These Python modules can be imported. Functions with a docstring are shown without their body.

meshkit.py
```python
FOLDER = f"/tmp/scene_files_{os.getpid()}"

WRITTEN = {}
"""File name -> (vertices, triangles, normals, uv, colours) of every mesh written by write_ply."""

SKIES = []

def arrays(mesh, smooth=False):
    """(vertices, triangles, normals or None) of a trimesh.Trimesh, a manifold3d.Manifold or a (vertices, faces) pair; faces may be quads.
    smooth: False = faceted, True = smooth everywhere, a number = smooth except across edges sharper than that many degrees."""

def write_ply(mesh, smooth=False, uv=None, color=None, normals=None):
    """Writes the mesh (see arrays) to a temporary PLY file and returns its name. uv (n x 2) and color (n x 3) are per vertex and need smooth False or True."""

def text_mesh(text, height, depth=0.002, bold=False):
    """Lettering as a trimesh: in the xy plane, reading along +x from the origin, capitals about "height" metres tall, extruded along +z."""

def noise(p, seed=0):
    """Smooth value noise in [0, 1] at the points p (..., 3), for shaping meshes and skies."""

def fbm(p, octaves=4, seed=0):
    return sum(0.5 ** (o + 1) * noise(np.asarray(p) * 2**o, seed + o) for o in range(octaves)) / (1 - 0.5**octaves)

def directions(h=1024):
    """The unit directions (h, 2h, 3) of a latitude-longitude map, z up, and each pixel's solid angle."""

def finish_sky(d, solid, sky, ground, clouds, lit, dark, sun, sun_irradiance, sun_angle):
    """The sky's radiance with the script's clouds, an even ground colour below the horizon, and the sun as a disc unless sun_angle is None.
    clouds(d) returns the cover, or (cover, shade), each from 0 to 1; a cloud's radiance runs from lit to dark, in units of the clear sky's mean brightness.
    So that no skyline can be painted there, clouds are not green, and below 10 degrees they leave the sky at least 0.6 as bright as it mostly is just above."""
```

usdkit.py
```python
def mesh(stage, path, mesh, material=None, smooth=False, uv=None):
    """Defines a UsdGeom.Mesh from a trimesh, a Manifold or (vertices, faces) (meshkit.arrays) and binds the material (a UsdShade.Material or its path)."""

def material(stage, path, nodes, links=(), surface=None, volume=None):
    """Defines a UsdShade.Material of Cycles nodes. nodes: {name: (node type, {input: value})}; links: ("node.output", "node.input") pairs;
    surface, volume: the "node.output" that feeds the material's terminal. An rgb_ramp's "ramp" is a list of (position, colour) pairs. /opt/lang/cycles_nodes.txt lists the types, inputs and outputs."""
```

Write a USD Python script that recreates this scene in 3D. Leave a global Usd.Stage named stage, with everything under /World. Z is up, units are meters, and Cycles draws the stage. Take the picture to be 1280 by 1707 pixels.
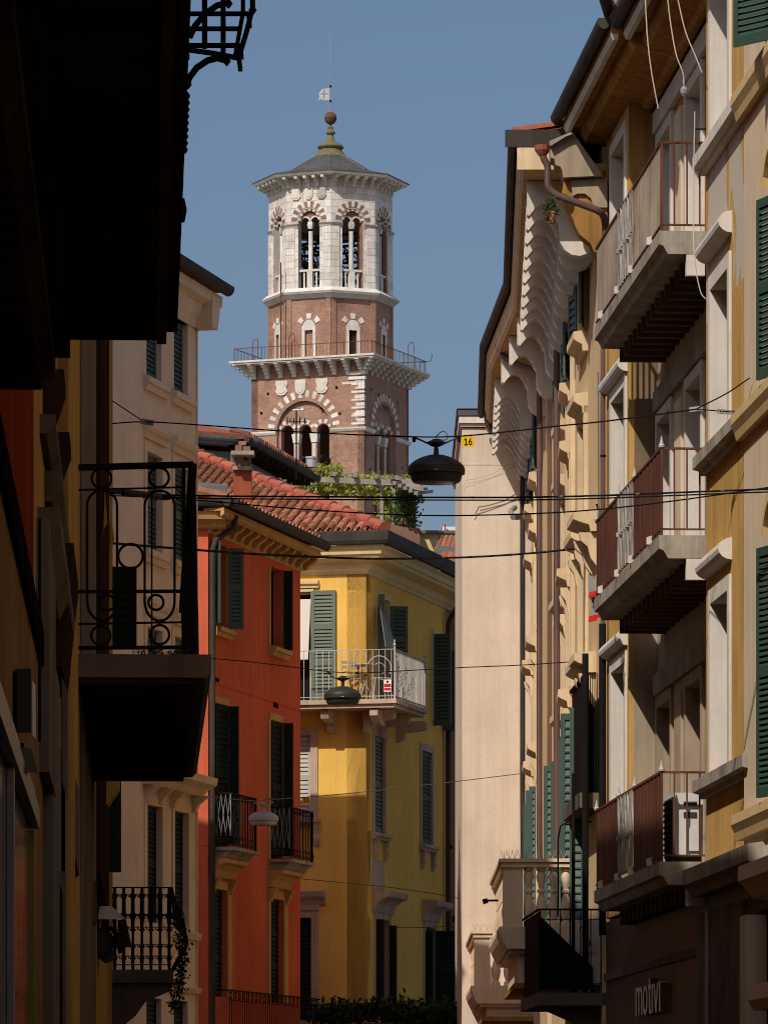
import math, random
import numpy as np
import mapbox_earcut as earcut
from shapely.geometry import Polygon, box as sbox, Point
from shapely.ops import unary_union
from pxr import Usd, UsdGeom, UsdLux, UsdShade, Gf, Sdf
import usdkit, meshkit

random.seed(7)
rng = np.random.default_rng(7)
stage = Usd.Stage.CreateInMemory()
UsdGeom.SetStageUpAxis(stage, 'Z')
UsdGeom.SetStageMetersPerUnit(stage, 1.0)
world = UsdGeom.Xform.Define(stage, '/World')
UsdGeom.Scope.Define(stage, '/World/Looks')

# ------------------------------------------------------------------ camera, sky, sun, exposure
f, U0, V0, EYE = 8500.0, 640.0, 1890.0, 1.6          # long lens held level with the frame shifted up
cam = UsdGeom.Camera.Define(stage, '/World/Camera')
cam.AddTranslateOp().Set((0, 0, EYE))
cam.AddRotateXOp().Set(90)
cam.CreateFocalLengthAttr(160.0)
cam.CreateHorizontalApertureAttr(160.0 * 1280 / f)
cam.CreateVerticalApertureAttr(160.0 * 1707 / f)
cam.CreateVerticalApertureOffsetAttr(160.0 * (V0 - 853.5) / f)
cam.CreateClippingRangeAttr((0.1, 5000.0))
cam.CreateExposureAttr(-0.2)

SUN = np.array([0.55, 1.0, -1.08]); SUN /= np.linalg.norm(SUN)      # the way the light travels
sd = UsdLux.DistantLight.Define(stage, '/World/sun')
sd.CreateIntensityAttr(1.1); sd.CreateAngleAttr(0.53); sd.CreateNormalizeAttr(True)
sd.CreateColorAttr((1.0, 0.93, 0.84))
sd.AddTransformOp().Set(Gf.Matrix4d().SetRotate(Gf.Rotation(Gf.Vec3d(0, 0, -1), Gf.Vec3d(*map(float, SUN)))))
to_sun = -SUN
elev = math.asin(to_sun[2]); rot = math.atan2(to_sun[0], to_sun[1])
skymat = usdkit.material(stage, '/World/Looks/sky_light', {
    'sky': ('sky_texture', {'sky_type': 'single_scattering', 'sun_disc': False, 'sun_elevation': elev, 'sun_rotation': rot, 'altitude': 100.0, 'air_density': 1.0, 'aerosol_density': 3.0, 'ozone_density': 6.0}),
    'tint': ('mix_color', {'blend_type': 'multiply', 'fac': 1.0, 'b': (1.04, 0.95, 0.90), 'use_clamp': False}),
    'bg': ('background_shader', {'strength': 0.1})}, [('sky.color', 'tint.a'), ('tint.result', 'bg.color')], surface='bg.background')
dome = UsdLux.DomeLight.Define(stage, '/World/sky')
UsdShade.MaterialBindingAPI.Apply(dome.GetPrim()).Bind(skymat)
dome.GetPrim().SetCustomDataByKey('kind', 'structure')

# ------------------------------------------------------------------ materials
MAT = {}
def mat(name, nodes, links, surface='p.BSDF', **kw):
    MAT[name] = usdkit.material(stage, '/World/Looks/' + name, nodes, links, surface=surface, **kw)
    return MAT[name]

def c3(c, k): return tuple(min(1.0, max(0.0, x * k)) for x in c)

def surf(name, base, var=0.16, scale=1.2, streak=0.0, grain=0.06, rough=0.9, bump=0.15, bscale=45.0, dirt=None, dirt_amt=0.0, dirt_scale=0.8, metallic=0.0, spec=0.1, rand=0.0, zstretch=1.0, patch=None, patch_at=(0.55, 0.6), patch_scale=1.6):
    """A weathered matt surface: broad blotches, rain streaks, fine grain, patches of lost coat."""
    if rough >= 0.85: spec = 0.0
    N = {'g': ('geometry', {}),
         'm': ('mapping', {'mapping_type': 'point', 'scale': (1, 1, zstretch)}),
         'n1': ('noise_texture', {'scale': scale, 'detail': 6.0, 'roughness': 0.6}),
         'r1': ('rgb_ramp', {'ramp': [(0.3, c3(base, 1 - var)), (0.7, c3(base, 1 + var))]}),
         'n2': ('noise_texture', {'scale': bscale, 'detail': 4.0, 'roughness': 0.65}),
         'r2': ('rgb_ramp', {'ramp': [(0.3, (1 - grain,) * 3), (0.7, (1 + grain,) * 3)]}),
         'mul': ('mix_color', {'blend_type': 'multiply', 'fac': 1.0, 'use_clamp': True}),
         'b': ('bump', {'strength': bump, 'distance': 0.01}),
         'p': ('principled_bsdf', {'roughness': rough, 'metallic': metallic, 'specular_ior_level': spec})}
    L = [('g.position', 'm.vector'), ('m.vector', 'n1.vector'), ('n1.fac', 'r1.fac'), ('m.vector', 'n2.vector'), ('n2.fac', 'r2.fac'), ('r1.color', 'mul.a'), ('r2.color', 'mul.b'),
         ('n2.fac', 'b.height'), ('b.normal', 'p.normal')]
    last = 'mul.result'
    if streak:
        N['ms'] = ('mapping', {'mapping_type': 'point', 'scale': (5, 5, 0.25)})
        N['ns'] = ('noise_texture', {'scale': 1.6, 'detail': 5.0, 'roughness': 0.6})
        N['rs'] = ('rgb_ramp', {'ramp': [(0.35, (1 - streak, 1 - streak, 1 - streak * 1.1)), (0.6, (1, 1, 1))]})
        N['mm'] = ('mix_color', {'blend_type': 'multiply', 'fac': 1.0})
        L += [('g.position', 'ms.vector'), ('ms.vector', 'ns.vector'), ('ns.fac', 'rs.fac'), (last, 'mm.a'), ('rs.color', 'mm.b')]
        last = 'mm.result'
    if dirt is not None:
        N['nd'] = ('noise_texture', {'scale': dirt_scale, 'detail': 7.0, 'roughness': 0.68})
        N['rd'] = ('rgb_ramp', {'ramp': [(0.5, (0, 0, 0)), (0.72, (dirt_amt,) * 3)]})
        N['md'] = ('mix_color', {'blend_type': 'mix', 'b': dirt})
        L += [('m.vector', 'nd.vector'), ('nd.fac', 'rd.fac'), ('rd.color', 'md.fac'), (last, 'md.a')]
        last = 'md.result'
    if patch is not None:
        N['mp'] = ('mapping', {'mapping_type': 'point', 'scale': (1, 1, 0.6)})
        N['np'] = ('noise_texture', {'scale': patch_scale, 'detail': 9.0, 'roughness': 0.62, 'distortion': 0.6})
        N['rp'] = ('rgb_ramp', {'ramp': [(patch_at[0], (0, 0, 0)), (patch_at[1], (1, 1, 1))]})
        N['mq'] = ('mix_color', {'blend_type': 'mix', 'b': patch})
        L += [('g.position', 'mp.vector'), ('mp.vector', 'np.vector'), ('np.fac', 'rp.fac'), ('rp.color', 'mq.fac'), (last, 'mq.a')]
        last = 'mq.result'
    if rand:
        N['oi'] = ('object_info', {})
        N['ro'] = ('rgb_ramp', {'ramp': [(0.0, (1 - rand, 1 - rand * 1.05, 1 - rand * 1.1)), (0.5, (1, 1, 1)), (1.0, (1 + rand, 1 + rand * 0.9, 1 + rand * 0.8))]})
        N['mo'] = ('mix_color', {'blend_type': 'multiply', 'fac': 1.0})
        L += [('oi.random', 'ro.fac'), (last, 'mo.a'), ('ro.color', 'mo.b')]
        last = 'mo.result'
    return mat(name, N, L + [(last, 'p.base_color')])

surf('cream', (0.645, 0.53, 0.415), var=0.085, scale=0.55, streak=0.10, dirt=(0.50, 0.39, 0.28), dirt_amt=0.45, dirt_scale=1.3, grain=0.08)
surf('beige', (0.63, 0.45, 0.255), var=0.07, streak=0.10, dirt=(0.42, 0.30, 0.18), dirt_amt=0.3)
surf('beige_trim', (0.66, 0.50, 0.31), var=0.08, streak=0.15, dirt=(0.35, 0.26, 0.17), dirt_amt=0.35, dirt_scale=2.5)
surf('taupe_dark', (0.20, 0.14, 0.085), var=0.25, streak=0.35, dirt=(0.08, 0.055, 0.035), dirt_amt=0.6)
surf('corbel_stone', (0.66, 0.59, 0.50), var=0.1, streak=0.1, dirt=(0.3, 0.25, 0.2), dirt_amt=0.4, dirt_scale=3.0)
surf('ochre', (0.56, 0.34, 0.115), var=0.14, scale=1.0, streak=0.22, dirt=(0.34, 0.2, 0.09), dirt_amt=0.4)
surf('ochre_peeled', (0.56, 0.34, 0.115), var=0.14, streak=0.22, patch=(0.52, 0.45, 0.38), patch_at=(0.44, 0.455), patch_scale=1.0, dirt=(0.3, 0.2, 0.1), dirt_amt=0.3)
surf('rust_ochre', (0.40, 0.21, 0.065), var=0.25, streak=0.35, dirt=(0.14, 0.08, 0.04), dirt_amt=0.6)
surf('near_cream', (0.66, 0.52, 0.37), var=0.07, streak=0.12, dirt=(0.5, 0.36, 0.2), dirt_amt=0.3)
surf('near_cream_trim', (0.66, 0.47, 0.24), var=0.08, streak=0.12)
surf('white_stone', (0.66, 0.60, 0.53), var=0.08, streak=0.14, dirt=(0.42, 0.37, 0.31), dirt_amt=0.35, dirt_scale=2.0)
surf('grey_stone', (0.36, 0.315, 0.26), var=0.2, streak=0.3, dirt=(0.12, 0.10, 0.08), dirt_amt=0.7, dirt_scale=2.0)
surf('dark_stone', (0.15, 0.12, 0.095), var=0.25, streak=0.2, dirt=(0.05, 0.04, 0.03), dirt_amt=0.5)
surf('brown_panel', (0.10, 0.07, 0.045), var=0.2, streak=0.2, rough=0.5)
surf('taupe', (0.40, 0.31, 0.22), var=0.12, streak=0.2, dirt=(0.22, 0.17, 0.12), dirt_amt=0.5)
surf('dark_brown', (0.035, 0.02, 0.011), var=0.3, streak=0.2, spec=0.02)
surf('pipe_brown', (0.13, 0.068, 0.042), var=0.2, streak=0.2, spec=0.1)
surf('blush', (0.76, 0.59, 0.42), var=0.06, streak=0.08, dirt=(0.40, 0.30, 0.21), dirt_amt=0.3)
surf('blush_trim', (0.74, 0.57, 0.39), var=0.08, streak=0.1)
surf('orange_wall', (0.58, 0.13, 0.064), var=0.14, scale=0.5, streak=0.16, dirt=(0.36, 0.095, 0.05), dirt_amt=0.55, dirt_scale=1.1, grain=0.09)
surf('orange_trim', (0.52, 0.32, 0.13), var=0.1, streak=0.2)
surf('yellow_wall', (0.77, 0.475, 0.11), var=0.10, scale=0.7, streak=0.1, dirt=(0.52, 0.32, 0.07), dirt_amt=0.35)
surf('yellow_trim', (0.64, 0.50, 0.25), var=0.08, streak=0.12)
surf('pink_stone', (0.48, 0.36, 0.27), var=0.12, streak=0.2)
surf('tan_wall', (0.42, 0.26, 0.16), var=0.14, streak=0.2)
surf('grey_render', (0.22, 0.205, 0.20), var=0.12, streak=0.15)
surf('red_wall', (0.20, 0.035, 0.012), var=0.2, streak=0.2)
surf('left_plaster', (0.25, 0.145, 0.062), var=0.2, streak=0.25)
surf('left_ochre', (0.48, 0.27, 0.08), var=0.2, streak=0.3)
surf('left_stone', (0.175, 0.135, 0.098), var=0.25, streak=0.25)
surf('soffit_wood', (0.058, 0.034, 0.018), var=0.4, zstretch=1, bump=0.3)
surf('soffit_trim', (0.13, 0.09, 0.05), var=0.3)
surf('brown_wood', (0.045, 0.025, 0.014), var=0.3, streak=0.3)
surf('joist_wood', (0.14, 0.095, 0.055), var=0.3, streak=0.3)
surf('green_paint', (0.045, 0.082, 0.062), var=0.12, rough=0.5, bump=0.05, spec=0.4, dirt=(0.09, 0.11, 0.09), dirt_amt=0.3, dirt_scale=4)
surf('green_bright', (0.028, 0.060, 0.042), var=0.12, rough=0.45, bump=0.05, spec=0.4)
surf('green_grey', (0.135, 0.165, 0.125), var=0.12, rough=0.55, bump=0.05)
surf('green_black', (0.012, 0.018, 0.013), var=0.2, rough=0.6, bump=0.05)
surf('iron', (0.012, 0.011, 0.010), var=0.3, rough=0.7, bump=0.1, spec=0.03)
surf('soot_black', (0.010, 0.009, 0.008), var=0.3, rough=0.95)
surf('iron_grey', (0.26, 0.25, 0.24), var=0.25, rough=0.5, bump=0.1)
surf('iron_pale', (0.42, 0.40, 0.37), var=0.2, rough=0.5, bump=0.1)
surf('iron_worn', (0.33, 0.30, 0.27), var=0.3, streak=0.3, rough=0.6, bump=0.15)
surf('rust', (0.125, 0.048, 0.030), var=0.3, streak=0.3, rough=0.75, bump=0.2)
surf('weathered_bar', (0.30, 0.24, 0.19), var=0.3, streak=0.3, rough=0.8)
surf('copper', (0.115, 0.060, 0.048), var=0.25, streak=0.2, rough=0.55, spec=0.5)
surf('copper_red', (0.26, 0.085, 0.05), var=0.3, rough=0.55)
surf('gutter_dark', (0.055, 0.048, 0.040), var=0.3, streak=0.2, rough=0.65, spec=0.06)
surf('gutter_brown', (0.05, 0.040, 0.034), var=0.3, streak=0.2, rough=0.65, spec=0.06)
surf('gutter_grey', (0.15, 0.14, 0.13), var=0.2, streak=0.2, rough=0.65, spec=0.06)
surf('roof_tile', (0.315, 0.13, 0.078), var=0.3, scale=5.0, grain=0.16, rand=0.42, dirt=(0.20, 0.155, 0.11), dirt_amt=0.75, dirt_scale=5.0)
surf('ridge_tile', (0.32, 0.11, 0.070), var=0.16, scale=4.0, rand=0.12)
surf('chimney_red', (0.30, 0.085, 0.045), var=0.15, streak=0.15)
surf('ridge_mortar', (0.34, 0.05, 0.04), var=0.15, scale=4.0)
surf('slate', (0.088, 0.086, 0.088), var=0.18, streak=0.1, rough=0.6)
surf('lead', (0.17, 0.155, 0.085), var=0.25, scale=2.0, streak=0.2, dirt=(0.09, 0.08, 0.05), dirt_amt=0.5)
surf('rust_ball', (0.12, 0.062, 0.042), var=0.3, scale=3.0)
surf('tower_white', (0.70, 0.655, 0.595), var=0.07, scale=0.7, streak=0.2, rand=0.12, dirt=(0.36, 0.32, 0.28), dirt_amt=0.55, dirt_scale=1.1)
surf('tower_grey', (0.46, 0.425, 0.375), var=0.14, scale=0.7, streak=0.2, dirt=(0.25, 0.23, 0.2), dirt_amt=0.4)
surf('mortar', (0.40, 0.36, 0.32), var=0.1)
surf('brick_red', (0.245, 0.14, 0.102), var=0.18, scale=1.5, rand=0.2)
surf('lamp_black', (0.030, 0.028, 0.026), var=0.12, rough=0.5, bump=0.03, spec=0.4)
surf('lamp_silver', (0.42, 0.42, 0.42), var=0.06, rough=0.4, bump=0.03, metallic=0.3)
surf('lamp_lens', (0.16, 0.13, 0.10), rough=0.25, bump=0.0)
surf('cable_black', (0.012, 0.012, 0.013), rough=0.6, bump=0.0)
surf('cable_grey', (0.13, 0.125, 0.12), rough=0.6, bump=0.0)
surf('cable_pale', (0.50, 0.43, 0.33), rough=0.8, bump=0.0)
surf('tag_yellow', (0.75, 0.46, 0.01), var=0.05, rough=0.5, bump=0.02)
surf('tag_brown', (0.20, 0.11, 0.02), var=0.1, rough=0.6, bump=0.02)
surf('ink', (0.01, 0.01, 0.01), rough=0.6, bump=0.0)
surf('white_paint', (0.70, 0.68, 0.64), var=0.05, rough=0.5, bump=0.03)
surf('ac_white', (0.60, 0.58, 0.54), var=0.05, streak=0.08, rough=0.5, bump=0.02)
surf('ac_dark', (0.05, 0.045, 0.04), rough=0.6)
surf('sign_red', (0.50, 0.02, 0.03), rough=0.5, bump=0.0)
surf('clamp_red', (0.60, 0.025, 0.02), rough=0.5, bump=0.02)
surf('rod_blue', (0.24, 0.29, 0.31), rough=0.45, bump=0.02)
surf('letter_metal', (0.78, 0.68, 0.50), rough=0.4, metallic=0.0, bump=0.0)
surf('gold_frame', (0.16, 0.105, 0.025), rough=0.35, metallic=0.5, bump=0.02)
surf('blind_white', (0.62, 0.57, 0.50), var=0.05, rough=0.9)
surf('blind_blue', (0.17, 0.19, 0.20), var=0.08, rough=0.9)
surf('flag_cloth', (0.55, 0.27, 0.03), var=0.1, rough=0.95)
surf('pink_cloth', (0.55, 0.06, 0.24), var=0.1, rough=0.95)
surf('vane', (0.45, 0.44, 0.42), rough=0.5)
surf('wood_grey', (0.30, 0.265, 0.22), var=0.2, streak=0.2, zstretch=4)
surf('wood_chair', (0.36, 0.27, 0.17), var=0.2)
surf('terracotta', (0.40, 0.17, 0.09), var=0.15)
surf('bronze', (0.030, 0.030, 0.030), rough=0.5, metallic=0.3)
surf('dark_room', (0.012, 0.010, 0.009), rough=0.9)
surf('asphalt', (0.055, 0.053, 0.05), var=0.15, rough=0.9)
surf('paving', (0.18, 0.165, 0.145), var=0.12, rough=0.85)
surf('fig_stone', (0.62, 0.56, 0.49), var=0.1)

mat('glass_dark', {'g': ('geometry', {}), 'n': ('noise_texture', {'scale': 2.5, 'detail': 2.0}), 'b': ('bump', {'strength': 0.04, 'distance': 0.02}),
                   'p': ('principled_bsdf', {'base_color': (0.012, 0.012, 0.013), 'roughness': 0.06, 'specular_ior_level': 0.25})},
    [('g.position', 'n.vector'), ('n.fac', 'b.height'), ('b.normal', 'p.normal')])
mat('glass_sign', {'t': ('transparent_bsdf', {'color': (0.75, 0.85, 0.85)}), 'gl': ('glossy_bsdf', {'color': (0.7, 0.8, 0.8), 'roughness': 0.08}), 'fr': ('fresnel', {'IOR': 1.5}), 'mx': ('mix_closure', {})},
    [('fr.fac', 'mx.fac'), ('t.BSDF', 'mx.closure1'), ('gl.BSDF', 'mx.closure2')], surface='mx.closure')

def foliage(name, a, b):
    return mat(name, {'oi': ('geometry', {}), 'nn': ('noise_texture', {'scale': 9.0, 'detail': 3.0}), 'r': ('rgb_ramp', {'ramp': [(0.36, a), (0.64, b)]}), 'p': ('principled_bsdf', {'roughness': 0.6, 'specular_ior_level': 0.3}), 't': ('translucent_bsdf', {}), 'm': ('mix_closure', {'fac': 0.3})},
               [('oi.position', 'nn.vector'), ('nn.fac', 'r.fac'), ('r.color', 'p.base_color'), ('r.color', 't.color'), ('p.BSDF', 'm.closure1'), ('t.BSDF', 'm.closure2')], surface='m.closure')
foliage('vine_leaf', (0.11, 0.16, 0.025), (0.52, 0.50, 0.09))
foliage('fern_leaf', (0.03, 0.055, 0.015), (0.085, 0.13, 0.03))
foliage('dark_leaf', (0.012, 0.022, 0.008), (0.04, 0.06, 0.02))
foliage('flower_leaf', (0.40, 0.035, 0.02), (0.55, 0.35, 0.30))

# brick laid in courses; object space, faces of the tower square to its axes
mat('tower_brick', {'tc': ('texture_coordinate', {}), 'sx': ('separate_xyz', {}), 'ad': ('math', {'math_type': 'add'}), 'cb': ('combine_xyz', {}),
    'br': ('brick_texture', {'color1': (0.385, 0.19, 0.122), 'color2': (0.26, 0.135, 0.092), 'mortar': (0.36, 0.28, 0.22), 'scale': 1.0, 'mortar_size': 0.012, 'mortar_smooth': 0.3, 'brick_width': 0.30, 'row_height': 0.085, 'bias': -0.1}),
    'n': ('noise_texture', {'scale': 0.55, 'detail': 7.0, 'roughness': 0.7}), 'r': ('rgb_ramp', {'ramp': [(0.32, (0.72, 0.7, 0.68)), (0.5, (1, 1, 1)), (0.7, (1.16, 1.16, 1.12))]}),
    'n2': ('noise_texture', {'scale': 6.0, 'detail': 4.0, 'roughness': 0.7}), 'r2': ('rgb_ramp', {'ramp': [(0.3, (0.8, 0.8, 0.8)), (0.7, (1.15, 1.15, 1.15))]}),
    'm1': ('mix_color', {'blend_type': 'multiply', 'fac': 1.0}), 'm2': ('mix_color', {'blend_type': 'multiply', 'fac': 1.0}), 'b': ('bump', {'strength': 0.4, 'distance': 0.02}), 'p': ('principled_bsdf', {'roughness': 0.92, 'specular_ior_level': 0.2})},
    [('tc.object', 'sx.vector'), ('sx.x', 'ad.value1'), ('sx.y', 'ad.value2'), ('ad.value', 'cb.x'), ('sx.z', 'cb.y'), ('cb.vector', 'br.vector'), ('tc.object', 'n.vector'), ('tc.object', 'n2.vector'), ('n.fac', 'r.fac'), ('n2.fac', 'r2.fac'),
     ('br.color', 'm1.a'), ('r.color', 'm1.b'), ('m1.result', 'm2.a'), ('r2.color', 'm2.b'), ('m2.result', 'p.base_color'), ('br.fac', 'b.height'), ('b.normal', 'p.normal')])

# ------------------------------------------------------------------ frames and mesh helpers
def W(u, v, p):
    """A point of the place: seen at (u, v) in the picture, where one metre measures p pixels."""
    return np.array([(u - U0) / p, f / p, EYE + (V0 - v) / p])

class Fr:
    """A vertical plane: s along it, d out of it, z up."""
    def __init__(self, o, t, n=None):
        self.o = np.array(o[:2], float); t = np.array(t[:2], float); self.t = t / np.linalg.norm(t)
        self.n = np.array([self.t[1], -self.t[0]]) if n is None else np.array(n[:2], float) / np.linalg.norm(n[:2])
    @staticmethod
    def px(u, p, uvp, side):
        t = np.array([(uvp - U0) / f, 1.0]); t /= np.linalg.norm(t)
        return Fr(W(u, 0, p)[:2], t, (-t[1], t[0]) if side == 'R' else (t[1], -t[0]))
    def P(self, s, d, z):
        q = self.o + s * self.t + d * self.n
        return np.array([q[0], q[1], z])
    def arr(self, a):
        a = np.asarray(a, float)
        q = self.o + a[:, :1] * self.t + a[:, 1:2] * self.n
        return np.column_stack([q, a[:, 2]])
    def s(self, u, d=0.0):
        k = (u - U0) / f; o = self.o + d * self.n
        return (k * o[1] - o[0]) / (self.t[0] - k * self.t[1])
    def sp(self, p, d=0.0):
        return (f / p - self.o[1] - d * self.n[1]) / self.t[1]
    def z(self, u, v, d=0.0):
        q = self.o + d * self.n + self.s(u, d) * self.t
        return EYE + (V0 - v) * q[1] / f
    def sub(self, s, d, ang):
        """A frame hinged at (s, d), its s-axis turned by ang degrees from t towards n."""
        a = math.radians(ang); q = self.o + s * self.t + d * self.n
        return Fr(q, math.cos(a) * self.t + math.sin(a) * self.n, -math.sin(a) * self.t + math.cos(a) * self.n)

WORLD = Fr((0, 0), (1, 0), (0, 1))

BOXF = np.array([[0, 2, 1], [0, 3, 2], [4, 5, 6], [4, 6, 7], [0, 1, 5], [0, 5, 4], [1, 2, 6], [1, 6, 5], [2, 3, 7], [2, 7, 6], [3, 0, 4], [3, 4, 7]])

def tri2(poly):
    rings = [np.array(poly.exterior.coords)[:-1]] + [np.array(r.coords)[:-1] for r in poly.interiors]
    v = np.vstack(rings); ends = np.cumsum([len(r) for r in rings]).astype(np.uint32)
    return v, earcut.triangulate_float64(v, ends).reshape(-1, 3).astype(int), rings

class MB:
    def __init__(self): self.V, self.F, self.k = [], [], 0
    def add(self, v, fc, closed=True):
        v = np.asarray(v, float); fc = np.asarray(fc, int)
        if not len(fc): return self
        if closed:
            a = v - v.mean(0)
            if np.einsum('ij,ij->i', a[fc[:, 0]], np.cross(a[fc[:, 1]], a[fc[:, 2]])).sum() < 0: fc = fc[:, ::-1]
        self.V.append(v); self.F.append(fc + self.k); self.k += len(v); return self
    def box(self, fr, s0, s1, d0, d1, z0, z1):
        a = [(s0, d0, z0), (s1, d0, z0), (s1, d1, z0), (s0, d1, z0), (s0, d0, z1), (s1, d0, z1), (s1, d1, z1), (s0, d1, z1)]
        return self.add(fr.arr(a), BOXF)
    def hexa(self, pts): return self.add(pts, BOXF)
    def extr(self, poly, to3, a, b):
        """Extrudes a shapely polygon; to3(xy, h) gives points for the plane h."""
        for g in getattr(poly, 'geoms', [poly]):
            if g.is_empty or g.geom_type != 'Polygon' or g.area < 1e-6: continue
            v, t, rings = tri2(g); n = len(v)
            fc = [t[:, ::-1], t + n]; at = 0
            for r in rings:
                m = len(r); i = np.arange(m); j = (i + 1) % m
                fc += [np.column_stack([at + i, at + j, n + at + j]), np.column_stack([at + i, n + at + j, n + at + i])]; at += m
            fc = np.vstack(fc); vv = np.vstack([to3(v, a), to3(v, b)])
            # orientation of side faces: match exterior sense
            ccw = g.exterior.is_ccw
            k = len(t) * 2
            side = fc[k:] if ccw else fc[k:, ::-1]
            tt = np.cross(v[t[0, 1]] - v[t[0, 0]], v[t[0, 2]] - v[t[0, 0]]) if len(t) else 1
            caps = fc[:k] if tt > 0 else fc[:k, ::-1]
            self.add(vv, np.vstack([caps, side]))
        return self
    def prism(self, fr, dz, s0, s1):
        return self.extr(Polygon(dz), lambda q, h: fr.arr(np.column_stack([np.full(len(q), h), q[:, 0], q[:, 1]])), s0, s1)
    def face(self, fr, poly, d0, d1):
        p = poly if hasattr(poly, 'geom_type') else Polygon(poly)
        return self.extr(p, lambda q, h: fr.arr(np.column_stack([q[:, 0], np.full(len(q), h), q[:, 1]])), d0, d1)
    def plan(self, fr, sdpts, z0, z1):
        p = sdpts if hasattr(sdpts, 'geom_type') else Polygon(sdpts)
        return self.extr(p, lambda q, h: fr.arr(np.column_stack([q[:, 0], q[:, 1], np.full(len(q), h)])), z0, z1)
    def tube(self, pts, r, sides=7):
        p = np.asarray(pts, float)
        if len(p) < 2: return self
        t = np.gradient(p, axis=0); t /= np.linalg.norm(t, axis=1, keepdims=True) + 1e-12
        ref = np.array([0, 0, 1.0]) if abs(t[:, 2]).max() < 0.95 else np.array([0.31, 0.95, 0.05])
        a = np.cross(t, ref); bad = np.linalg.norm(a, axis=1) < 1e-6
        a[bad] = np.cross(t[bad], [1.0, 0.2, 0]); a /= np.linalg.norm(a, axis=1, keepdims=True)
        b = np.cross(a, t); w = np.arange(sides) * 2 * np.pi / sides
        rr = np.broadcast_to(r, (len(p),))
        v = p[:, None] + rr[:, None, None] * (np.cos(w)[None, :, None] * a[:, None] + np.sin(w)[None, :, None] * b[:, None])
        i, j = np.meshgrid(np.arange(len(p) - 1), np.arange(sides), indexing='ij')
        q = np.stack([i * sides + j, i * sides + (j + 1) % sides, (i + 1) * sides + (j + 1) % sides, (i + 1) * sides + j], -1).reshape(-1, 4)
        fc = np.vstack([q[:, [0, 1, 2]], q[:, [0, 2, 3]]])
        n = len(p) * sides
        v = np.vstack([v.reshape(-1, 3), p[0], p[-1]])
        k = np.arange(sides); e = (len(p) - 1) * sides
        fc = np.vstack([fc, np.column_stack([np.full(sides, n), (k + 1) % sides, k]), np.column_stack([np.full(sides, n + 1), e + k, e + (k + 1) % sides])])
        return self.add(v, fc)
    def bar(self, a, b, w=0.02, h=None, up=(0, 0, 1)):
        a, b = np.asarray(a, float), np.asarray(b, float); h = w if h is None else h
        t = b - a; t /= np.linalg.norm(t) + 1e-12; up = np.asarray(up, float)
        if abs(t @ up) > 0.98: up = np.array([0, 1.0, 0])
        x = np.cross(t, up); x /= np.linalg.norm(x); y = np.cross(x, t)
        o = [-x * w / 2 - y * h / 2, x * w / 2 - y * h / 2, x * w / 2 + y * h / 2, -x * w / 2 + y * h / 2]
        return self.add([a + q for q in o] + [b + q for q in o], BOXF)
    def lathe(self, c, prof, n=14, squash=1.0):
        c = np.asarray(c, float); w = np.arange(n) * 2 * np.pi / n; m = len(prof)
        v = np.array([[c[0] + r * math.cos(x), c[1] + r * math.sin(x) * squash, c[2] + z] for r, z in prof for x in w])
        i, j = np.meshgrid(np.arange(m - 1), np.arange(n), indexing='ij')
        q = np.stack([i * n + j, i * n + (j + 1) % n, (i + 1) * n + (j + 1) % n, (i + 1) * n + j], -1).reshape(-1, 4)
        fc = np.vstack([q[:, [0, 1, 2]], q[:, [0, 2, 3]]]); k = np.arange(n)
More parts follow.
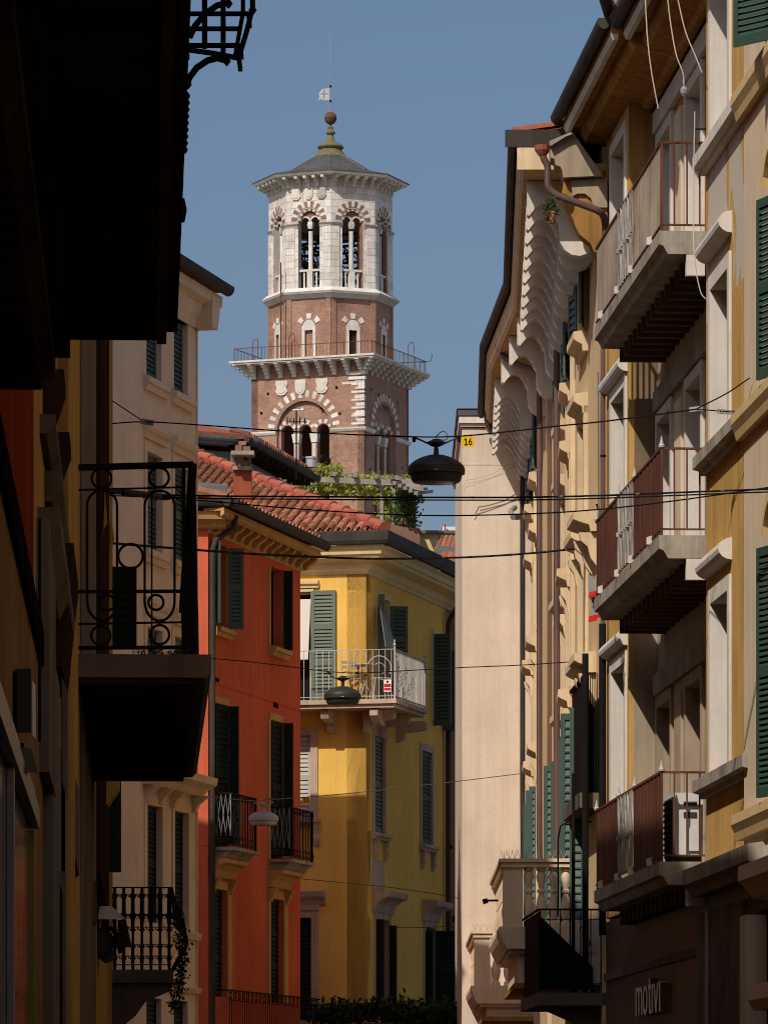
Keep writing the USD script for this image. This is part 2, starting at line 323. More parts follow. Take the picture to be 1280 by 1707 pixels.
        v = np.vstack([v, [c[0], c[1], c[2] + prof[0][1]], [c[0], c[1], c[2] + prof[-1][1]]])
        fc = np.vstack([fc, np.column_stack([np.full(n, m * n), (k + 1) % n, k]), np.column_stack([np.full(n, m * n + 1), (m - 1) * n + k, (m - 1) * n + (k + 1) % n])])
        return self.add(v, fc)
    def ring(self, c, ax, ay, R, r, n=20, sides=6, a0=0, a1=360):
        c, ax, ay = map(lambda q: np.asarray(q, float), (c, ax, ay)); w = np.radians(np.linspace(a0, a1, n + 1))
        return self.tube([c + R * (math.cos(x) * ax + math.sin(x) * ay) for x in w], r, sides)
    def wall(self, fr, s0, s1, z0, z1, holes, thick=0.3, d=0.0, sides=True):
        """A wall skin with rectangular openings and their reveals."""
        holes = [(max(a, s0), min(b, s1), max(c, z0), min(e, z1)) for a, b, c, e in holes]
        holes = [h for h in holes if h[1] > h[0] and h[3] > h[2]]
        S = sorted({s0, s1, *[x for h in holes for x in h[:2]]}); Z = sorted({z0, z1, *[x for h in holes for x in h[2:]]})
        solid = lambda i, j: 0 <= i < len(S) - 1 and 0 <= j < len(Z) - 1 and not any(h[0] < (S[i] + S[i + 1]) / 2 < h[1] and h[2] < (Z[j] + Z[j + 1]) / 2 < h[3] for h in holes)
        quads = []
        for i in range(len(S) - 1):
            for j in range(len(Z) - 1):
                if not solid(i, j): continue
                a, b, c, e = S[i], S[i + 1], Z[j], Z[j + 1]
                quads.append([(a, d, c), (b, d, c), (b, d, e), (a, d, e)])
                quads.append([(b, d - thick, c), (a, d - thick, c), (a, d - thick, e), (b, d - thick, e)])
                if not solid(i + 1, j): quads.append([(b, d, c), (b, d - thick, c), (b, d - thick, e), (b, d, e)])
                if not solid(i - 1, j): quads.append([(a, d - thick, c), (a, d, c), (a, d, e), (a, d - thick, e)])
                if not solid(i, j + 1): quads.append([(a, d, e), (b, d, e), (b, d - thick, e), (a, d - thick, e)])
                if not solid(i, j - 1): quads.append([(a, d - thick, c), (b, d - thick, c), (b, d, c), (a, d, c)])
        v = fr.arr([p for q in quads for p in q]); k = np.arange(len(quads)) * 4
        fc = np.vstack([np.column_stack([k, k + 1, k + 2]), np.column_stack([k, k + 2, k + 3])])
        cr = fr.t[0] * fr.n[1] - fr.t[1] * fr.n[0]
        return self.add(v, fc if cr < 0 else fc[:, ::-1], closed=False)
    def leaves(self, centers, size, spread, n, seed=0, flat=0.0):
        r = np.random.default_rng(seed); c = np.asarray(centers, float)
        k = r.integers(0, len(c), n); p = c[k] + r.normal(0, 1, (n, 3)) * np.asarray(spread)
        a = r.normal(0, 1, (n, 3)); a /= np.linalg.norm(a, axis=1, keepdims=True)
        b = np.cross(a, r.normal(0, 1, (n, 3))); b /= np.linalg.norm(b, axis=1, keepdims=True)
        L = size * r.uniform(0.6, 1.3, (n, 1)); w = L * 0.42
        v = np.stack([p - a * L * 0.5, p + b * w * 0.5, p + a * L * 0.5, p - b * w * 0.5], 1).reshape(-1, 3)
        q = np.arange(n) * 4
        return self.add(v, np.vstack([np.column_stack([q, q + 1, q + 2]), np.column_stack([q, q + 2, q + 3])]), closed=False)
    def arrays(self): return np.vstack(self.V), np.vstack(self.F)

COUNT, BASE = {}, {}
def numbered(parent, name):
    k = COUNT.get((parent, name), 0); COUNT[(parent, name)] = k + 1
    return f'{parent}/{name}' if k == 0 else f'{parent}/{name}_{k:03d}'

def tag(path, label=None, cat=None, group=None, kind=None):
    p = stage.GetPrimAtPath(path)
    for k, x in (('label', label), ('category', cat), ('group', group), ('kind', kind)):
        if x: p.SetCustomDataByKey(k, x)

def thing(name, label, cat, base=(0, 0, 0), group=None, kind=None, rot=0.0, local=False):
    path = numbered('/World', name)
    x = UsdGeom.Xform.Define(stage, path); x.AddTranslateOp().Set(tuple(map(float, base)))
    if rot: x.AddRotateZOp().Set(rot)
    BASE[path] = np.zeros(3) if local else np.array(base, float)
    tag(path, label, cat, group, kind); return path

def root_of(path): return '/'.join(path.split('/')[:3])

def emit(parent, name, mb, material, label=None, smooth=False, kind=None):
    path = numbered(parent, name); v, fc = mb.arrays()
    usdkit.mesh(stage, path, (v - BASE[root_of(parent)], fc), MAT[material], smooth=smooth)
    if label or kind: tag(path, label, None, None, kind)
    return path

def solo(name, mb, material, label, cat, group=None, kind=None, smooth=False):
    """A thing that is one mesh."""
    path = numbered('/World', name); v, fc = mb.arrays(); b = np.array([v[:, 0].mean(), v[:, 1].mean(), v[:, 2].min()])
    m = usdkit.mesh(stage, path, (v - b, fc), MAT[material], smooth=smooth); UsdGeom.Xformable(m).AddTranslateOp().Set(tuple(map(float, b)))
    tag(path, label, cat, group, kind); return path

def shutter(parent, fr, w, z0, z1, material, th=0.035, pitch=0.075, sections=2, d0=0.0, st=0.06, name='shutter', label=None):
    """A louvred leaf: stiles and rails with each slat a piece of its own. fr starts at the hinge."""
    m = MB()
    m.box(fr, 0, st, d0, d0 + th, z0, z1); m.box(fr, w - st, w, d0, d0 + th, z0, z1)
    zs = np.linspace(z0, z1, sections + 1); rails = []
    for i, z in enumerate(zs):
        a, b = (z, z + 0.09) if i == 0 else (z - 0.09, z) if i == sections else (z - 0.05, z + 0.05)
        m.box(fr, st, w - st, d0 + 0.002, d0 + th - 0.002, a, b); rails.append((a, b))
    sh = emit(parent, name, m, material, label)
    for i in range(sections):
        a, b = rails[i][1], rails[i + 1][0]; n = max(2, int(round((b - a) / pitch))); h = (b - a) / n
        for k in range(n):
            zc = a + (k + 0.5) * h
            q = MB()
            q.prism(fr, [(d0 + th * 0.95, zc - h * 0.56), (d0 + th * 0.95, zc - h * 0.38), (d0 + th * 0.08, zc + h * 0.56), (d0 + th * 0.08, zc + h * 0.38)], st, w - st)
            emit(sh, 'slat', q, material)
    return sh

def window(parent, fr, s0, s1, z0, z1, depth=0.2, d=0.0, surround=None, sw=0.14, sp=0.03, sill=None, sillh=0.12, sillp=0.12, sille=0.12, hood=None, hoodz=0.2, hoodh=0.16, hoodp=0.16, hoode=0.15, frame='brown_wood', pane='glass_dark', bars=True, hoodgap=0.0):
    m = MB().box(fr, s0, s1, d - depth - 0.02, d - depth, z0, z1)
    w = emit(parent, 'window', m, pane)
    q = MB(); a = 0.05; D0, D1 = d - depth + 0.001, d - depth + 0.045
    q.box(fr, s0, s0 + a, D0, D1, z0, z1); q.box(fr, s1 - a, s1, D0, D1, z0, z1)
    q.box(fr, s0 + a, s1 - a, D0, D1 - .002, z0, z0 + a); q.box(fr, s0 + a, s1 - a, D0, D1 - .002, z1 - a, z1)
    if bars:
        c = (s0 + s1) / 2; q.box(fr, c - .04, c + .04, D0, D1 + .004, z0 + a, z1 - a)
        q.box(fr, s0 + a, c - .04, D0, D1 - .006, z0 + (z1 - z0) * .62, z0 + (z1 - z0) * .62 + .035); q.box(fr, c + .04, s1 - a, D0, D1 - .006, z0 + (z1 - z0) * .62, z0 + (z1 - z0) * .62 + .035)
    emit(w, 'frame', q, frame)
    if surround:
        q = MB(); lip = 0.003
        q.box(fr, s0 - sw, s0 + lip, d - depth + .05, d + sp, z0, z1 + sw); q.box(fr, s1 - lip, s1 + sw, d - depth + .05, d + sp, z0, z1 + sw)
        q.box(fr, s0 + lip, s1 - lip, d - depth + .05, d + sp - .002, z1 - lip, z1 + sw)
        emit(w, 'surround', q, surround)
    if sill:
        q = MB().prism(fr, [(d - .1, z0 - sillh), (d + sillp * .55, z0 - sillh), (d + sillp * .7, z0 - sillh * .55), (d + sillp, z0 - sillh * .5), (d + sillp, z0 - .01), (d + sillp - .02, z0 + .004), (d - .1, z0 + .02)], s0 - sille, s1 + sille)
        emit(w, 'sill', q, sill)
    if hood:
        zb = z1 + hoodz; h = hoodh
        q = MB().prism(fr, [(d - .05, zb), (d + hoodp * .35, zb), (d + hoodp * .45, zb + h * .35), (d + hoodp * .8, zb + h * .5), (d + hoodp, zb + h * .75), (d + hoodp, zb + h), (d - .05, zb + h * 1.15)], s0 - hoode, s1 + hoode)
        emit(w, 'hood', q, hood)
    return w
# ------------------------------------------------------------------ the ground
g = MB().add([(-1500, -600, 0), (1500, -600, 0), (1500, 3000, 0), (-1500, 3000, 0)], [[0, 1, 2], [0, 2, 3]], closed=False)
solo('ground', g, 'paving', 'stone paved ground of the narrow street', 'ground', kind='structure')
g = MB().box(WORLD, -1.2, 2.2, -30, 70, 0.0, 0.012)
solo('road', g, 'asphalt', 'dark roadway down the middle of the street', 'road', kind='structure')

def rail_bars(parent, fr, s0, s1, d, z0, z1, pitch, material, w=0.016, h=None, name='baluster', axis='s'):
    n = max(1, int(round(abs(s1 - s0) / pitch)))
    for k in range(n + 1):
        x = s0 + (s1 - s0) * k / n
        m = MB()
        if axis == 's': m.box(fr, x - w / 2, x + w / 2, d - (h or w) / 2, d + (h or w) / 2, z0, z1)
        else: m.box(fr, d - w / 2, d + w / 2, x - (h or w) / 2, x + (h or w) / 2, z0, z1)
        emit(parent, name, m, material)

def cone(m, c, r, h, n=10): return m.lathe(c, [(r, 0), (r * 1.15, h * .18), (r * .75, h * .3), (r * .5, h * .55), (0.004, h)], n)

# ------------------------------------------------------------------ right side: the ochre house with three balconies
R1 = Fr.px(1175, 148, 97, 'R')
sN, sB, sE, sF = R1.s(1240, .09), R1.s(1177), R1.s(1048), R1.s(1010)
RD = -0.37
ochre_house = thing('house', 'ochre plastered house with three stacked iron balconies and peeling walls on the right', 'house', R1.P(sB, 0, 0))
FL = [(11.77, 12.77), (8.34, 9.32), (4.66, 5.67)]
w2h = [(12.62, 14.75), (9.26, 11.0), (5.62, 7.5)]
w1h = [(12.7, 14.45), (9.3, 11.2), (5.9, 7.65)]
dh = [(FL[0][0], 14.2), (FL[1][0], 10.64), (FL[2][0], 7.02)]
a, b = R1.s(1216), R1.s(1187); c, d_ = R1.s(1043), R1.s(1021)
emit(ochre_house, 'wall', MB().wall(R1, sN, sB, 4.45, 10.7, [(a, b, *h) for h in w2h], thick=0.5), 'ochre')
emit(ochre_house, 'wall', MB().wall(R1, sN, sB, 10.7, 12.5, [(a, b, *h) for h in w2h], thick=0.5), 'ochre_peeled', 'wall strip with flaking ochre coat')
emit(ochre_house, 'wall', MB().wall(R1, sN, sB, 12.5, 15.0, [(a, b, *h) for h in w2h], thick=0.5), 'ochre')
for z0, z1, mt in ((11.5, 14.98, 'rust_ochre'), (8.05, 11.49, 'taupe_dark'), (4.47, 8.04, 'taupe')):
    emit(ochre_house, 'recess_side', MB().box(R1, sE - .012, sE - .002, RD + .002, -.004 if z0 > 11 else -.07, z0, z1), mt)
emit(ochre_house, 'wall', MB().wall(R1, sE, sF, 4.45, 15.0, [(c, d_, *h) for h in w1h], thick=0.5), 'ochre')
D1 = (R1.s(1121, RD), R1.s(1099, RD)); D2 = (R1.s(1172, RD), R1.s(1147, RD))
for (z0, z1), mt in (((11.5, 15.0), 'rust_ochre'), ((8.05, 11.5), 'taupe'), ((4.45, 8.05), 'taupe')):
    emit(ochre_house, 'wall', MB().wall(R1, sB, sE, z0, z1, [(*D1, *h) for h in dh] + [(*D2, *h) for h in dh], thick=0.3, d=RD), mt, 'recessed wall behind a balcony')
for i in range(3):
    window(ochre_house, R1, a, b, *w2h[i], depth=0.22, surround='white_stone', sw=0.16, sp=0.03)
    window(ochre_house, R1, c, d_, *w1h[i], depth=0.2, surround='white_stone', sw=0.15, sp=0.03)
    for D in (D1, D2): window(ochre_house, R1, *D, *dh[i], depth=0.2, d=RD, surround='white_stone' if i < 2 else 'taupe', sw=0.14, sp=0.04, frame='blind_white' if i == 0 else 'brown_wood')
    # strips of door surround between the two doors
    m = MB().box(R1, R1.s(1141, RD), R1.s(1130, RD), RD, RD + 0.05, FL[i][0], dh[i][1] - .02)
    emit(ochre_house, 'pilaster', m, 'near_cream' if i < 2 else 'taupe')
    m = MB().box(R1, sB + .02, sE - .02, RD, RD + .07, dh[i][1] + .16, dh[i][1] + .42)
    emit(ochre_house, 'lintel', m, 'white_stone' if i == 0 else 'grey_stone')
# stone sills (long, square cut) and rounded drip hoods
for z in (12.58, 9.2, 5.56):
    m = MB().prism(R1, [(-.1, z - .2), (.06, z - .2), (.08, z - .15), (.15, z - .13), (.15, z), (.13, z + .01), (-.1, z + .02)], R1.s(1245, .1), R1.s(1176, 0) )
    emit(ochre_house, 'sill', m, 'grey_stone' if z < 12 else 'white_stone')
def roll(z, s0, s1, r=0.12):
    t = np.linspace(-90, 90, 9)
    return MB().prism(R1, [(r * 1.25 * math.cos(math.radians(x)), z + r * math.sin(math.radians(x))) for x in t] + [(-.05, z + r), (-.05, z - r)], s0, s1)
for z in (11.47, 7.93): emit(ochre_house, 'hood', roll(z, R1.s(1220), R1.s(1180)), 'white_stone')
for z in (11.47, 7.96): emit(ochre_house, 'hood', roll(z, R1.s(1046), R1.s(1014), .11), 'white_stone')
# ground floor: brown shop panels with joints
for k in range(4):
    s0 = sN + (sF - sN) * k / 4; s1 = sN + (sF - sN) * (k + 1) / 4
    emit(ochre_house, 'panel', MB().box(R1, s0 + .006, s1 - .006, -.3, 0.0, 0, 4.40), 'brown_panel')
emit(ochre_house, 'beam', MB().box(R1, sN, sF, -.3, .03, 3.62, 3.72), 'dark_stone')
emit(ochre_house, 'pilaster', MB().box(R1, R1.s(1252), R1.s(1176), 0, .10, 0, 4.06), 'dark_stone')
m = MB().prism(R1, [(-.1, 4.25), (.16, 4.25), (.2, 4.32), (.27, 4.38), (.27, 4.55), (-.1, 4.6)], R1.s(1258, .2), sB)
emit(ochre_house, 'string_course', m, 'grey_stone')
m = MB().box(R1, sN + .3, sN + .34, .1, .14, 0, 4.1)
emit(ochre_house, 'steel_post', MB().tube([R1.P(R1.s(1181, .12), .14, 0), R1.P(R1.s(1181, .12), .14, 4.05)], .022, 8), 'iron_grey')
# body and roof
emit(ochre_house, 'body', MB().box(R1, sN, sF, -8, -1.0, 0, 15.2), 'dark_room')
m = MB().prism(R1, [(.58, 15.12), (.58, 15.2), (-4, 17.0), (-8, 15.3), (-8, 15.1), (-.3, 15.08)], sN - 3, sF)
emit(ochre_house, 'roof', m, 'ridge_tile')
# eaves: soffit boards, cove, gutter in two lengths with a jog
sJ = R1.s(1014, .6)
for s0, s1, o in ((sN - 3, sJ, .45), (sJ, sF + .1, .60)):
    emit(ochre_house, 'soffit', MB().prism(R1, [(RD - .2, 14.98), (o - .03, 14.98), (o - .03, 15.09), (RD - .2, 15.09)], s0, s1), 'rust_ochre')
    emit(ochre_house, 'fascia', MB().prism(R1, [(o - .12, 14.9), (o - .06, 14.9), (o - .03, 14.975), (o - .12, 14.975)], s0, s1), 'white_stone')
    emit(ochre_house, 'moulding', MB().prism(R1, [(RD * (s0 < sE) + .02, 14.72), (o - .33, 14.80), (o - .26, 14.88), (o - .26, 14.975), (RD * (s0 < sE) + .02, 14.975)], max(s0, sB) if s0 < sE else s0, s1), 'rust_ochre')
    t = np.linspace(180, 360, 8)
    gp = [(o + .05 + .085 * math.cos(math.radians(x)), 15.14 + .11 * math.sin(math.radians(x))) for x in t] + [(o + .12, 15.16), (o - .02, 15.16)]
    emit(ochre_house, 'gutter', MB().prism(R1, gp, s0, s1), 'gutter_dark')
emit(ochre_house, 'cove', MB().tube([R1.P(x, RD + .12, 14.78) for x in np.linspace(sB, sE, 5)], .11, 10), 'rust_ochre')
# plastered eaves end, stepped and stained, and the arched corbel below it
P_ = lambda u, v, s: ((u - U0) / (f / R1.P(s, 0, 0)[1]), )
def facing(pts, p, thick, m=None):
    """Polygon seen square on at scale p, with real thickness behind it."""
    m = m or MB(); y = f / p; fr = Fr((0, y), (1, 0), (0, 1))
    return m.face(fr, Polygon([((u - U0) / p, EYE + (V0 - v) / p) for u, v in pts]), 0, thick)
emit(ochre_house, 'eaves_end', facing([(916, 236), (944, 224), (956, 222), (1003, 289), (1003, 292), (939, 295), (937, 283), (934, 277), (926, 274), (924, 264), (918, 262)], 126.6, .5), 'taupe', 'stepped grey plaster end of the eaves')
emit(ochre_house, 'eaves_cap', facing([(916, 234), (952, 219), (957, 222), (944, 226), (917, 243)], 126.8, .4), 'grey_stone')
emit(ochre_house, 'corbel', facing([(940, 296), (1012, 296), (1012, 470), (984, 405), (966, 390), (950, 360), (936, 330)], 126.3, .35), 'rust_ochre')
emit(ochre_house, 'corbel_face', facing([(951, 300), (1012, 296), (1012, 345), (990, 345), (985, 330), (975, 322), (962, 322), (955, 326)], 126.4, .2), 'taupe')
# dormer end over the roof
emit(ochre_house, 'dormer', MB().hexa([W(1058, 45, 133), W(1083, 45, 133), W(1083, 45, 133) + [0, 2.0, 0], W(1058, 45, 133) + [0, 2.0, 0], W(1058, -40, 133), W(1083, -40, 133), W(1083, -40, 133) + [0, 2.0, 0], W(1058, -40, 133) + [0, 2.0, 0]]), 'white_stone')
emit(ochre_house, 'dormer_gutter', MB().tube([W(1003, -25, 140), W(1018, 25, 136), W(1036, 92, 131)], .085, 10), 'gutter_brown')
emit(ochre_house, 'dormer_pipe', MB().tube([W(1018, 5, 136), W(1030, 15, 136), W(1044, 17, 136), W(1052, 25, 136), W(1053, 70, 136)], .045, 8), 'gutter_grey')
# the three balconies
for i, (zf, zr) in enumerate(FL):
    s0, s1 = R1.sp(148), R1.sp(132); D = .52
    where = ('upper', 'middle', 'lowest')[i]
    m = MB().prism(R1, [(RD, zf - .26), (D - .10, zf - .26), (D - .05, zf - .17), (D, zf - .15), (D, zf), (RD, zf)], s0, s1)
    bal = emit(ochre_house, 'balcony', m, 'grey_stone', f'{where} balcony with stone slab and ' + ('close-set iron bars' if i == 0 else 'rusty sheet panels'))
    n = 15
    for k in range(n):
        x = s0 + .12 + (s1 - s0 - .3) * k / (n - 1)
        emit(bal, 'joist', MB().box(R1, x, x + .16, RD + .003, .2, zf - .43, zf - .262), 'joist_wood')
    emit(bal, 'console', MB().box(R1, s0 + .004, s0 + .11, 0, .21, zf - .5, zf - .265), 'white_stone')
    rm = 'weathered_bar' if i == 0 else 'rust'
    dr = D - .03
    q = MB().bar(R1.P(s0, dr, zr), R1.P(s1, dr, zr), .035, .03).bar(R1.P(s0 + .02, dr, zr - .001), R1.P(s0 + .02, 0, zr - .001), .03, .026)
    q.bar(R1.P(s0 + .02, dr, zf + .07), R1.P(s0 + .02, 0, zf + .07), .025, .02).bar(R1.P(s0, dr, zf + .07), R1.P(s1, dr, zf + .07), .025, .02)
    q.box(R1, s0, s0 + .03, dr - .015, dr + .015, zf, zr)
    emit(bal, 'rail', q, 'rust')
    for k in (1, 2, 3): emit(bal, 'baluster', MB().box(R1, s0 + .012, s0 + .03, dr * (1 - k / 3.4) - .009, dr * (1 - k / 3.4) + .009, zf + .07, zr), 'rust')
    c0, c1 = R1.s(1056, dr), R1.s(1033, dr)
    for aa, bb in ((s0 + .08, c0 - .05), (c1 + .05, s1 - .03)):
        n = int((bb - aa) / (.115 if i == 0 else .17))
        for k in range(n):
            x = aa + (bb - aa) * k / n
            if i == 0: emit(bal, 'baluster', MB().box(R1, x, x + .03, dr - .006, dr + .006, zf + .06, zr), rm)
            else: emit(bal, 'sheet_panel', MB().box(R1, x + .004, x + (bb - aa) / n - .004, dr - .008 + .006 * (k % 2), dr + .004 + .006 * (k % 2), zf - .02, zr - .02), 'rust')
    n = 7
    for k in range(n):
        x = c0 + (c1 - c0) * k / (n - 1)
        q = MB().tube([R1.P(x + .03 * math.sin(t * 9 + k * 2), dr + .012, zf + .05 + t * (zr - zf - .06)) for t in np.linspace(0, 1, 12)], .016, 5)
        q.lathe(R1.P(x, dr + .012, zf + .5), [(.005, -.05), (.035, -.02), (.035, .02), (.005, .05)], 6)
        emit(bal, 'scroll_bar', q, 'iron_worn')
    if i:
        for x in (s0 + .02, c0 - .1, c1 + .12, s1 - .02):
            emit(bal, 'finial', cone(MB(), R1.P(x, dr, zr + .01), .032, .13), 'iron_pale')
    for x in (s0 + .9, c0, c1, s1 - .8): emit(bal, 'bracket', MB().prism(R1, [(D - .08, zf - .01), (D + .035, zf + .0), (D + .035, zf + .08), (D - .02, zf + .1)], x, x + .05), 'white_stone')
# shop lettering on its raised board
sgn = emit(ochre_house, 'sign_rail', MB().box(R1, R1.s(1100, .03), R1.s(1058, .03), 0.001, .02, 3.12, 3.15), 'brown_panel')
from pxr import Vt
def lettering(parent, text, origin, ax, up, out, h, material, depth=.02, bold=False, width=None, name='letter'):
    """Each character a piece of its own."""
    full = meshkit.text_mesh(text, h, depth, bold); wfull = full.bounds[1][0] - full.bounds[0][0]; k = (width / wfull) if width else 1.0; x = 0.0
    for ch in text:
        if ch == ' ': x += h * .3; continue
        t = meshkit.text_mesh(ch, h, depth, bold); v = np.array(t.vertices); v[:, 0] -= v[:, 0].min(); wd = v[:, 0].max()
        p = np.asarray(origin) + ((x + v[:, :1]) * k) * np.asarray(ax) + v[:, 1:2] * np.asarray(up) + v[:, 2:3] * np.asarray(out)
        emit(parent, name, MB().add(p, np.array(t.faces)), material); x += wd + h * .16
t3 = np.array([*R1.t, 0]); n3 = np.array([*R1.n, 0])
wS = R1.s(1060, .12) - R1.s(1099, .12)
lettering(sgn, 'mot\u0131v\u0131', R1.P(R1.s(1060, .12), .021, 3.05), -t3, (0, 0, 1), n3, .47, 'brown_panel', .098, False, width=wS, name='letter_side')
lettering(sgn, 'mot\u0131v\u0131', R1.P(R1.s(1060, .12), .120, 3.05), -t3, (0, 0, 1), n3, .47, 'letter_metal', .006, False, width=wS)
emit(sgn, 'sign_end', MB().box(R1, R1.s(1099, .12) - .03, R1.s(1099, .12) - .012, .003, .122, 3.05, 3.41), 'letter_metal')
emit(ochre_house, 'wall_hook', MB().tube([R1.P(R1.s(1177), 0, 12.9), R1.P(R1.s(1177), .13, 12.9), R1.P(R1.s(1177), .14, 12.87)], .01, 6), 'iron')

# air conditioner on the lowest balcony
s0 = R1.sp(148) + .35
ac = thing('air_conditioner', 'white outdoor air conditioner standing on the lowest rusty balcony of the ochre house', 'air conditioner', R1.P(s0, .1, FL[2][0]))
emit(ac, 'case', MB().box(R1, s0, s0 + .85, -.02, .32, FL[2][0] + .09, FL[2][0] + .80), 'ac_white')
for k in range(9): emit(ac, 'grille_bar', MB().box(R1, s0 + .08, s0 + .78, .322, .34, FL[2][0] + .17 + k * .066, FL[2][0] + .195 + k * .066), 'ac_dark')
emit(ac, 'side_cover', MB().box(R1, s0 - .03, s0 - .001, .02, .16, FL[2][0] + .14, FL[2][0] + .40), 'ac_white')
emit(ac, 'handle', MB().box(R1, s0 - .012, s0 - .001, .05, .2, FL[2][0] + .52, FL[2][0] + .58), 'ac_dark')
emit(ac, 'handle', MB().box(R1, s0 - .012, s0 - .001, .05, .2, FL[2][0] + .66, FL[2][0] + .70), 'ac_dark')
for k in (0.1, .68): emit(ac, 'foot', MB().box(R1, s0 + k, s0 + k + .07, -.02, .32, FL[2][0] + .002, FL[2][0] + .09), 'ac_dark')

# rod with red clamps at the far corner of the middle balcony
rd_ = thing('clamped_rod', 'blue grey rod held by two red clamps at the corner of the middle balcony', 'rod', W(986, 1030, 131))
emit(rd_, 'rod', MB().bar(W(985, 960, 131), W(986, 1000, 131), .06, .04).bar(W(988, 985, 131.2), W(990, 1032, 131.2), .06, .04), 'rod_blue')
for v in (989, 1029):
    emit(rd_, 'clamp', MB().bar(W(982, v + 2, 131.4), W(1000, v - 3, 131.4), .05, .045).bar(W(981, v + 6, 131.5), W(995, v + 3, 131.5), .05, .03), 'clamp_red')

# ------------------------------------------------------------------ right edge: the nearer cream house
near_house = thing('house', 'cream house at the right edge with green louvred shutters under arched hoods', 'house', R1.P(sN, 0, 0))
sn2 = -62.0; dN = .09
c0, c1 = R1.s(1336, dN), R1.s(1300, dN)
nh = [(12.5, 14.6), (9.15, 11.0), (4.95, 7.5)]
emit(near_house, 'wall', MB().wall(R1, sn2, sN, 4.3, 15.0, [(c0, c1, *h) for h in nh], thick=.4, d=dN), 'near_cream')
emit(near_house, 'shop_front', MB().wall(R1, sn2, sN, 0, 4.3, [(R1.s(1330, dN), R1.s(1258, dN), .3, 3.9)], thick=.5, d=dN - .04), 'dark_stone')
emit(near_house, 'shop_glass', MB().box(R1, R1.s(1330, dN), R1.s(1258, dN), dN - .3, dN - .27, .3, 3.9), 'glass_dark')
emit(near_house, 'shop_post', MB().box(R1, R1.s(1262, dN), R1.s(1252, dN), dN - .1, dN + .12, 0, 3.85), 'near_cream')
emit(near_house, 'shop_cornice', MB().prism(R1, [(0, 3.95), (.25, 3.98), (.34, 4.1), (.4, 4.15), (.4, 4.3), (0, 4.4)], R1.s(1330, .3), R1.s(1246, .3)), 'near_cream')
emit(near_house, 'shop_ledge', MB().prism(R1, [(0, 2.85), (.2, 2.85), (.26, 2.95), (.26, 3.1), (0, 3.14)], R1.s(1330, .2), R1.s(1256, .2)), 'blush')
emit(near_house, 'body', MB().box(R1, sn2, sN - .002, -8, -.5, 0, 15.2), 'dark_room')
emit(near_house, 'roof', MB().prism(R1, [(.5, 15.1), (-4, 17.0), (-8, 15.3), (-8, 15.1)], sn2, sN - 3.01), 'ridge_tile')
for i, h in enumerate(nh):
    w = window(near_house, R1, c0, c1, *h, depth=.2, d=dN, surround='near_cream_trim', sw=.16, sp=.04)
    # arched moulded hood over the opening
    sc = (c0 + c1) / 2; hw = (c1 - c0) / 2
    t = np.linspace(0, 180, 13)
    o_ = [(sc + (hw + .26) * math.cos(math.radians(x)), h[1] + .05 + .42 * math.sin(math.radians(x))) for x in t]
    i_ = [(sc + (hw + .12) * math.cos(math.radians(x)), h[1] + .02 + .3 * math.sin(math.radians(x))) for x in t[::-1]]
    if i: emit(near_house, 'hood', MB().face(R1, Polygon(o_ + i_), dN - .03, dN + .08), 'near_cream_trim')
    if i:
        o2 = [(sc + (hw + .36) * math.cos(math.radians(x)), h[1] + .12 + .46 * math.sin(math.radians(x))) for x in t]
        i2 = [(sc + (hw + .26) * math.cos(math.radians(x)), h[1] + .08 + .40 * math.sin(math.radians(x))) for x in t[::-1]]
        emit(near_house, 'hood_rim', MB().face(R1, Polygon(o2 + i2), dN - .03, dN + .14), 'near_cream_trim')
    # the far leaf stands open towards the street
    fr = R1.sub(c1 - .02, dN + .03, 38 if i == 0 else 15)
    shutter(near_house, fr, .58 if i == 0 else .46, h[0] + .02, h[1] - .02, 'green_bright', sections=1 if i == 0 else 2, pitch=.06)
    m = MB().prism(R1, [(dN - .05, h[0] - .28), (dN + .08, h[0] - .28), (dN + .1, h[0] - .2), (dN + .14, h[0] - .12), (dN + .14, h[0] - .02), (dN - .05, h[0])], sn2, sN + .02)
    emit(near_house, 'string_course', m, 'near_cream_trim')
# ------------------------------------------------------------------ right side beyond: the long beige house with carved corbels
def pt(u, p): return np.array([(u - U0) / p, f / p])
wall_pts = [pt(1004, 125.2), pt(960, 117), pt(947, 107), pt(901, 99.4), pt(886, 90.7)]
eave_pts = [pt(858, 125.4), pt(848, 107), pt(808, 99.2), pt(804, 90.9)]
def chain(pts):
    out = []
    for a, b in zip(pts[:-1], pts[1:]):
        t = b - a; L = np.linalg.norm(t); t /= L
        out.append((Fr(a, t, (-t[1], t[0])), L))
    return out
WS, ES = chain(wall_pts), chain(eave_pts)
beige_house = thing('house', 'long beige house with a deep bent cornice on carved corbels', 'house', (*wall_pts[0], 0))
def seg_at(p):
    """Wall segment and distance along it where one metre measures p pixels."""
    y = f / p
    for fr, L in WS:
        s = (y - fr.o[1]) / fr.t[1]
        if -.01 <= s <= L + .01: return fr, s
    return WS[-1][0], WS[-1][1] - .3
holes = {i: [] for i in range(4)}
cols = [119.6, 112.0, 106.6, 98.8, 94.0]
rows = [(12.72, 14.1), (10.15, 11.5), (8.2, 9.55), (4.45, 7.55)]
for p in cols:
    fr, s = seg_at(p); i = [k for k, (q, L) in enumerate(WS) if q is fr][0]
    for r in rows: holes[i].append((s - .5, s + .5, *r))
for i, (fr, L) in enumerate(WS):
    emit(beige_house, 'wall', MB().wall(fr, 0, L, 0, 14.75, holes[i], thick=.4), 'beige')
foot = [wall_pts[k] + np.array([.55, 0]) for k in range(5)] + [wall_pts[4] + np.array([9, 0]), wall_pts[0] + np.array([9, 0])]
emit(beige_house, 'body', MB().plan(WORLD, foot, 0, 14.9), 'dark_room')
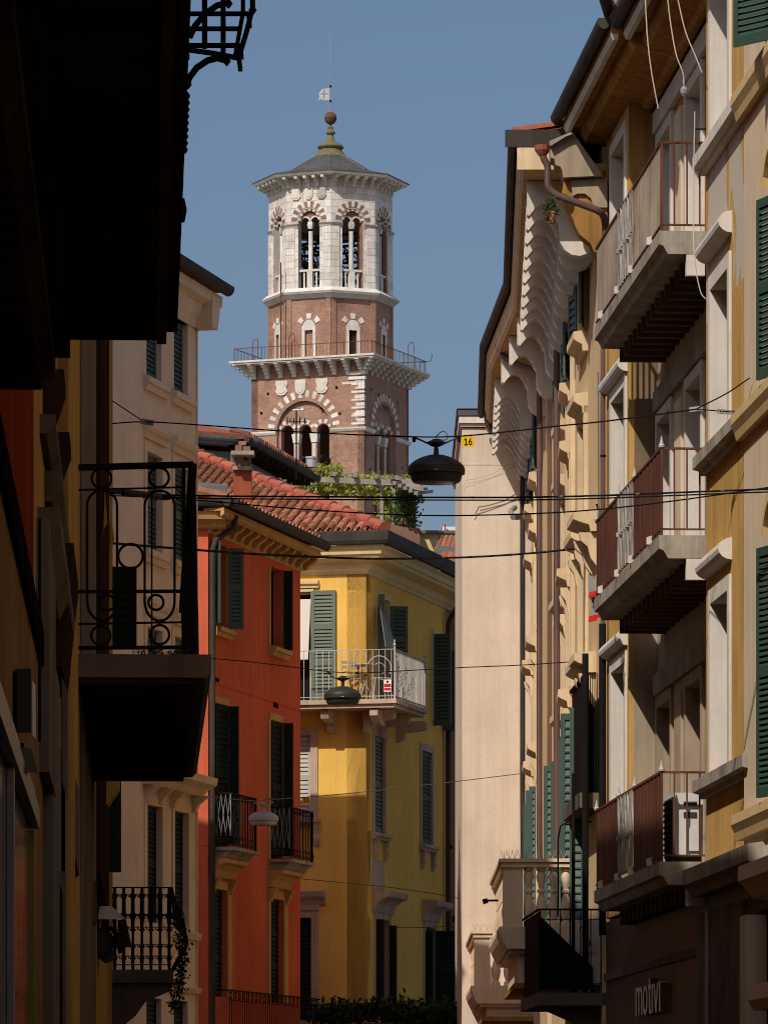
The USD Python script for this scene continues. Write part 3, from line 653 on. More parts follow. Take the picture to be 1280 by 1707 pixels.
shelf = lambda z, pr: [(0, z - .26), (pr * .35, z - .26), (pr * .42, z - .17), (pr * .8, z - .13), (pr, z - .1), (pr, z), (0, z + .03)]
def panel_hood(fr, s, z, pr, half, bracket=True, m=None):
    m = MB().prism(fr, shelf(z, pr), s - half, s + half)
    if bracket:
        for e in (-half + .08, half - .2):
            m.prism(fr, [(0, z - .27), (pr * .78, z - .27), (pr * .7, z - .38), (pr * .45, z - .46), (pr * .32, z - .62), (.04, z - .72), (0, z - .72)], s + e, s + e + .12)
    return m
for p in cols:
    fr, s = seg_at(p)
    for j, (z0, z1) in enumerate(rows):
        w = window(beige_house, fr, s - .5, s + .5, z0, z1, depth=.2, surround='beige_trim', sw=.16, sp=.06)
    emit(beige_house, 'sill', panel_hood(fr, s, 12.68, .20, .66, False), 'beige_trim')
    emit(beige_house, 'hood', panel_hood(fr, s, 11.82, .20, .66, False), 'beige_trim')
    emit(beige_house, 'hood', panel_hood(fr, s, 9.93, .24, .72), 'beige_trim')
    emit(beige_house, 'sill', panel_hood(fr, s, 8.15, .22, .70), 'beige_trim')
    # shutters of the top row lie folded back on the wall, the tall ones below stand open
    for sd in (-1, 1):
        q = fr.sub(s + sd * .52, .05, 8 if sd > 0 else 172)
        if sd < 0: q = Fr(q.o, q.t, -q.n)
        shutter(beige_house, q, .5, 12.74, 14.05, 'green_paint', pitch=.1)
for p, w_, dd in ((119.5, .27, 80), (112, .17, 80), (104.5, .19, 80), (97.5, .19, 80), (93.6, .17, 80)):
    fr, s = seg_at(p)
    shutter(beige_house, fr.sub(s + .5, .02, 84), w_, 4.5, 7.5, 'green_paint', pitch=.11, sections=2)
    shutter(beige_house, fr.sub(s - .5, .02, 84), w_ * .8, 4.5, 7.5, 'green_paint', pitch=.11, sections=2)
# pilaster strips next to the windows
for p in (115.5, 109, 102.2, 96.3):
    fr, s = seg_at(p)
    emit(beige_house, 'pilaster', MB().box(fr, s - .18, s + .18, 0, .07, 0, 14.2), 'beige_trim')
q, sq = seg_at(123.4)
emit(beige_house, 'pediment', panel_hood(q, sq, 9.93, .36, .62), 'beige_trim')
emit(beige_house, 'sill', panel_hood(*seg_at(122.4), 8.1, .30, .5), 'beige_trim')
# the cornice: soffit, cyma, gutter, first tiles
for i, (fr, L) in enumerate(ES):
    e0, e1 = 0, L
    emit(beige_house, 'soffit', MB().prism(fr, [(-.12, 14.42), (-.12, 14.5), (-1.5, 14.5), (-1.5, 14.42)], e0, e1), 'beige')
    emit(beige_house, 'cornice', MB().prism(fr, [(-.16, 14.421), (-.11, 14.425), (-.10, 14.47), (-.07, 14.49), (-.05, 14.62), (-.03, 14.70), (-.16, 14.74)], e0, e1), 'beige_trim')
    t = np.linspace(180, 360, 8)
    emit(beige_house, 'gutter', MB().prism(fr, [(.02 + .07 * math.cos(math.radians(x)), 14.82 + .10 * math.sin(math.radians(x))) for x in t] + [(.09, 14.86), (-.05, 14.86)], e0, e1), 'gutter_brown')
    emit(beige_house, 'roof', MB().prism(fr, [(.0, 14.87), (.02, 14.90), (-4.5, 15.35), (-4.5, 15.25)], e0 + .02, e1), 'roof_tile')
    n = int(L / .21)
    if i == 0:
        for k in range(6):
            x = .12 + k * .21
            q = MB()
            tt = np.linspace(0, 180, 7)
            a = [fr.P(x + .1 * math.cos(math.radians(w)), .03, 14.93 + .085 * math.sin(math.radians(w))) for w in tt]; b = [fr.P(x + .085 * math.cos(math.radians(w)), -1.2, 15.10 + .07 * math.sin(math.radians(w))) for w in tt]
            v = np.array(a + b); k0 = np.arange(6); q.add(v, np.vstack([np.column_stack([k0, k0 + 1, k0 + 8]), np.column_stack([k0, k0 + 8, k0 + 7])]), closed=False)
            emit(beige_house, 'tile', q, 'ridge_tile')
fr0 = ES[0][0]
emit(beige_house, 'gutter_end', MB().box(fr0, -.02, -.001, -.8, .13, 14.72, 14.95), 'gutter_brown')
emit(beige_house, 'cornice_end', MB().box(fr0, -.02, -.002, -.8, -.03, 14.42, 14.71), 'beige_trim')
# scrolled corbels, each one a piece
tp = np.linspace(0, 1, 9)
prof = [(-.17, 14.41), (-.17, 13.96), (-.20, 13.94)]
prof += [(-.20 - .33 * t, 13.94 + .20 * math.sin(t * math.pi * .8) - .06 * t) for t in tp[1:]]
prof += [(-.56, 13.92), (-.60, 13.86)]
prof += [(-.86 + .26 * math.cos(math.radians(a)), 13.68 + .28 * math.sin(math.radians(a))) for a in (10, -20, -45, -70, -95, -120, -145, -170)]
prof += [(-1.5, 13.7), (-1.5, 14.41)]
for i, (fr, L) in enumerate(ES):
    n = (10, 3, 8)[i]
    for k in range(n):
        s = .75 + (L - .8) * k / n if i != 1 else .4 + (L - .3) * k / n
        emit(beige_house, 'corbel', MB().prism(fr, prof, s, s + .25), 'corbel_stone')
        emit(beige_house, 'corbel_plate', MB().box(fr, s + .251, s + (L - .5) / n - .002, -1.45, -.9, 14.0, 14.415), 'beige')
# drain pipes
def pipe(parent, pts, r, material, name='drainpipe', n=10, brackets=True):
    p = [np.asarray(q, float) for q in pts]
    return emit(parent, name, MB().tube(soften(p), r, n), material)
def soften(p, k=.14):
    out = [p[0]]
    for a, b, c in zip(p[:-2], p[1:-1], p[2:]):
        u, w = a - b, c - b; lu, lw = np.linalg.norm(u), np.linalg.norm(w); h = min(k, lu * .45, lw * .45)
        q0, q1 = b + u / lu * h, b + w / lw * h
        for t in (0, .25, .5, .75, 1): out.append((1 - t) ** 2 * q0 + 2 * t * (1 - t) * b + t * t * q1)
    return out + [p[-1]]
pipe(beige_house, [W(856, 424, 109.5), W(856, 452, 109.5), W(882, 470, 109.5), W(925, 488, 109.8), W(928, 520, 110), W(928, 1330, 110), W(929, 1440, 110)], .05, 'copper')
pipe(beige_house, [W(829, 572, 101.5), W(833, 590, 101.5), W(855, 604, 101.8), W(893, 618, 102.5), W(899, 640, 102.8), W(899, 1400, 102.8), W(900, 1450, 102.8)], .048, 'copper')
pipe(beige_house, [W(871, 800, 92.5), W(871, 1330, 92.5), W(872, 1450, 92.5)], .05, 'gutter_brown')
pipe(beige_house, [W(810, 660, 92.3), W(811, 705, 92.3), W(824, 722, 92.3), W(868, 742, 92.3), W(872, 770, 92.3), W(871, 810, 92.3)], .05, 'gutter_brown')
pipe(ochre_house, [W(903, 244, 127.4), W(905, 262, 127.4), W(913, 275, 127.4), W(913, 312, 127.4), W(925, 324, 127.4), W(1002, 352, 127.4), W(1009, 368, 127), W(1009, 470, 127)], .047, 'copper')
emit(ochre_house, 'hopper', MB().lathe(W(904, 250, 127.4), [(.02, -.1), (.06, -.06), (.1, .0), (.11, .06)], 12), 'copper_red')
pipe(ochre_house, [W(1005, 545, 126), W(1005, 1040, 126)], .034, 'copper')
pipe(ochre_house, [W(1004, 1040, 126), W(1004, 1560, 126)], .048, 'iron')
for v in (640, 760, 880): emit(ochre_house, 'pipe_clip', MB().lathe(W(1005, v, 126), [(.04, -.012), (.04, .012)], 10), 'iron')
pipe(beige_house, [W(997, 620, 124.6), W(998, 980, 124.6)], .010, 'cable_grey', 'conduit', 6)
emit(beige_house, 'wall_lamp', MB().bar(W(995, 840, 124.3), W(999, 852, 124.3), .04).bar(W(996, 850, 124), W(1000, 862, 124), .03), 'iron')
# shadowed narrow balconies at the near end
def sheet_balcony(parent, u0, u1, p0, p1, vs0, vtop, vslab, label):
    pass
nb = WS[0][0]
for (zs, zr, dd, lab) in ((6.15, 7.75, .16, 'narrow balcony with dark sheet, upper'), ):
    m = MB().box(nb, .2, 3.2, 0, dd + .14, zs - .2, zs)
    b_ = emit(beige_house, 'balcony', m, 'dark_stone', 'narrow balcony hung with dark sheet')
    emit(b_, 'sheet', MB().box(nb, .25, 3.1, dd, dd + .02, zs - .02, zr), 'iron')
    emit(b_, 'rail', MB().bar(nb.P(.2, dd + .03, zr), nb.P(3.2, dd + .03, zr), .04), 'iron')
    for k in range(6): emit(b_, 'baluster', MB().box(nb, .2, .22, .02 + k * .03, .03 + k * .03, zs, zr), 'iron')
# black iron balcony in front
dkz, dkr = 3.47, 4.58
d0, d1 = .0, 0.86
m = MB().box(nb, .0, 3.6, -.05, d1, dkz - .17, dkz)
bb = emit(beige_house, 'balcony', m, 'dark_stone', 'black iron balcony with a dark sheet behind its rail')
emit(bb, 'sheet', MB().face(nb.sub(.35, 0, 90), Polygon([(d1 - .03, dkz + .05), (d1 - .03, dkr - .05), (.1, dkz + .35), (.1, dkz + .05)]), 0, .01), 'iron')
emit(bb, 'sheet', MB().box(nb, .03, 3.4, d1 - .045, d1 - .03, dkz, dkr - .02), 'iron')
q = MB().bar(nb.P(.02, 0, dkr), nb.P(.02, d1, dkr), .025).bar(nb.P(.02, d1 - .01, dkr), nb.P(3.5, d1 - .01, dkr), .025).bar(nb.P(.02, 0, dkr - .13), nb.P(.02, d1, dkr - .13), .012).bar(nb.P(.02, 0, dkz + .12), nb.P(.02, d1, dkz + .12), .014)
emit(bb, 'rail', q, 'iron')
for k in range(7): emit(bb, 'baluster', MB().box(nb, .012, .028, .01 + k * (d1 - .04) / 6, .024 + k * (d1 - .04) / 6, dkz, dkr), 'iron')
ex, ez = np.array([*nb.n, 0]), np.array([0, 0, 1.0])
for c, R in ((nb.P(.02, .25, dkr - .28), .05), (nb.P(.02, .2, dkr - .45), .035), (nb.P(.02, .5, dkr - .6), .06), (nb.P(.02, .3, dkz + .25), .05)):
    emit(bb, 'scroll', MB().ring(c, ex, ez, R, .008, 14, 5, 0, 300), 'iron')
emit(bb, 'tall_post', MB().tube([nb.P(.1, .22, dkz), nb.P(.1, .22, 8.0)], .045, 8), 'iron')
emit(bb, 'tall_post', MB().tube([nb.P(.1, .38, dkz), nb.P(.1, .38, 6.4)], .025, 8), 'iron')
emit(bb, 'bracket', MB().prism(nb, [(0, dkz - .75), (.1, dkz - .72), (.35, dkz - .4), (.8, dkz - .2), (.8, dkz - .171), (0, dkz - .171)], .3, .5), 'dark_stone')
emit(bb, 'cable_bow', MB().tube([W(930, 1530, 122), W(930, 1400, 122), W(934, 1378, 122), W(945, 1371, 122), W(998, 1370, 122)], .012, 6), 'iron')
ac2 = thing('air_conditioner', 'dull white air conditioner behind the bars of the black iron balcony', 'air conditioner', nb.P(.3, .1, dkz))
emit(ac2, 'case', MB().box(nb, .42, 1.2, .0, .36, dkz + .12, dkz + 1.0), 'ac_white')
emit(ac2, 'side_panel', MB().box(nb, .405, .419, .05, .30, dkz + .55, dkz + .85), 'ac_white')
for k in (0, .28): emit(ac2, 'foot', MB().box(nb, .42, 1.2, .02 + k, .08 + k, dkz + .002, dkz + .12), 'ac_dark')

# ------------------------------------------------------------------ stone balustrade balconies
def balustrade_balcony(parent, fr, s0, s1, d0, d1, zr, hgt, material, nb_front, nb_side, base_h, label, spikes=True):
    zf = zr - hgt
    prof = [(d0, zf - .28), (d1 - .06, zf - .28), (d1 - .02, zf - .2), (d1 + .02, zf - .12), (d1 + .05, zf - .04), (d1 + .05, zf + .03), (d0, zf + .03)]
    b = emit(parent, 'balcony', MB().prism(fr, prof, s0 - .05, s1 + .05), material, label)
    cap = lambda w: [(-w, 0), (w, 0), (w, .05), (w * .85, .1), (-w * .85, .1), (-w, .05)]
    m = MB().box(fr, s0 - .06, s0 + .2, d0, d1 + .05, zr - .05, zr).box(fr, s0 - .03, s0 + .17, d0, d1 + .02, zr - .12, zr - .052)
    m.box(fr, s0 + .201, s1 + .05, d1 - .2, d1 + .05, zr - .05, zr).box(fr, s0 + .171, s1 + .02, d1 - .17, d1 + .02, zr - .12, zr - .052)
    emit(b, 'coping', m, material)
    for e in ((s0 + .004, s0 + .15, d1 - .28, d1 - .002), (s0 + .004, s0 + .15, d0, d0 + .12), (s1 - .15, s1, d1 - .18, d1 - .002)):
        emit(b, 'pedestal', MB().box(fr, *e, zf + .03, zr - .121), material)
    h = hgt - .15; r = .075
    bp = [(r * .95, 0), (r * .95, h * .07), (r * .55, h * .1), (r * .95, h * .22), (r * 1.05, h * .32), (r * .8, h * .45), (r * .45, h * .56), (r * .75, h * .58), (r * .75, h * .62), (r * .5, h * .64), (r * .6, h * .72), (r * .95, h * .84), (r * .6, h * .93), (r * .95, h * .95), (r * .95, h)]
    for k in range(nb_front):
        d = d0 + .12 + (d1 - .28 - d0 - .12) * (k + .5) / nb_front
        emit(b, 'baluster', MB().lathe(fr.P(s0 + .075, d, zf + .03), bp, 12), material, smooth=40)
    for k in range(nb_side):
        s = s0 + .15 + (s1 - s0 - .3) * (k + .5) / nb_side
        emit(b, 'baluster', MB().lathe(fr.P(s, d1 - .09, zf + .03), bp, 12), material, smooth=40)
    # panelled underside carried on a block
    m = MB().box(fr, s0 + .03, s1 - .3, d0, d1 - .10, zf - .34, zf - .282).box(fr, s0 + .12, s1 - .5, d0, d1 - .22, zf - base_h, zf - .342)
    emit(b, 'underside', m, material)
    emit(b, 'underside_moulding', MB().box(fr, s0 + .06, s1 - .5, d0, d1 - .16, zf - base_h - .08, zf - base_h - .002), 'rust_ochre')
    emit(b, 'underside_panel', MB().box(fr, s0 + .105, s0 + .119, d0 + .1, d1 - .35, zf - base_h + .12, zf - .45), material)
    if spikes:
        for k in range(14):
            s = s0 + .02; d = d0 + .08 + (d1 - d0 - .1) * (k / 13)
            if 4 < k < 9: continue
            q = MB()
            for j in (-1, 0, 1): q.bar(fr.P(s + .05, d, zr), fr.P(s + .05 + .02 * j, d + .045 * j, zr + .12), .004)
            emit(b, 'bird_spike', q, 'iron_grey')
    return b
fa = WS[1][0]
sA = (f / 119.6 - fa.o[1]) / fa.t[1]
FA = Fr((2.62, f / 119.6), (-.0, 1), (-1, 0))
balustrade_balcony(beige_house, FA, 0, 6.6, -.12, 2.62 - (838 - U0) / 119.6, 5.43, .98, 'blush_trim', 4, 14, .75, 'balcony with stone balustrade, in half shade')
emit(beige_house, 'balcony_lamp', MB().bar(FA.P(1.2, 1.0, 4.9), FA.P(1.2, 1.15, 4.9), .03).bar(FA.P(1.2, 1.15, 4.9), FA.P(1.2, 1.22, 4.88), .07), 'iron')

# ------------------------------------------------------------------ the cream house whose end wall closes the right side
cream_house = thing('house', 'plain cream end wall facing down the street under a white cornice', 'house', W(770, V0, 90.5))
FC = Fr(W(770, 0, 90.5)[:2], (1, 0), (0, -1))
wC = (890 - 770) / 90.5
emit(cream_house, 'wall', MB().box(FC, 0, wC + 6, -9, 0, 0, 14.6), 'cream')
emit(cream_house, 'plaster_joint', MB().box(FC, 0.002, wC, 0.001, .006, 13.92, 13.94), 'beige_trim')
emit(cream_house, 'cornice', MB().box(FC, -.03, wC + 2, -9.05, .05, 14.62, 14.68).box(FC, -.06, wC + 2, -9.09, .10, 14.682, 14.82), 'white_stone')
emit(cream_house, 'roof_edge', MB().box(FC, -.08, wC + 2, -9.12, .13, 14.822, 14.95), 'slate')
emit(cream_house, 'roof', MB().hexa([FC.P(-.1, .15, 14.935), FC.P(wC + 6, .15, 14.935), FC.P(wC + 6, -9, 14.935), FC.P(-.1, -9, 14.935), FC.P(2.6, -2, 15.1), FC.P(6, -2, 15.1), FC.P(6, -6, 15.1), FC.P(2.6, -6, 15.1)]), 'ridge_tile')
for pts in ([(866, 771), (845, 775), (820, 790), (792, 798), (778, 800), (772, 812)], [(866, 773), (846, 782), (822, 796), (795, 806), (776, 812), (771, 822)], [(862, 774), (838, 790), (815, 797), (780, 806)]):
    emit(cream_house, 'wire', MB().tube([W(u, v, 90.9) for u, v in pts], .008, 5), 'cable_pale')
q = MB().tube([W(858, 846, 91.2), W(851, 852, 91.6), W(855, 862, 92)], .05, 8).bar(W(856, 862, 91.2), W(866, 862, 91), .1)
emit(cream_house, 'floodlight', q, 'iron_grey')
FB = Fr((2.68, f / 96.5), (0, 1), (-1, 0))
balustrade_balcony(cream_house, FB, 0, f / 90.5 - f / 96.5 - .02, -.3, 2.68 - (790 - U0) / 96.5, 5.1, .98, 'blush_trim', 5, 6, .5, 'sunlit balcony with stone balustrade at the foot of the end wall')

# plant rooted in the eaves
hp = thing('wall_plant', 'small leafy plant in a clay pot hanging under the drainpipe elbow', 'plant', W(918, 362, 127.6))
emit(hp, 'pot', MB().lathe(W(918, 372, 127.6), [(.05, 0), (.075, .12), (.085, .13), (.08, .15)], 12), 'terracotta')
emit(hp, 'foliage', MB().leaves([W(918, 345, 127.6), W(915, 352, 127.6), W(922, 350, 127.6), W(919, 338, 127.6), W(912, 358, 127.7)], .055, (.035, .035, .045), 420, 3), 'fern_leaf')
# ------------------------------------------------------------------ left side: the near dark house
LN = Fr.px(115, 310, 240, 'L')
sp = LN.sp
S_END, S_MID = sp(136), sp(232)
dark_house = thing('house', 'shadowed house at the left edge with projecting balconies and a shop window below', 'house', LN.P(0, 0, 0))
sR0, sR1 = LN.s(-40), LN.s(56)
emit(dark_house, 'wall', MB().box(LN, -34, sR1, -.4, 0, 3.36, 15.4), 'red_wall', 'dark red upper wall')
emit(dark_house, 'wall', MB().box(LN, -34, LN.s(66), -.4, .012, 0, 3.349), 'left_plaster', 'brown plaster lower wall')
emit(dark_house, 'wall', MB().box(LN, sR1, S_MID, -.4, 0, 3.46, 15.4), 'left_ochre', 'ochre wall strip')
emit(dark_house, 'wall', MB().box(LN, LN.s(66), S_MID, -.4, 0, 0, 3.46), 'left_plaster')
emit(dark_house, 'body', MB().box(LN, -34, S_MID, -9, -.41, 0, 15.4), 'dark_room')
emit(dark_house, 'roof', MB().prism(LN, [(.75, 15.4), (.75, 15.52), (-4.5, 16.6), (-9, 15.5), (-9, 15.4)], -34, S_MID), 'roof_tile')
emit(dark_house, 'string_course', MB().box(LN, -34, LN.s(70), .0, .03, 3.35, 3.475), 'soot_black')
emit(dark_house, 'pilaster', MB().box(LN, LN.s(60), LN.s(72), .0, .05, 2.95, 3.9), 'left_stone')
emit(dark_house, 'pilaster', MB().box(LN, LN.s(70), LN.s(82), .0, .045, 0, 3.5), 'left_stone')
for (ua, ub, va, vb, d) in ((62, 92, 845, 915, .085), (66, 84, 690, 722, .06), (74, 92, 785, 835, .07)):
    s0, s1 = LN.s(ua, .0), LN.s(ub, 0); p = f / LN.P(s0, 0, 0)[1]
    z1 = EYE + (V0 - va) / p; z0 = EYE + (V0 - vb) / p
    emit(dark_house, 'stone_bracket', MB().prism(LN, [(0, z0), (d * .45, z0), (d, z0 + (z1 - z0) * .6), (d, z1), (0, z1)], s0, s1 + .3), 'left_stone')
for (ua, va, vb, d, w_) in ((71, 615, 690, .085, .45), (80, 720, 790, .09, .5), (84, 905, 1110, .10, 1.6)):
    s0 = LN.s(ua); p = f / LN.P(s0, 0, 0)[1]; z1 = EYE + (V0 - va) / p; z0 = EYE + (V0 - vb) / p
    emit(dark_house, 'shutter_box', MB().prism(LN, [(0, z0), (d * .5, z0), (d, z1 - .05), (d, z1), (0, z1)], s0, s0 + w_), 'brown_wood')
for (ua, ub, va, vb) in ((96, 112, 640, 1000),):
    s0, s1 = LN.s(ua), LN.s(ub); emit(dark_house, 'window_frame', MB().box(LN, s0, s1, 0, .05, 3.9, 6.5), 'left_ochre')
emit(dark_house, 'loose_cable', MB().tube([LN.P(LN.s(52), .03, z) for z in np.linspace(3.0, 3.8, 9)], .006, 6), 'iron')
# the shop window with its brassy frame
s0, s1 = -30, LN.s(50, .02)
emit(dark_house, 'shop_window', MB().box(LN, s0, s1, .013, .02, 0.3, 2.62), 'glass_dark')
emit(dark_house, 'shop_frame', MB().box(LN, s0, s1 + .12, .013, .05, 2.63, 2.70).box(LN, s0, s1 + .1, .013, .035, 2.701, 2.76), 'gold_frame')
emit(dark_house, 'shop_frame', MB().box(LN, LN.s(17, .03), LN.s(19, .03), .021, .04, 0.3, 2.62), 'iron_grey')
emit(dark_house, 'shop_frame', MB().box(LN, s1, s1 + .1, .013, .035, 0.2, 2.62), 'gold_frame')
# dark openings further along the ground floor
for (ua, ub, z1) in ((93, 99, 2.75), (104, 113, 2.78), (122, 128, 2.9)):
    a, b = LN.s(ua), LN.s(ub)
    emit(dark_house, 'doorway', MB().box(LN, a, b, .0, .015, 0, z1), 'dark_room')
    emit(dark_house, 'door_post', MB().box(LN, b, b + .4, .0, .03, 0, z1 + .1), 'left_stone')
# overhead balcony: dark soffit, mouldings, knobs of its rail, iron basket
zb = 3.786; dA = .494; sA1 = sp(606); sA0 = sp(2100)
m = MB().box(LN, sA0, sA1, 0, dA - .055, zb, zb + .16)
ob = emit(dark_house, 'balcony', m, 'soffit_wood', 'black wooden balcony overhead, seen from below')
emit(ob, 'edge_moulding', MB().box(LN, sA0, sA1 - .01, dA - .0565, dA - .03, zb - .012, zb + .16), 'soffit_trim')
emit(ob, 'edge_board', MB().box(LN, sA0, sA1 - .02, dA - .0305, dA, zb + .02, zb + .2), 'soffit_wood')
for k in range(22):
    s = sA1 - .16 - k * .205
    emit(ob, 'modillion', MB().prism(LN, [(0, zb - .14), (.12, zb - .14), (.155, zb - .10), (.155, zb - .001), (0, zb - .001)], s, s + .15), 'soffit_wood')
    emit(ob, 'modillion_edge', MB().box(LN, s + .004, s + .146, .156, .160, zb - .10, zb - .02), 'soffit_trim')
emit(ob, 'wall_plate', MB().box(LN, sA0, sA1, 0.16, .2, zb - .05, zb - .001), 'soffit_wood')
for p in np.linspace(713, 752, 9):
    emit(ob, 'rail_knob', MB().lathe(LN.P(sp(p), dA + .004, zb + .12), [(.003, -.009), (.008, 0), (.003, .009)], 8), 'iron')
for p in (669,):
    emit(ob, 'rail_knob', MB().lathe(LN.P(sp(p), dA + .006, zb + .12), [(.004, -.03), (.010, 0), (.004, .03)], 8), 'iron')
bk = emit(ob, 'iron_basket', MB().box(LN, sp(800) - .01, sp(800) + .01, dA - .06, dA, zb + .02, zb + .6), 'iron')
for p in (800,):
    def L_(pts, w, nm, p=p): emit(bk, nm, MB().tube([W(u, v, p) for u, v in pts], w, 6), 'iron')
    for u in (309, 341, 372): L_([(u, -90), (u, 80 if u < 360 else 96)], .006, 'upright')
    L_([(420, -90), (421, 12), (411, 52), (398, 95)], .006, 'upright'); L_([(405, -90), (405, 20), (392, 92)], .005, 'upright')
    for v in (22, 47, 75): L_([(302, v), (400 if v > 40 else 414, v)], .0055, 'crossbar')
    L_([(312, 82), (355, 88), (397, 96)], .006, 'crossbar')
    L_([(316, 62), (325, 42), (342, 22), (362, 8), (381, 4)], .007, 'scroll')
    L_([(311, 142), (316, 128), (328, 112), (346, 100), (362, 96), (378, 100)], .0075, 'scroll')
    for u, v in ((381, 5), (378, 101), (421, 16), (313, 140)): emit(bk, 'knob', MB().lathe(W(u, v, p), [(.002, -.01), (.009, 0), (.002, .01)], 8), 'iron')
for u, v in ((398, 95), (400, 75), (414, 22), (309, 75)): emit(bk, 'crossbar', MB().bar(W(u, v, 800), W(u, v, 800) + np.array([0, .12, 0]), .009), 'iron')

# the middle balcony with rings in its railing
sL0, sL1 = sp(310), sp(242); zt = 4.18; zu = 4.055; D = .765
lb = emit(dark_house, 'balcony', MB().prism(LN, [(0, zu), (D - .03, zu), (D, zu + .03), (D, zt), (0, zt)], sL0, sL1), 'left_stone', 'balcony with ring patterned iron railing')
emit(lb, 'soffit', MB().box(LN, sL0 + .03, sL1 - .03, 0, D - .09, zu - .03, zu - .002), 'soffit_wood')
for k in range(5): emit(lb, 'soffit_board', MB().box(LN, sL0 + .2 + k * 1.2, sL0 + .24 + k * 1.2, 0, D - .09, zu - .04, zu - .031), 'soffit_wood')
ax3, az3 = np.array([*LN.n, 0.0]), np.array([0, 0, 1.0])
PXL = 310.0
Q = lambda u, v: LN.P(sL0 + .05, (u - 115) / PXL * 1.0 + .0, EYE + (V0 - v) / PXL)
ax3 = (Q(215, 900) - Q(115, 900)); ax3 /= np.linalg.norm(ax3)
emit(lb, 'top_rail', MB().bar(Q(105, 778), Q(323, 771), .05, .03), 'iron')
for va, vb, w_ in ((815, 809, .010), (985, 983, .018), (1039, 1035, .011), (1079, 1077, .02)): emit(lb, 'crossbar', MB().bar(Q(122, va), Q(304, vb), w_), 'iron')
for u, v, R in ((169, 795, 16.5), (265, 793, 16.5), (217.5, 925, 20.5), (179, 1003, 12.5), (260, 1002, 12.5), (168, 1058, 16), (266, 1056, 16)):
    emit(lb, 'ring', MB().ring(Q(u, v), ax3, az3, R / PXL, .0075, 24, 6), 'iron')
for u in (170, 266):
    w_, r_ = 25, 25
    pts = [(u - w_, 1000), (u - w_, 840)] + [(u - w_ * math.cos(math.radians(a)), 840 - r_ * math.sin(math.radians(a))) for a in range(15, 181, 15)] + [(u + w_, 1000)] + [(u + w_ * math.cos(math.radians(a)), 1000 + (r_ + 8) * math.sin(math.radians(a))) for a in range(15, 181, 15)]
    emit(lb, 'loop', MB().tube([Q(*q) for q in pts], .0075, 6), 'iron')
for u in (122, 253): emit(lb, 'upright', MB().bar(Q(u, 815), Q(u, 1079), .009), 'iron')
emit(lb, 'upright', MB().bar(Q(306, 775), Q(306, 1080), .02), 'iron')
for k in range(46):
    s = sL0 + .02 + (sL1 - sL0 - .1) * k / 45
    emit(lb, 'baluster', MB().bar(LN.P(s, D - .08, zt), LN.P(s, D - .10, zt + 1.0), .028 if k == 0 else .014), 'iron')
emit(lb, 'top_rail', MB().bar(LN.P(sL0, D - .10, zt + 1.015), LN.P(sL1 - .1, D - .10, zt + 1.015), .045, .03), 'iron')
emit(lb, 'crossbar', MB().bar(LN.P(sL0, D - .09, zt + .06), LN.P(sL1 - .1, D - .09, zt + .06), .02), 'iron')
moss = thing('balcony_moss', 'tufts of weeds growing along the edge of the ring railed balcony', 'weeds', LN.P(sL0, .5, zt))
emit(moss, 'foliage', MB().leaves([LN.P(sL0 + .04, d, zt + .015) for d in (.45, .5, .55, .62, .4)], .025, (.05, .03, .012), 160, 5), 'dark_leaf')

# box lamp on the wall
s0 = sp(500); bx = thing('wall_floodlight', 'black box floodlight fixed to the brown plaster wall at the left edge', 'floodlight', W(42, 1290, 560))
emit(bx, 'case', MB().hexa([W(28, 1222, 560), W(52, 1222, 560), W(50, 1222, 535), W(30, 1222, 535), W(28, 1115, 560), W(52, 1115, 560), W(50, 1115, 535), W(30, 1115, 535)]), 'ac_dark')
emit(bx, 'front_frame', MB().hexa([W(54, 1225, 555), W(60, 1232, 550), W(60, 1232, 535), W(54, 1225, 535), W(54, 1135, 555), W(59, 1142, 550), W(59, 1142, 535), W(54, 1135, 535)]), 'lamp_silver')
emit(bx, 'bracket', MB().bar(W(18, 1128, 558), W(30, 1128, 558), .012).bar(W(20, 1120, 558), W(20, 1270, 558), .014).bar(W(18, 1245, 558), W(40, 1245, 558), .02), 'iron')
emit(bx, 'reflector', MB().hexa([W(30, 1285, 560), W(64, 1290, 560), W(64, 1290, 538), W(30, 1285, 538), W(30, 1245, 560), W(52, 1248, 560), W(52, 1248, 538), W(30, 1245, 538)]), 'gutter_grey')
# glass blade signs
for (ua, ub, va, vb, p, lab) in ((98, 113, 1128, 1300, 385, 'tall glass blade sign standing off the wall, the nearer one under the ring railed balcony'), (118, 132, 1292, 1420, 325, 'narrow glass blade sign standing off the wall, the farther and lower one')):
    t_ = thing('blade_sign', lab, 'sign', W(ua, vb, p))
    emit(t_, 'glass', MB().hexa([W(ua, vb, p), W(ua + 4, vb, p), W(ua + 4, vb, p * .93), W(ua, vb, p * .93), W(ua, va, p), W(ua + 4, va, p), W(ua + 4, va, p * .93), W(ua, va, p * .93)]), 'glass_sign')
    emit(t_, 'panel', MB().hexa([W(ua + 5, vb, p), W(ub, vb + 40, p), W(ub, vb + 40, p * .93), W(ua + 5, vb, p * .93), W(ua + 5, va, p), W(ub, va + 25, p), W(ub, va + 25, p * .93), W(ua + 5, va, p * .93)]), 'gutter_grey')

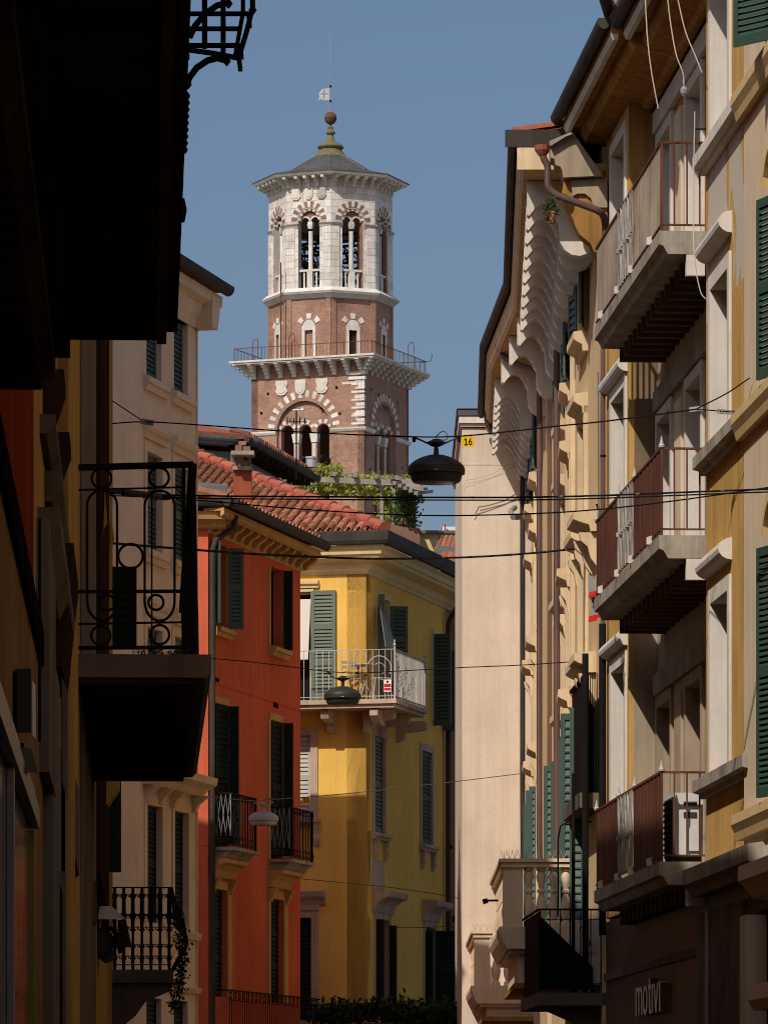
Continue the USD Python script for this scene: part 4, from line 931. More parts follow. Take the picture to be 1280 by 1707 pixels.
# ------------------------------------------------------------------ left middle house: pipes, mouldings, shutters
mid_house = thing('house', 'narrow shadowed ochre house behind the ring railed balcony with two brown drainpipes', 'house', LN.P(S_MID, 0, 0))
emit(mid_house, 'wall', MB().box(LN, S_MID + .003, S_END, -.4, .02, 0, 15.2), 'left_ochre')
emit(mid_house, 'body', MB().box(LN, S_MID + .003, S_END - .002, -8, -.41, 0, 15.2), 'dark_room')
emit(mid_house, 'roof', MB().prism(LN, [(.6, 15.2), (.6, 15.3), (-4, 16.3), (-8, 15.3), (-8, 15.2)], S_MID + .003, S_END), 'roof_tile')
for ua, ub, d, mt in ((116, 119, .05, 'left_ochre'), (122, 126, .04, 'near_cream_trim'), (133, 136, .06, 'left_stone'), (140, 146, .05, 'left_stone')):
    emit(mid_house, 'strip', MB().box(LN, max(S_MID + .01, LN.s(ua, d)), LN.s(ub, d), .021, d, 0, 15.1), mt)
emit(mid_house, 'drainpipe', MB().tube([W(157, 540, 212), W(157, 1300, 212)], .038, 10), 'pipe_brown')
emit(mid_house, 'corner_board', MB().box(LN, LN.s(166, .08), LN.s(181, .08), .021, .085, 3.5, 13.5), 'dark_brown')
emit(mid_house, 'capital', MB().prism(LN, [(0, 11.0), (.06, 11.0), (.1, 11.25), (.14, 11.4), (.14, 11.55), (0, 11.55)], LN.s(177), LN.s(177) + .6), 'left_ochre')
for (ua, ub, va, vb, p, sl) in ((186, 228, 945, 1078, 137, False), (172, 202, 1290, 1455, 170, True)):
    fr = Fr(W(ua, 0, p)[:2], (1, 0), (0, -1))
    emit(mid_house, 'shutter_board', MB().box(fr, .02, (ub - ua) / p - .02, .004, .012, EYE + (V0 - vb) / p + .02, EYE + (V0 - va) / p - .02), 'green_black')
    shutter(mid_house, fr, (ub - ua) / p, EYE + (V0 - vb) / p, EYE + (V0 - va) / p, 'green_black', sections=1, pitch=.1)
for (ua, ub, va, vb) in ((150, 170, 1415, 1440), (150, 172, 1455, 1475)):
    emit(mid_house, 'ledge', MB().prism(LN, [(0, 4.7), (.1, 4.72), (.2, 4.9), (.2, 5.0), (0, 5.02)], LN.s(158), LN.s(158) + .5) if va < 1450 else MB().prism(LN, [(0, 4.35), (.1, 4.37), (.2, 4.52), (.2, 4.6), (0, 4.62)], LN.s(160), LN.s(160) + .6), 'left_ochre')
emit(mid_house, 'stone_post', MB().box(LN, LN.s(142, .04), LN.s(150, .04), .021, .05, 0, 4.9), 'left_stone')
# ornate iron balcony
pb = 134.0; s0 = sp(pb) - .0
FBk = Fr(LN.P(s0 - 1.8, 0, 0)[:2], LN.t, LN.n); pb2 = f / FBk.o[1]
u0 = U0 + FBk.o[0] * pb2; wd = (286 - u0) / pb2
zt2 = EYE + (V0 - 1480) / pb2; zb2 = EYE + (V0 - 1617) / pb2
ob2 = emit(mid_house, 'balcony', MB().box(FBk, 0, 2.4, -.2, wd + .02, zb2 - .16, zb2), 'dark_stone', 'balcony with bulging cast iron balusters and a trailing plant')
emit(ob2, 'top_rail', MB().bar(FBk.P(.02, -.15, zt2), FBk.P(.02, wd, zt2), .02, .015).bar(FBk.P(.02, wd, zt2), FBk.P(2.3, wd, zt2), .02, .015), 'iron')
emit(ob2, 'crossbar', MB().bar(FBk.P(.02, -.15, zb2 + .06), FBk.P(.02, wd, zb2 + .06), .012), 'iron')
emit(ob2, 'crossbar', MB().bar(FBk.P(.02, -.15, zb2 + .62), FBk.P(.02, wd, zb2 + .62), .008), 'iron')
H = zt2 - zb2
for k in range(8):
    d = -.06 + (wd + .03) * k / 7
    q = MB().lathe(FBk.P(.02, d, zb2), [(.018, 0), (.024, .12), (.040, .14), (.020, .16), (.022, .26), (.045, .285), (.018, .30), (.016, .46), (.045, .48), (.018, .5), (.028, H * .62), (.05, H * .66), (.026, H * .69), (.024, H * .86), (.044, H * .9), (.02, H * .93), (.018, H)], 8)
    for zz in (.15, .29, .5, H * .66, H * .9):
        for e in (-1, 1): q.ring(FBk.P(.02, d + e * .036, zb2 + zz), np.array([*LN.n, 0]), az3, .018, .006, 8, 4, 0, 270)
    emit(ob2, 'baluster', q, 'iron')
for k in range(9):
    s = .05 + 2.2 * k / 8
    pr = [(0, 0), (.09, .16), (.19, .33), (.15, .55), (.05, .8), (0, H / 1.0)]
    emit(ob2, 'bulged_bar', MB().tube([FBk.P(s, wd + a, zb2 + b) for a, b in pr], .016, 6), 'iron')
emit(ob2, 'bracket', MB().prism(FBk, [(0, zb2 - .75), (.12, zb2 - .7), (.3, zb2 - .55), (.42, zb2 - .38), (wd - .02, zb2 - .25), (wd, zb2 - .165), (0, zb2 - .165)], .1, .5), 'dark_stone')
vn = thing('trailing_plant', 'dark withered plant trailing over the corner of the bulging iron balcony', 'plant', FBk.P(0, wd, zb2))
emit(vn, 'foliage', MB().leaves([FBk.P(.05, wd + .03 + .1 * math.sin(t * 3), zb2 - .45 + t * 1.2) for t in np.linspace(0, 1, 14)], .06, (.04, .06, .05), 900, 8), 'dark_leaf')
emit(vn, 'stem', MB().tube([FBk.P(.05, wd + .03 + .1 * math.sin(t * 3), zb2 - .45 + t * 1.2) for t in np.linspace(0, 1, 9)], .008, 5), 'brown_wood')
# clothes and lamps on the wall
fl = thing('hanging_cloth', 'yellow cloth hanging in folds from the narrow ochre house behind the ring railed balcony', 'cloth', W(172, 905, 170))
q = MB()
for k, (ua, ub, va, vb, p) in enumerate(((164, 172, 800, 902, 218), (172, 179, 815, 885, 219), (183, 191, 870, 913, 150))):
    emit(fl, 'fold', MB().hexa([W(ua, vb, p), W(ub, vb - 12, p), W(ub, vb - 12, p * .97), W(ua, vb, p * .97), W(ua + 3, va, p), W(ub - 4, va, p), W(ub - 4, va, p * .97), W(ua + 3, va, p * .97)]), 'flag_cloth')
pk = thing('pink_cloth', 'strip of bright pink cloth hanging low on the left wall', 'cloth', W(146, 1720, 258))
emit(pk, 'cloth', MB().hexa([W(143, 1740, 258), W(153, 1740, 258), W(153, 1740, 250), W(143, 1740, 250), W(141, 1648, 258), W(146, 1652, 258), W(146, 1652, 250), W(141, 1648, 250)]), 'pink_cloth')
ac3 = thing('air_conditioner', 'grey air conditioner box high on the left wall beside the hooded shop lamp', 'air conditioner', W(154, 1540, 248))
emit(ac3, 'case', MB().hexa([W(147, 1535, 248), W(162, 1540, 248), W(162, 1540, 236), W(147, 1535, 236), W(147, 1465, 248), W(161, 1470, 248), W(161, 1470, 236), W(147, 1465, 236)]), 'left_stone')
for k in range(7): emit(ac3, 'grille_bar', MB().bar(W(138, 1490 + k * 8, 248), W(146, 1490 + k * 8, 248), .008), 'iron')
hl = thing('hooded_lamp', 'shop lamp with a pale square hood in front of the bulging iron balcony', 'lamp', W(190, 1600, 205))
emit(hl, 'hood', MB().hexa([W(163, 1533, 205), W(210, 1533, 205), W(208, 1533, 192), W(166, 1533, 192), W(166, 1511, 205), W(186, 1511, 205), W(188, 1514, 192), W(170, 1514, 192)]), 'ac_white')
emit(hl, 'side', MB().hexa([W(196, 1580, 205), W(220, 1580, 205), W(216, 1580, 194), W(198, 1580, 194), W(196, 1534, 205), W(210, 1534, 205), W(208, 1534, 194), W(198, 1534, 194)]), 'brown_wood')
emit(hl, 'arm', MB().tube([W(168, 1545, 202), W(190, 1550, 202), W(198, 1575, 202), W(202, 1590, 202)], .022, 7), 'left_stone')
emit(hl, 'body', MB().lathe(W(166, 1575, 204), [(.02, -.1), (.1, -.06), (.12, .06), (.06, .13)], 12), 'ac_dark')
emit(hl, 'body', MB().lathe(W(178, 1594, 202), [(.02, -.06), (.07, -.02), (.07, .03), (.02, .06)], 10), 'gutter_grey')

# ------------------------------------------------------------------ the pale house at the bend
B = Fr.px(330, 108, 2620, 'L')
pale_house = thing('house', 'pale pinkish house at the bend with recessed green shutters under moulded hoods', 'house', B.P(0, 0, 0))
sB0 = B.s(150); bw = [(B.s(244), B.s(269)), (B.s(290), B.s(313))]
brow = [(12.86, 14.0), (10.30, 11.76), (7.85, 9.15), (4.75, 6.5), (2.2, 3.62)]
emit(pale_house, 'wall', MB().wall(B, sB0 - 6, 0, 0, 14.75, [(a, b, *r) for a, b in bw for r in brow], thick=.35), 'blush')
emit(pale_house, 'body', MB().plan(B, [(sB0 - 6, -.36), (0, -.36), (0, -8.5), (sB0 - 6, -8.5)], 0, 14.6), 'blush')
for j, r in enumerate(brow):
    for i, (a, b) in enumerate(bw):
        w = window(pale_house, B, a, b, *r, depth=.3, sill='blush_trim' if j < 3 else None, sillp=.10, sille=.18, sillh=.2, hood='blush_trim' if j in (1, 2) else None, hoodp=.12, hoodz=.18, hoodh=.22, hoode=.2, bars=False)
        if j in (1, 2, 3): emit(w, 'surround', MB().box(B, b + .002, b + .14, 0, .02, r[0], r[1] + .14).box(B, a - .14, a - .002, 0, .02, r[0], r[1] + .14).box(B, a - .001, b + .001, 0, .019, r[1], r[1] + .14), 'blush_trim')
        fr = Fr(B.P(a, -.11, 0)[:2], B.t, B.n)
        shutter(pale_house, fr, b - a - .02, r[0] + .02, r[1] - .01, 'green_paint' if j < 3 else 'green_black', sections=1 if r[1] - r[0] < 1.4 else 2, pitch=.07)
m = MB().prism(B, [(0, 6.78), (.12, 6.78), (.2, 6.88), (.34, 6.95), (.36, 7.06), (0, 7.08)], B.s(236), B.s(326))
emit(pale_house, 'hood', m, 'blush_trim')
for u in (240, 262, 283, 318): emit(pale_house, 'hood_bracket', MB().prism(B, [(0, 6.52), (.06, 6.54), (.12, 6.66), (.26, 6.77), (0, 6.778)], B.s(u), B.s(u) + .14), 'blush_trim')
emit(pale_house, 'string_course', MB().prism(B, [(0, 4.55), (.05, 4.57), (.08, 4.66), (0, 4.7)], B.s(278), -.02), 'blush_trim')
emit(pale_house, 'string_course', MB().prism(B, [(0, 3.74), (.05, 3.75), (.08, 3.82), (0, 3.85)], B.s(278), -.02), 'blush_trim')
emit(pale_house, 'cornice', MB().prism(B, [(-.3, 14.0), (.03, 14.0), (.06, 14.12), (.12, 14.2), (.15, 14.34), (.29, 14.40), (.31, 14.55), (-.3, 14.55)], sB0 - 6, .0), 'blush_trim')
emit(pale_house, 'cornice_end', MB().prism(Fr(B.P(0, 0, 0)[:2], -B.n, B.t), [(-.3, 14.0), (.03, 14.0), (.06, 14.12), (.12, 14.2), (.15, 14.34), (.29, 14.40), (.31, 14.55), (-.3, 14.55)], -.31, 8), 'blush_trim')
t = np.linspace(180, 360, 8)
emit(pale_house, 'gutter', MB().prism(B, [(.40 + .1 * math.cos(math.radians(x)), 14.68 + .12 * math.sin(math.radians(x))) for x in t] + [(.50, 14.7), (.30, 14.7)], sB0 - 6, .32), 'gutter_brown')
emit(pale_house, 'roof', MB().hexa([B.P(sB0 - 6, .36, 14.62), B.P(.3, .36, 14.62), B.P(.3, -9, 14.62), B.P(sB0 - 6, -9, 14.62), B.P(sB0 - 6, -3.5, 14.95), B.P(-3, -3.5, 14.95), B.P(-3, -4.5, 14.95), B.P(sB0 - 6, -4.5, 14.95)]), 'roof_tile')
emit(pale_house, 'conduit', MB().tube([B.P(-.12, .015, 0), B.P(-.12, .015, 14.0)], .012, 8), 'blush_trim')
# ------------------------------------------------------------------ the orange house
O = Fr.px(347, 97.6, 2692, 'L')
orange_house = thing('house', 'orange red house with small iron balconies and a dark bracketed eave', 'house', O.P(0, 0, 0))
sO = O.s(500.5)
ow = [(O.s(357), O.s(377)), (O.s(450), O.s(471))]
top_r, dr_r, fst_r = (10.3, 11.75), (6.5, 9.0), (3.95, 5.8)
od = [(O.s(353), O.s(380)), (O.s(449), O.s(471))]
of_ = [(O.s(353), O.s(378)), (O.s(449), O.s(472))]
holes_o = [(*a, *top_r) for a in ow] + [(*a, *dr_r) for a in od] + [(*a, *fst_r) for a in of_]
emit(orange_house, 'wall', MB().wall(O, 0, sO, 0, 12.25, holes_o, thick=.35), 'orange_wall')
OE = Fr(O.P(0, 0, 0)[:2], (-1, -.03), (.03, -1))
emit(orange_house, 'wall', MB().wall(OE, 0.001, 9, 0, 12.25, [], thick=.3), 'orange_wall', 'side wall towards the lane')
OF = Fr(O.P(sO, 0, 0)[:2], -O.n, O.t)
emit(orange_house, 'wall', MB().box(OF, .001, 9, -.3, 0, 0, 12.25), 'orange_wall', 'far gable wall')
emit(orange_house, 'body', MB().plan(O, [(.1, -.36), (sO - .31, -.36), (sO - .31, -9), (2.0, -9), (.8, -3)], 0, 12.25), 'dark_room')
for (a, b) in ow:
    w = window(orange_house, O, a, b, *top_r, depth=.22, pane='dark_room', sill='orange_trim', sillh=.16, sillp=.16, sille=.12, bars=False)
    for e in ((b + .002, b + .10), (a - .10, a - .002)): emit(w, 'surround', MB().box(O, *e, 0, .02, *top_r), 'orange_trim')
# one pair of open leaves by the first top window; the other leaves stand straight out
a, b = ow[0]
shutter(orange_house, O.sub(b + .01, .03, 62), .27, top_r[0] + .03, top_r[1] - .02, 'green_paint', pitch=.07)
shutter(orange_house, O.sub(a - .02, .03, 150), .34, top_r[0] + .03, top_r[1] - .02, 'green_paint', pitch=.07)
a, b = ow[1]
shutter(orange_house, O.sub(b + .01, .02, 70), .16, top_r[0] + .02, top_r[1], 'green_black', pitch=.08)
for (a, b) in od:
    w = window(orange_house, O, a, b, *dr_r, depth=.25, pane='dark_room', bars=False)
    emit(w, 'surround', MB().box(O, a - .13, a - .002, 0, .03, *dr_r).box(O, b + .002, b + .10, 0, .02, *dr_r).box(O, a - .001, b + .001, 0, .02, dr_r[1], dr_r[1] + .12), 'orange_trim')
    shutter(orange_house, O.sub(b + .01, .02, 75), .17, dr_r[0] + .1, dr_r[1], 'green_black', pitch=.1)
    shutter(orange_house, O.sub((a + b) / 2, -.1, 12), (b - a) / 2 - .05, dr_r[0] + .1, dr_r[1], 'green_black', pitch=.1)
for (a, b) in of_:
    w = window(orange_house, O, a, b, *fst_r, depth=.25, pane='dark_room', bars=False)
    emit(w, 'surround', MB().box(O, a - .13, a - .002, 0, .03, *fst_r).box(O, b + .002, b + .28, 0, .025, *fst_r).box(O, a - .001, b + .001, 0, .02, fst_r[1], fst_r[1] + .14), 'orange_trim')
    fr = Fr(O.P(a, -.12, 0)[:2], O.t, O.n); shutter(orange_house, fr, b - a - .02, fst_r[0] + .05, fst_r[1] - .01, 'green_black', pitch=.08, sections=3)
    emit(orange_house, 'hood', MB().prism(O, [(0, 5.98), (.06, 6.0), (.12, 6.12), (.2, 6.2), (.3, 6.23), (.3, 6.3), (0, 6.3)], a - .15, b + .3), 'orange_trim')
    for e in (a - .1, b + .08): emit(orange_house, 'hood_bracket', MB().prism(O, [(0, 5.72), (.05, 5.74), (.1, 5.86), (.16, 5.975), (0, 5.975)], e, e + .15), 'orange_trim')
for u0_, u1_, p in ((352, 427, 97), (450, 521, 93)):
    a = O.s(u0_ - 2); p_ = f / O.P(a, 0, 0)[1]
    dd = 36 / p_; b = O.s(u1_, dd)
    bal = emit(orange_house, 'balcony', MB().box(O, a, b, 0, dd + .06, 6.44, 6.5), 'grey_stone', 'small balcony with lattice iron rail on the orange wall')
    emit(bal, 'slab_moulding', MB().prism(O, [(0, 6.31), (dd - .14, 6.31), (dd - .08, 6.38), (dd, 6.438), (0, 6.438)], a + .05, b - .05), 'grey_stone')
    zr = 7.42
    q = MB().bar(O.P(a + .02, 0, zr), O.P(a + .02, dd, zr), .022).bar(O.P(a + .02, dd, zr), O.P(b - .02, dd, zr), .022).bar(O.P(a + .02, 0, 6.56), O.P(a + .02, dd, 6.56), .016).bar(O.P(a + .02, dd, 6.56), O.P(b - .02, dd, 6.56), .016)
    q.bar(O.P(a + .02, 0, 6.68), O.P(a + .02, dd, 6.68), .012).bar(O.P(a + .02, dd, 6.68), O.P(b - .02, dd, 6.68), .012).bar(O.P(a + .02, dd, zr - .1), O.P(b - .02, dd, zr - .1), .012)
    q.bar(O.P(b - .02, 0, zr), O.P(b - .02, dd, zr), .02)
    emit(bal, 'rail', q, 'iron')
    for k in range(5):
        x0 = .02 + (dd - .04) * k / 4; x1 = .02 + (dd - .04) * ((k + 1) % 5) / 4
        emit(bal, 'lattice_bar', MB().bar(O.P(a + .02, x0, 6.68), O.P(a + .02, min(dd, x0 + .09), zr), .008), 'iron_grey'); emit(bal, 'lattice_bar', MB().bar(O.P(a + .024, min(dd, x0 + .09), 6.68), O.P(a + .024, x0, zr), .008), 'iron_grey')
    n = int((b - a) / .11)
    for k in range(n + 1):
        s = a + .03 + (b - a - .06) * k / n
        emit(bal, 'baluster', MB().box(O, s, s + .014, dd - .008, dd + .008, 6.5, zr), 'iron')
        if k % 2 == 0: emit(bal, 'ring', MB().ring(O.P(s + .06, dd, 6.62), np.array([*O.t, 0]), np.array([0, 0, 1.0]), .045, .007, 10, 4), 'iron')
        if k % 2 == 0: emit(bal, 'ring', MB().ring(O.P(s + .06, dd, zr - .05), np.array([*O.t, 0]), np.array([0, 0, 1.0]), .04, .006, 10, 4), 'iron')
    emit(bal, 'post', MB().box(O, b - .03, b, dd - .02, dd + .012, 6.5, zr + .02), 'iron')
    for e in (.02, dd * .4): emit(orange_house, 'console', MB().prism(O, [(0, 5.95 + .37), (.1, 6.315), (0, 6.315)], a + e, a + e + .1), 'orange_trim')
# long rail low on the wall
q = MB().bar(O.P(O.s(353), .0, 4.05), O.P(O.s(353), .3, 4.05), .025).bar(O.P(O.s(353), .3, 4.05), O.P(sO + .3, .3, 4.05), .025).bar(O.P(O.s(353), .3, 3.88), O.P(sO + .3, .3, 3.88), .015)
lr = emit(orange_house, 'balcony', MB().box(O, O.s(353), sO + .3, 0, .32, 2.96, 3.1), 'grey_stone', 'long low balcony across the orange wall')
emit(lr, 'rail', q, 'iron')
n = 44
for k in range(n):
    s = O.s(353) + .05 + (sO + .2 - O.s(353)) * k / n; emit(lr, 'baluster', MB().box(O, s, s + .012, .294, .306, 3.1, 4.05), 'iron')
    if k % 2 == 0: emit(lr, 'ring', MB().ring(O.P(s + .07, .3, 3.965), np.array([*O.t, 0]), np.array([0, 0, 1.0]), .06, .008, 10, 4), 'iron')
for u, v in ((361, 1135), (459, 1175)):
    emit(orange_house, 'vent', MB().box(O, O.s(u - 3.5), O.s(u + 3.5), -.05, .012, O.z(u, v + 5), O.z(u, v - 5)), 'dark_room')
emit(orange_house, 'string_course', MB().box(O, .05, sO - .001, 0, .012, 9.32, 9.36), 'orange_wall')
emit(orange_house, 'drainpipe', MB().tube([O.P(.02, .07, 0), O.P(.02, .07, 11.55), O.P(.05, .12, 11.75), O.P(.4, .34, 11.98), O.P(.42, .38, 12.2)], .05, 10), 'gutter_dark')
# eave: soffit, carved brackets, board and gutter round the corner
emit(orange_house, 'soffit', MB().prism(O, [(0, 12.2), (.36, 12.2), (.36, 12.252), (0, 12.252)], -.3, sO + .1), 'orange_trim')
emit(orange_house, 'eave_board', MB().prism(O, [(.3, 12.1), (.36, 12.14), (.37, 12.198), (.3, 12.198)], -.3, sO + .1), 'orange_trim')
emit(orange_house, 'frieze', MB().box(O, 0.0, sO, 0, .03, 11.86, 12.198), 'orange_trim')
for k in range(13):
    s = .25 + (sO - .2) * k / 12
    emit(orange_house, 'bracket', MB().prism(O, [(.031, 11.9), (.10, 11.92), (.16, 12.0), (.24, 12.04), (.28, 12.08), (.28, 12.196), (.031, 12.196)], s, s + .13), 'orange_trim')
emit(orange_house, 'eave_board', MB().prism(OE, [(0, 11.93), (.1, 11.95), (.14, 12.05), (.25, 12.07), (.3, 12.2), (0, 12.2)], -.30, 9), 'orange_trim')
gd = lambda o, z: [(o + .08 * math.cos(math.radians(x)), z + .12 * math.sin(math.radians(x))) for x in np.linspace(180, 360, 8)] + [(o + .08, z + .03), (o - .08, z + .03)]
emit(orange_house, 'gutter', MB().prism(O, gd(.44, 12.38), -.42, sO + .25), 'gutter_dark')
emit(orange_house, 'gutter', MB().prism(OE, gd(.36, 12.38), -.50, 9), 'gutter_dark')
rp = [O.P(-.4, .36, 12.36), O.P(sO + .2, .36, 12.36), O.P(sO + .2, -9, 12.36), O.P(.5, -9, 12.36), O.P(4.2, -4.4, 13.35), O.P(sO - 2.5, -4.4, 13.35), O.P(sO - 2.5, -4.6, 13.35), O.P(4.2, -4.6, 13.35)]
orf = emit(orange_house, 'roof', MB().hexa(rp), 'roof_tile')
for k in range(28):
    s = -.2 + k * .235
    if s > sO + .1: break
    emit(orf, 'tile', MB().tube([O.P(s, .40, 12.43), O.P(s, -.3, 12.60)], .085, 8), 'roof_tile')
# skylights on the orange roof
sk = lambda pts, p, dz=0: [W(u, v, p) for u, v in pts]
def slab(pts3, th=.05):
    a = np.array(pts3); nrm = np.cross(a[1] - a[0], a[3] - a[0]); nrm /= np.linalg.norm(nrm)
    return MB().hexa(list(a) + list(a + nrm * th))
lite = emit(orange_house, 'skylight', slab([W(325, 842, 94), W(368, 846, 94), W(380, 812, 88), W(330, 808, 88)]), 'gutter_grey')
emit(lite, 'pane', slab([W(329, 838, 94.3), W(362, 840, 94.3), W(373, 815, 88.5), W(333, 812, 88.5)], .01), 'slate')
# chimney
cx = lambda u, v, p=93.5: W(u, v, p)
def cbox(u0, u1, v0, v1, p, dep): 
    a, b = W(u0, v1, p), W(u1, v0, p); return MB().box(WORLD, a[0], b[0], a[1], a[1] + dep, a[2], b[2])
ch = emit(orange_house, 'chimney', cbox(389, 419, 783, 870, 92, .34), 'chimney_red')
emit(ch, 'collar', cbox(388, 420, 777, 782.8, 92.1, .36), 'grey_stone'); 
for ua, ub in ((390, 396), (401, 406), (412, 418)): emit(ch, 'pier', cbox(ua, ub, 758, 776.8, 92, .3), 'brick_red')
emit(ch, 'cap', cbox(385.5, 423.5, 751, 757.5, 92.4, .42), 'grey_stone'); emit(ch, 'brick', cbox(392, 403, 742, 750.8, 92, .2), 'brick_red'); emit(ch, 'brick', cbox(405, 417, 744, 750.8, 92, .2), 'brick_red'); emit(ch, 'brick', cbox(398, 410, 735, 741.8, 92, .2), 'brick_red')

# rear wing along the side lane

wg = MB().plan(WORLD, [(-3.0, 98.9), (-3.0, 96.6), (-14, 99.3), (-14, 101.6)], 0, 13.63)
emit(orange_house, 'rear_wing', wg, 'orange_wall')
# ------------------------------------------------------------------ the yellow corner house
yc = W(610, 0, 82)[:2]
d2 = np.array([.238, .971]); d1 = np.array([-.971, .238])
Y1 = Fr(yc, d1, (-.238, -.971)); Y2 = Fr(yc, d2, (.971, -.238))
yellow_house = thing('house', 'yellow corner house with green shutters, a white iron corner balcony and a tiled hip roof', 'house', (*yc, 0))
L1, L2 = 9.0, Y2.s(742)
zE = 13.45
y1d = (Y1.s(519), Y1.s(489)); y1d = (min(y1d), max(y1d))
h1 = [(*y1d, 10.4, 12.65), (*sorted((Y1.s(518), Y1.s(490))), 8.0, 9.72), (*sorted((Y1.s(519.5), Y1.s(492))), 3.9, 6.0)]
emit(yellow_house, 'wall', MB().wall(Y1, 0, L1, 0, zE, h1, thick=.4), 'yellow_wall')
s_ = lambda u: Y2.s(u)
h2 = [(s_(629), s_(648), 10.4, 12.62), (s_(722), s_(736), 10.45, 12.3), (s_(623), s_(640), 7.75, 9.75), (s_(702), s_(719), 7.75, 9.75), (s_(626), s_(647), 4.2, 6.0), (s_(708), s_(724), 4.2, 6.0)]
emit(yellow_house, 'wall', MB().wall(Y2, 0, L2, 0, zE, h2, thick=.4), 'yellow_wall')
emit(yellow_house, 'body', MB().plan(Y1, [(.41, -.41), (L1, -.41), (L1, -L2 - 3), (.41, -L2 - 3)], 0, zE), 'dark_room')
# windows on the left face
for k, hh in enumerate(h1):
    w = window(yellow_house, Y1, *hh, depth=.18, bars=False, frame='white_paint' if k == 0 else 'brown_wood', surround='pink_stone' if k else 'yellow_trim', sw=.15 if k else .05, sp=.03, sill='pink_stone' if k == 1 else None, sillh=.12, sillp=.12, sille=.22)
emit(yellow_house, 'head_moulding', MB().prism(Y1, [(0, 12.72), (.05, 12.72), (.06, 12.78), (.1, 12.8), (.1, 12.86), (0, 12.88)], y1d[0] - .16, y1d[1] + .16), 'yellow_trim')
fr = Fr(Y1.P(y1d[0] - .01, .02, 0)[:2], -Y1.t, Y1.n)
shutter(yellow_house, fr, 42 / 82, 10.44, 12.66, 'green_grey', pitch=.072, sections=3, th=.045, st=.07)
emit(yellow_house, 'blind', MB().hexa([Y1.P(y1d[0] + .02, .18, 11.25), Y1.P(y1d[1], .18, 11.25), Y1.P(y1d[1], .19, 11.25), Y1.P(y1d[0] + .02, .19, 11.25), Y1.P(y1d[0] + .02, -.02, 12.5), Y1.P(y1d[1], -.02, 12.5), Y1.P(y1d[1], -.01, 12.5), Y1.P(y1d[0] + .02, -.01, 12.5)]), 'blind_white')
a, b = h1[1][:2]; q = Fr(Y1.P(a + .01, -.09, 0)[:2], Y1.t, Y1.n)
shutter(yellow_house, q, (b - a) - .02, 8.02, 9.70, 'iron_pale', pitch=.09, sections=2)
for e in (a - .2, ): emit(yellow_house, 'sill_bracket', MB().prism(Y1, [(0, 7.45), (.04, 7.46), (.09, 7.6), (.07, 7.7), (.11, 7.875), (0, 7.875)], e, e + .12), 'pink_stone')
emit(yellow_house, 'hood', MB().prism(Y1, [(0, 6.25), (.04, 6.25), (.07, 6.36), (.16, 6.42), (.2, 6.52), (0, 6.55)], h1[2][0] - .3, h1[2][1] + .2), 'pink_stone')
emit(yellow_house, 'hood_frieze', MB().box(Y1, h1[2][0] - .16, h1[2][1] + .2, 0, .06, 6.15, 6.25), 'pink_stone')
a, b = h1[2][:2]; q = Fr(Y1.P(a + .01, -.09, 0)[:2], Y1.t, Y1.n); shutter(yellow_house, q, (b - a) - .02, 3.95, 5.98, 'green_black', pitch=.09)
# windows on the right face
for k, hh in enumerate(h2):
    w = window(yellow_house, Y2, *hh, depth=.2, bars=False, pane='dark_room', surround='yellow_trim' if k < 2 else 'pink_stone', sw=.14, sp=.03, sill='pink_stone' if k in (2, 3) else None, sillh=.13, sillp=.14, sille=.2)
    if k in (2, 3):
        q = Fr(Y2.P(hh[0] + .01, -.06, 0)[:2], Y2.t, Y2.n); shutter(yellow_house, q, hh[1] - hh[0] - .02, hh[2] + .02, hh[3] - .01, 'green_paint', pitch=.085)
        for e in (hh[0] - .1, hh[1] - .05): emit(yellow_house, 'sill_bracket', MB().prism(Y2, [(0, 7.2), (.05, 7.22), (.1, 7.36), (.08, 7.45), (.12, 7.615), (0, 7.615)], e, e + .14), 'pink_stone')
    if k in (4, 5): emit(yellow_house, 'hood', MB().prism(Y2, [(0, 6.12), (.05, 6.14), (.1, 6.3), (.2, 6.38), (.34, 6.44), (.36, 6.55), (0, 6.58)], hh[0] - .3, hh[1] + .3), 'pink_stone')
emit(yellow_house, 'apron', MB().box(Y2, s_(620), s_(640), 0, .02, 6.6, 7.2), 'pink_stone')
P1 = lambda s, ang, w, z0, z1, m, sec=2: shutter(yellow_house, Y2.sub(s, .03, ang), w, z0, z1, m, pitch=.08, sections=sec, th=.045)
P1(h2[0][0] - .01, 88, .13, 10.4, 12.66, 'green_grey')
P1(h2[0][1] + .02, 68, .36, 10.42, 12.52, 'green_paint', 3)
P1(h2[1][0] - .02, 100, .40, 10.35, 12.32, 'green_paint', 2)
P1(h2[1][1] + .02, 72, .26, 10.3, 12.05, 'green_paint', 2)
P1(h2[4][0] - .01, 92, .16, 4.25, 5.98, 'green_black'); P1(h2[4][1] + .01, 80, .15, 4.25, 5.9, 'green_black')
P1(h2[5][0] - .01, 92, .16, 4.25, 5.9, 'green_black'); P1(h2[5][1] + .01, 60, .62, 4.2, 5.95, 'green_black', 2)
emit(yellow_house, 'blind', MB().hexa([Y2.P(h2[0][0] + .05, .42, 11.22), Y2.P(h2[0][1] - .05, .9 * 1.0, 11.22), Y2.P(h2[0][1] - .05, .91, 11.23), Y2.P(h2[0][0] + .05, .43, 11.23), Y2.P(h2[0][0] + .05, .0, 12.35), Y2.P(h2[0][1] - .05, .02, 12.35), Y2.P(h2[0][1] - .05, .03, 12.36), Y2.P(h2[0][0] + .05, .01, 12.36)]) if False else slab([W(633, 1008, 81.5), W(644, 1018, 81), W(660, 1082, 81.5), W(643, 1078, 82.2)], .012), 'blind_blue')
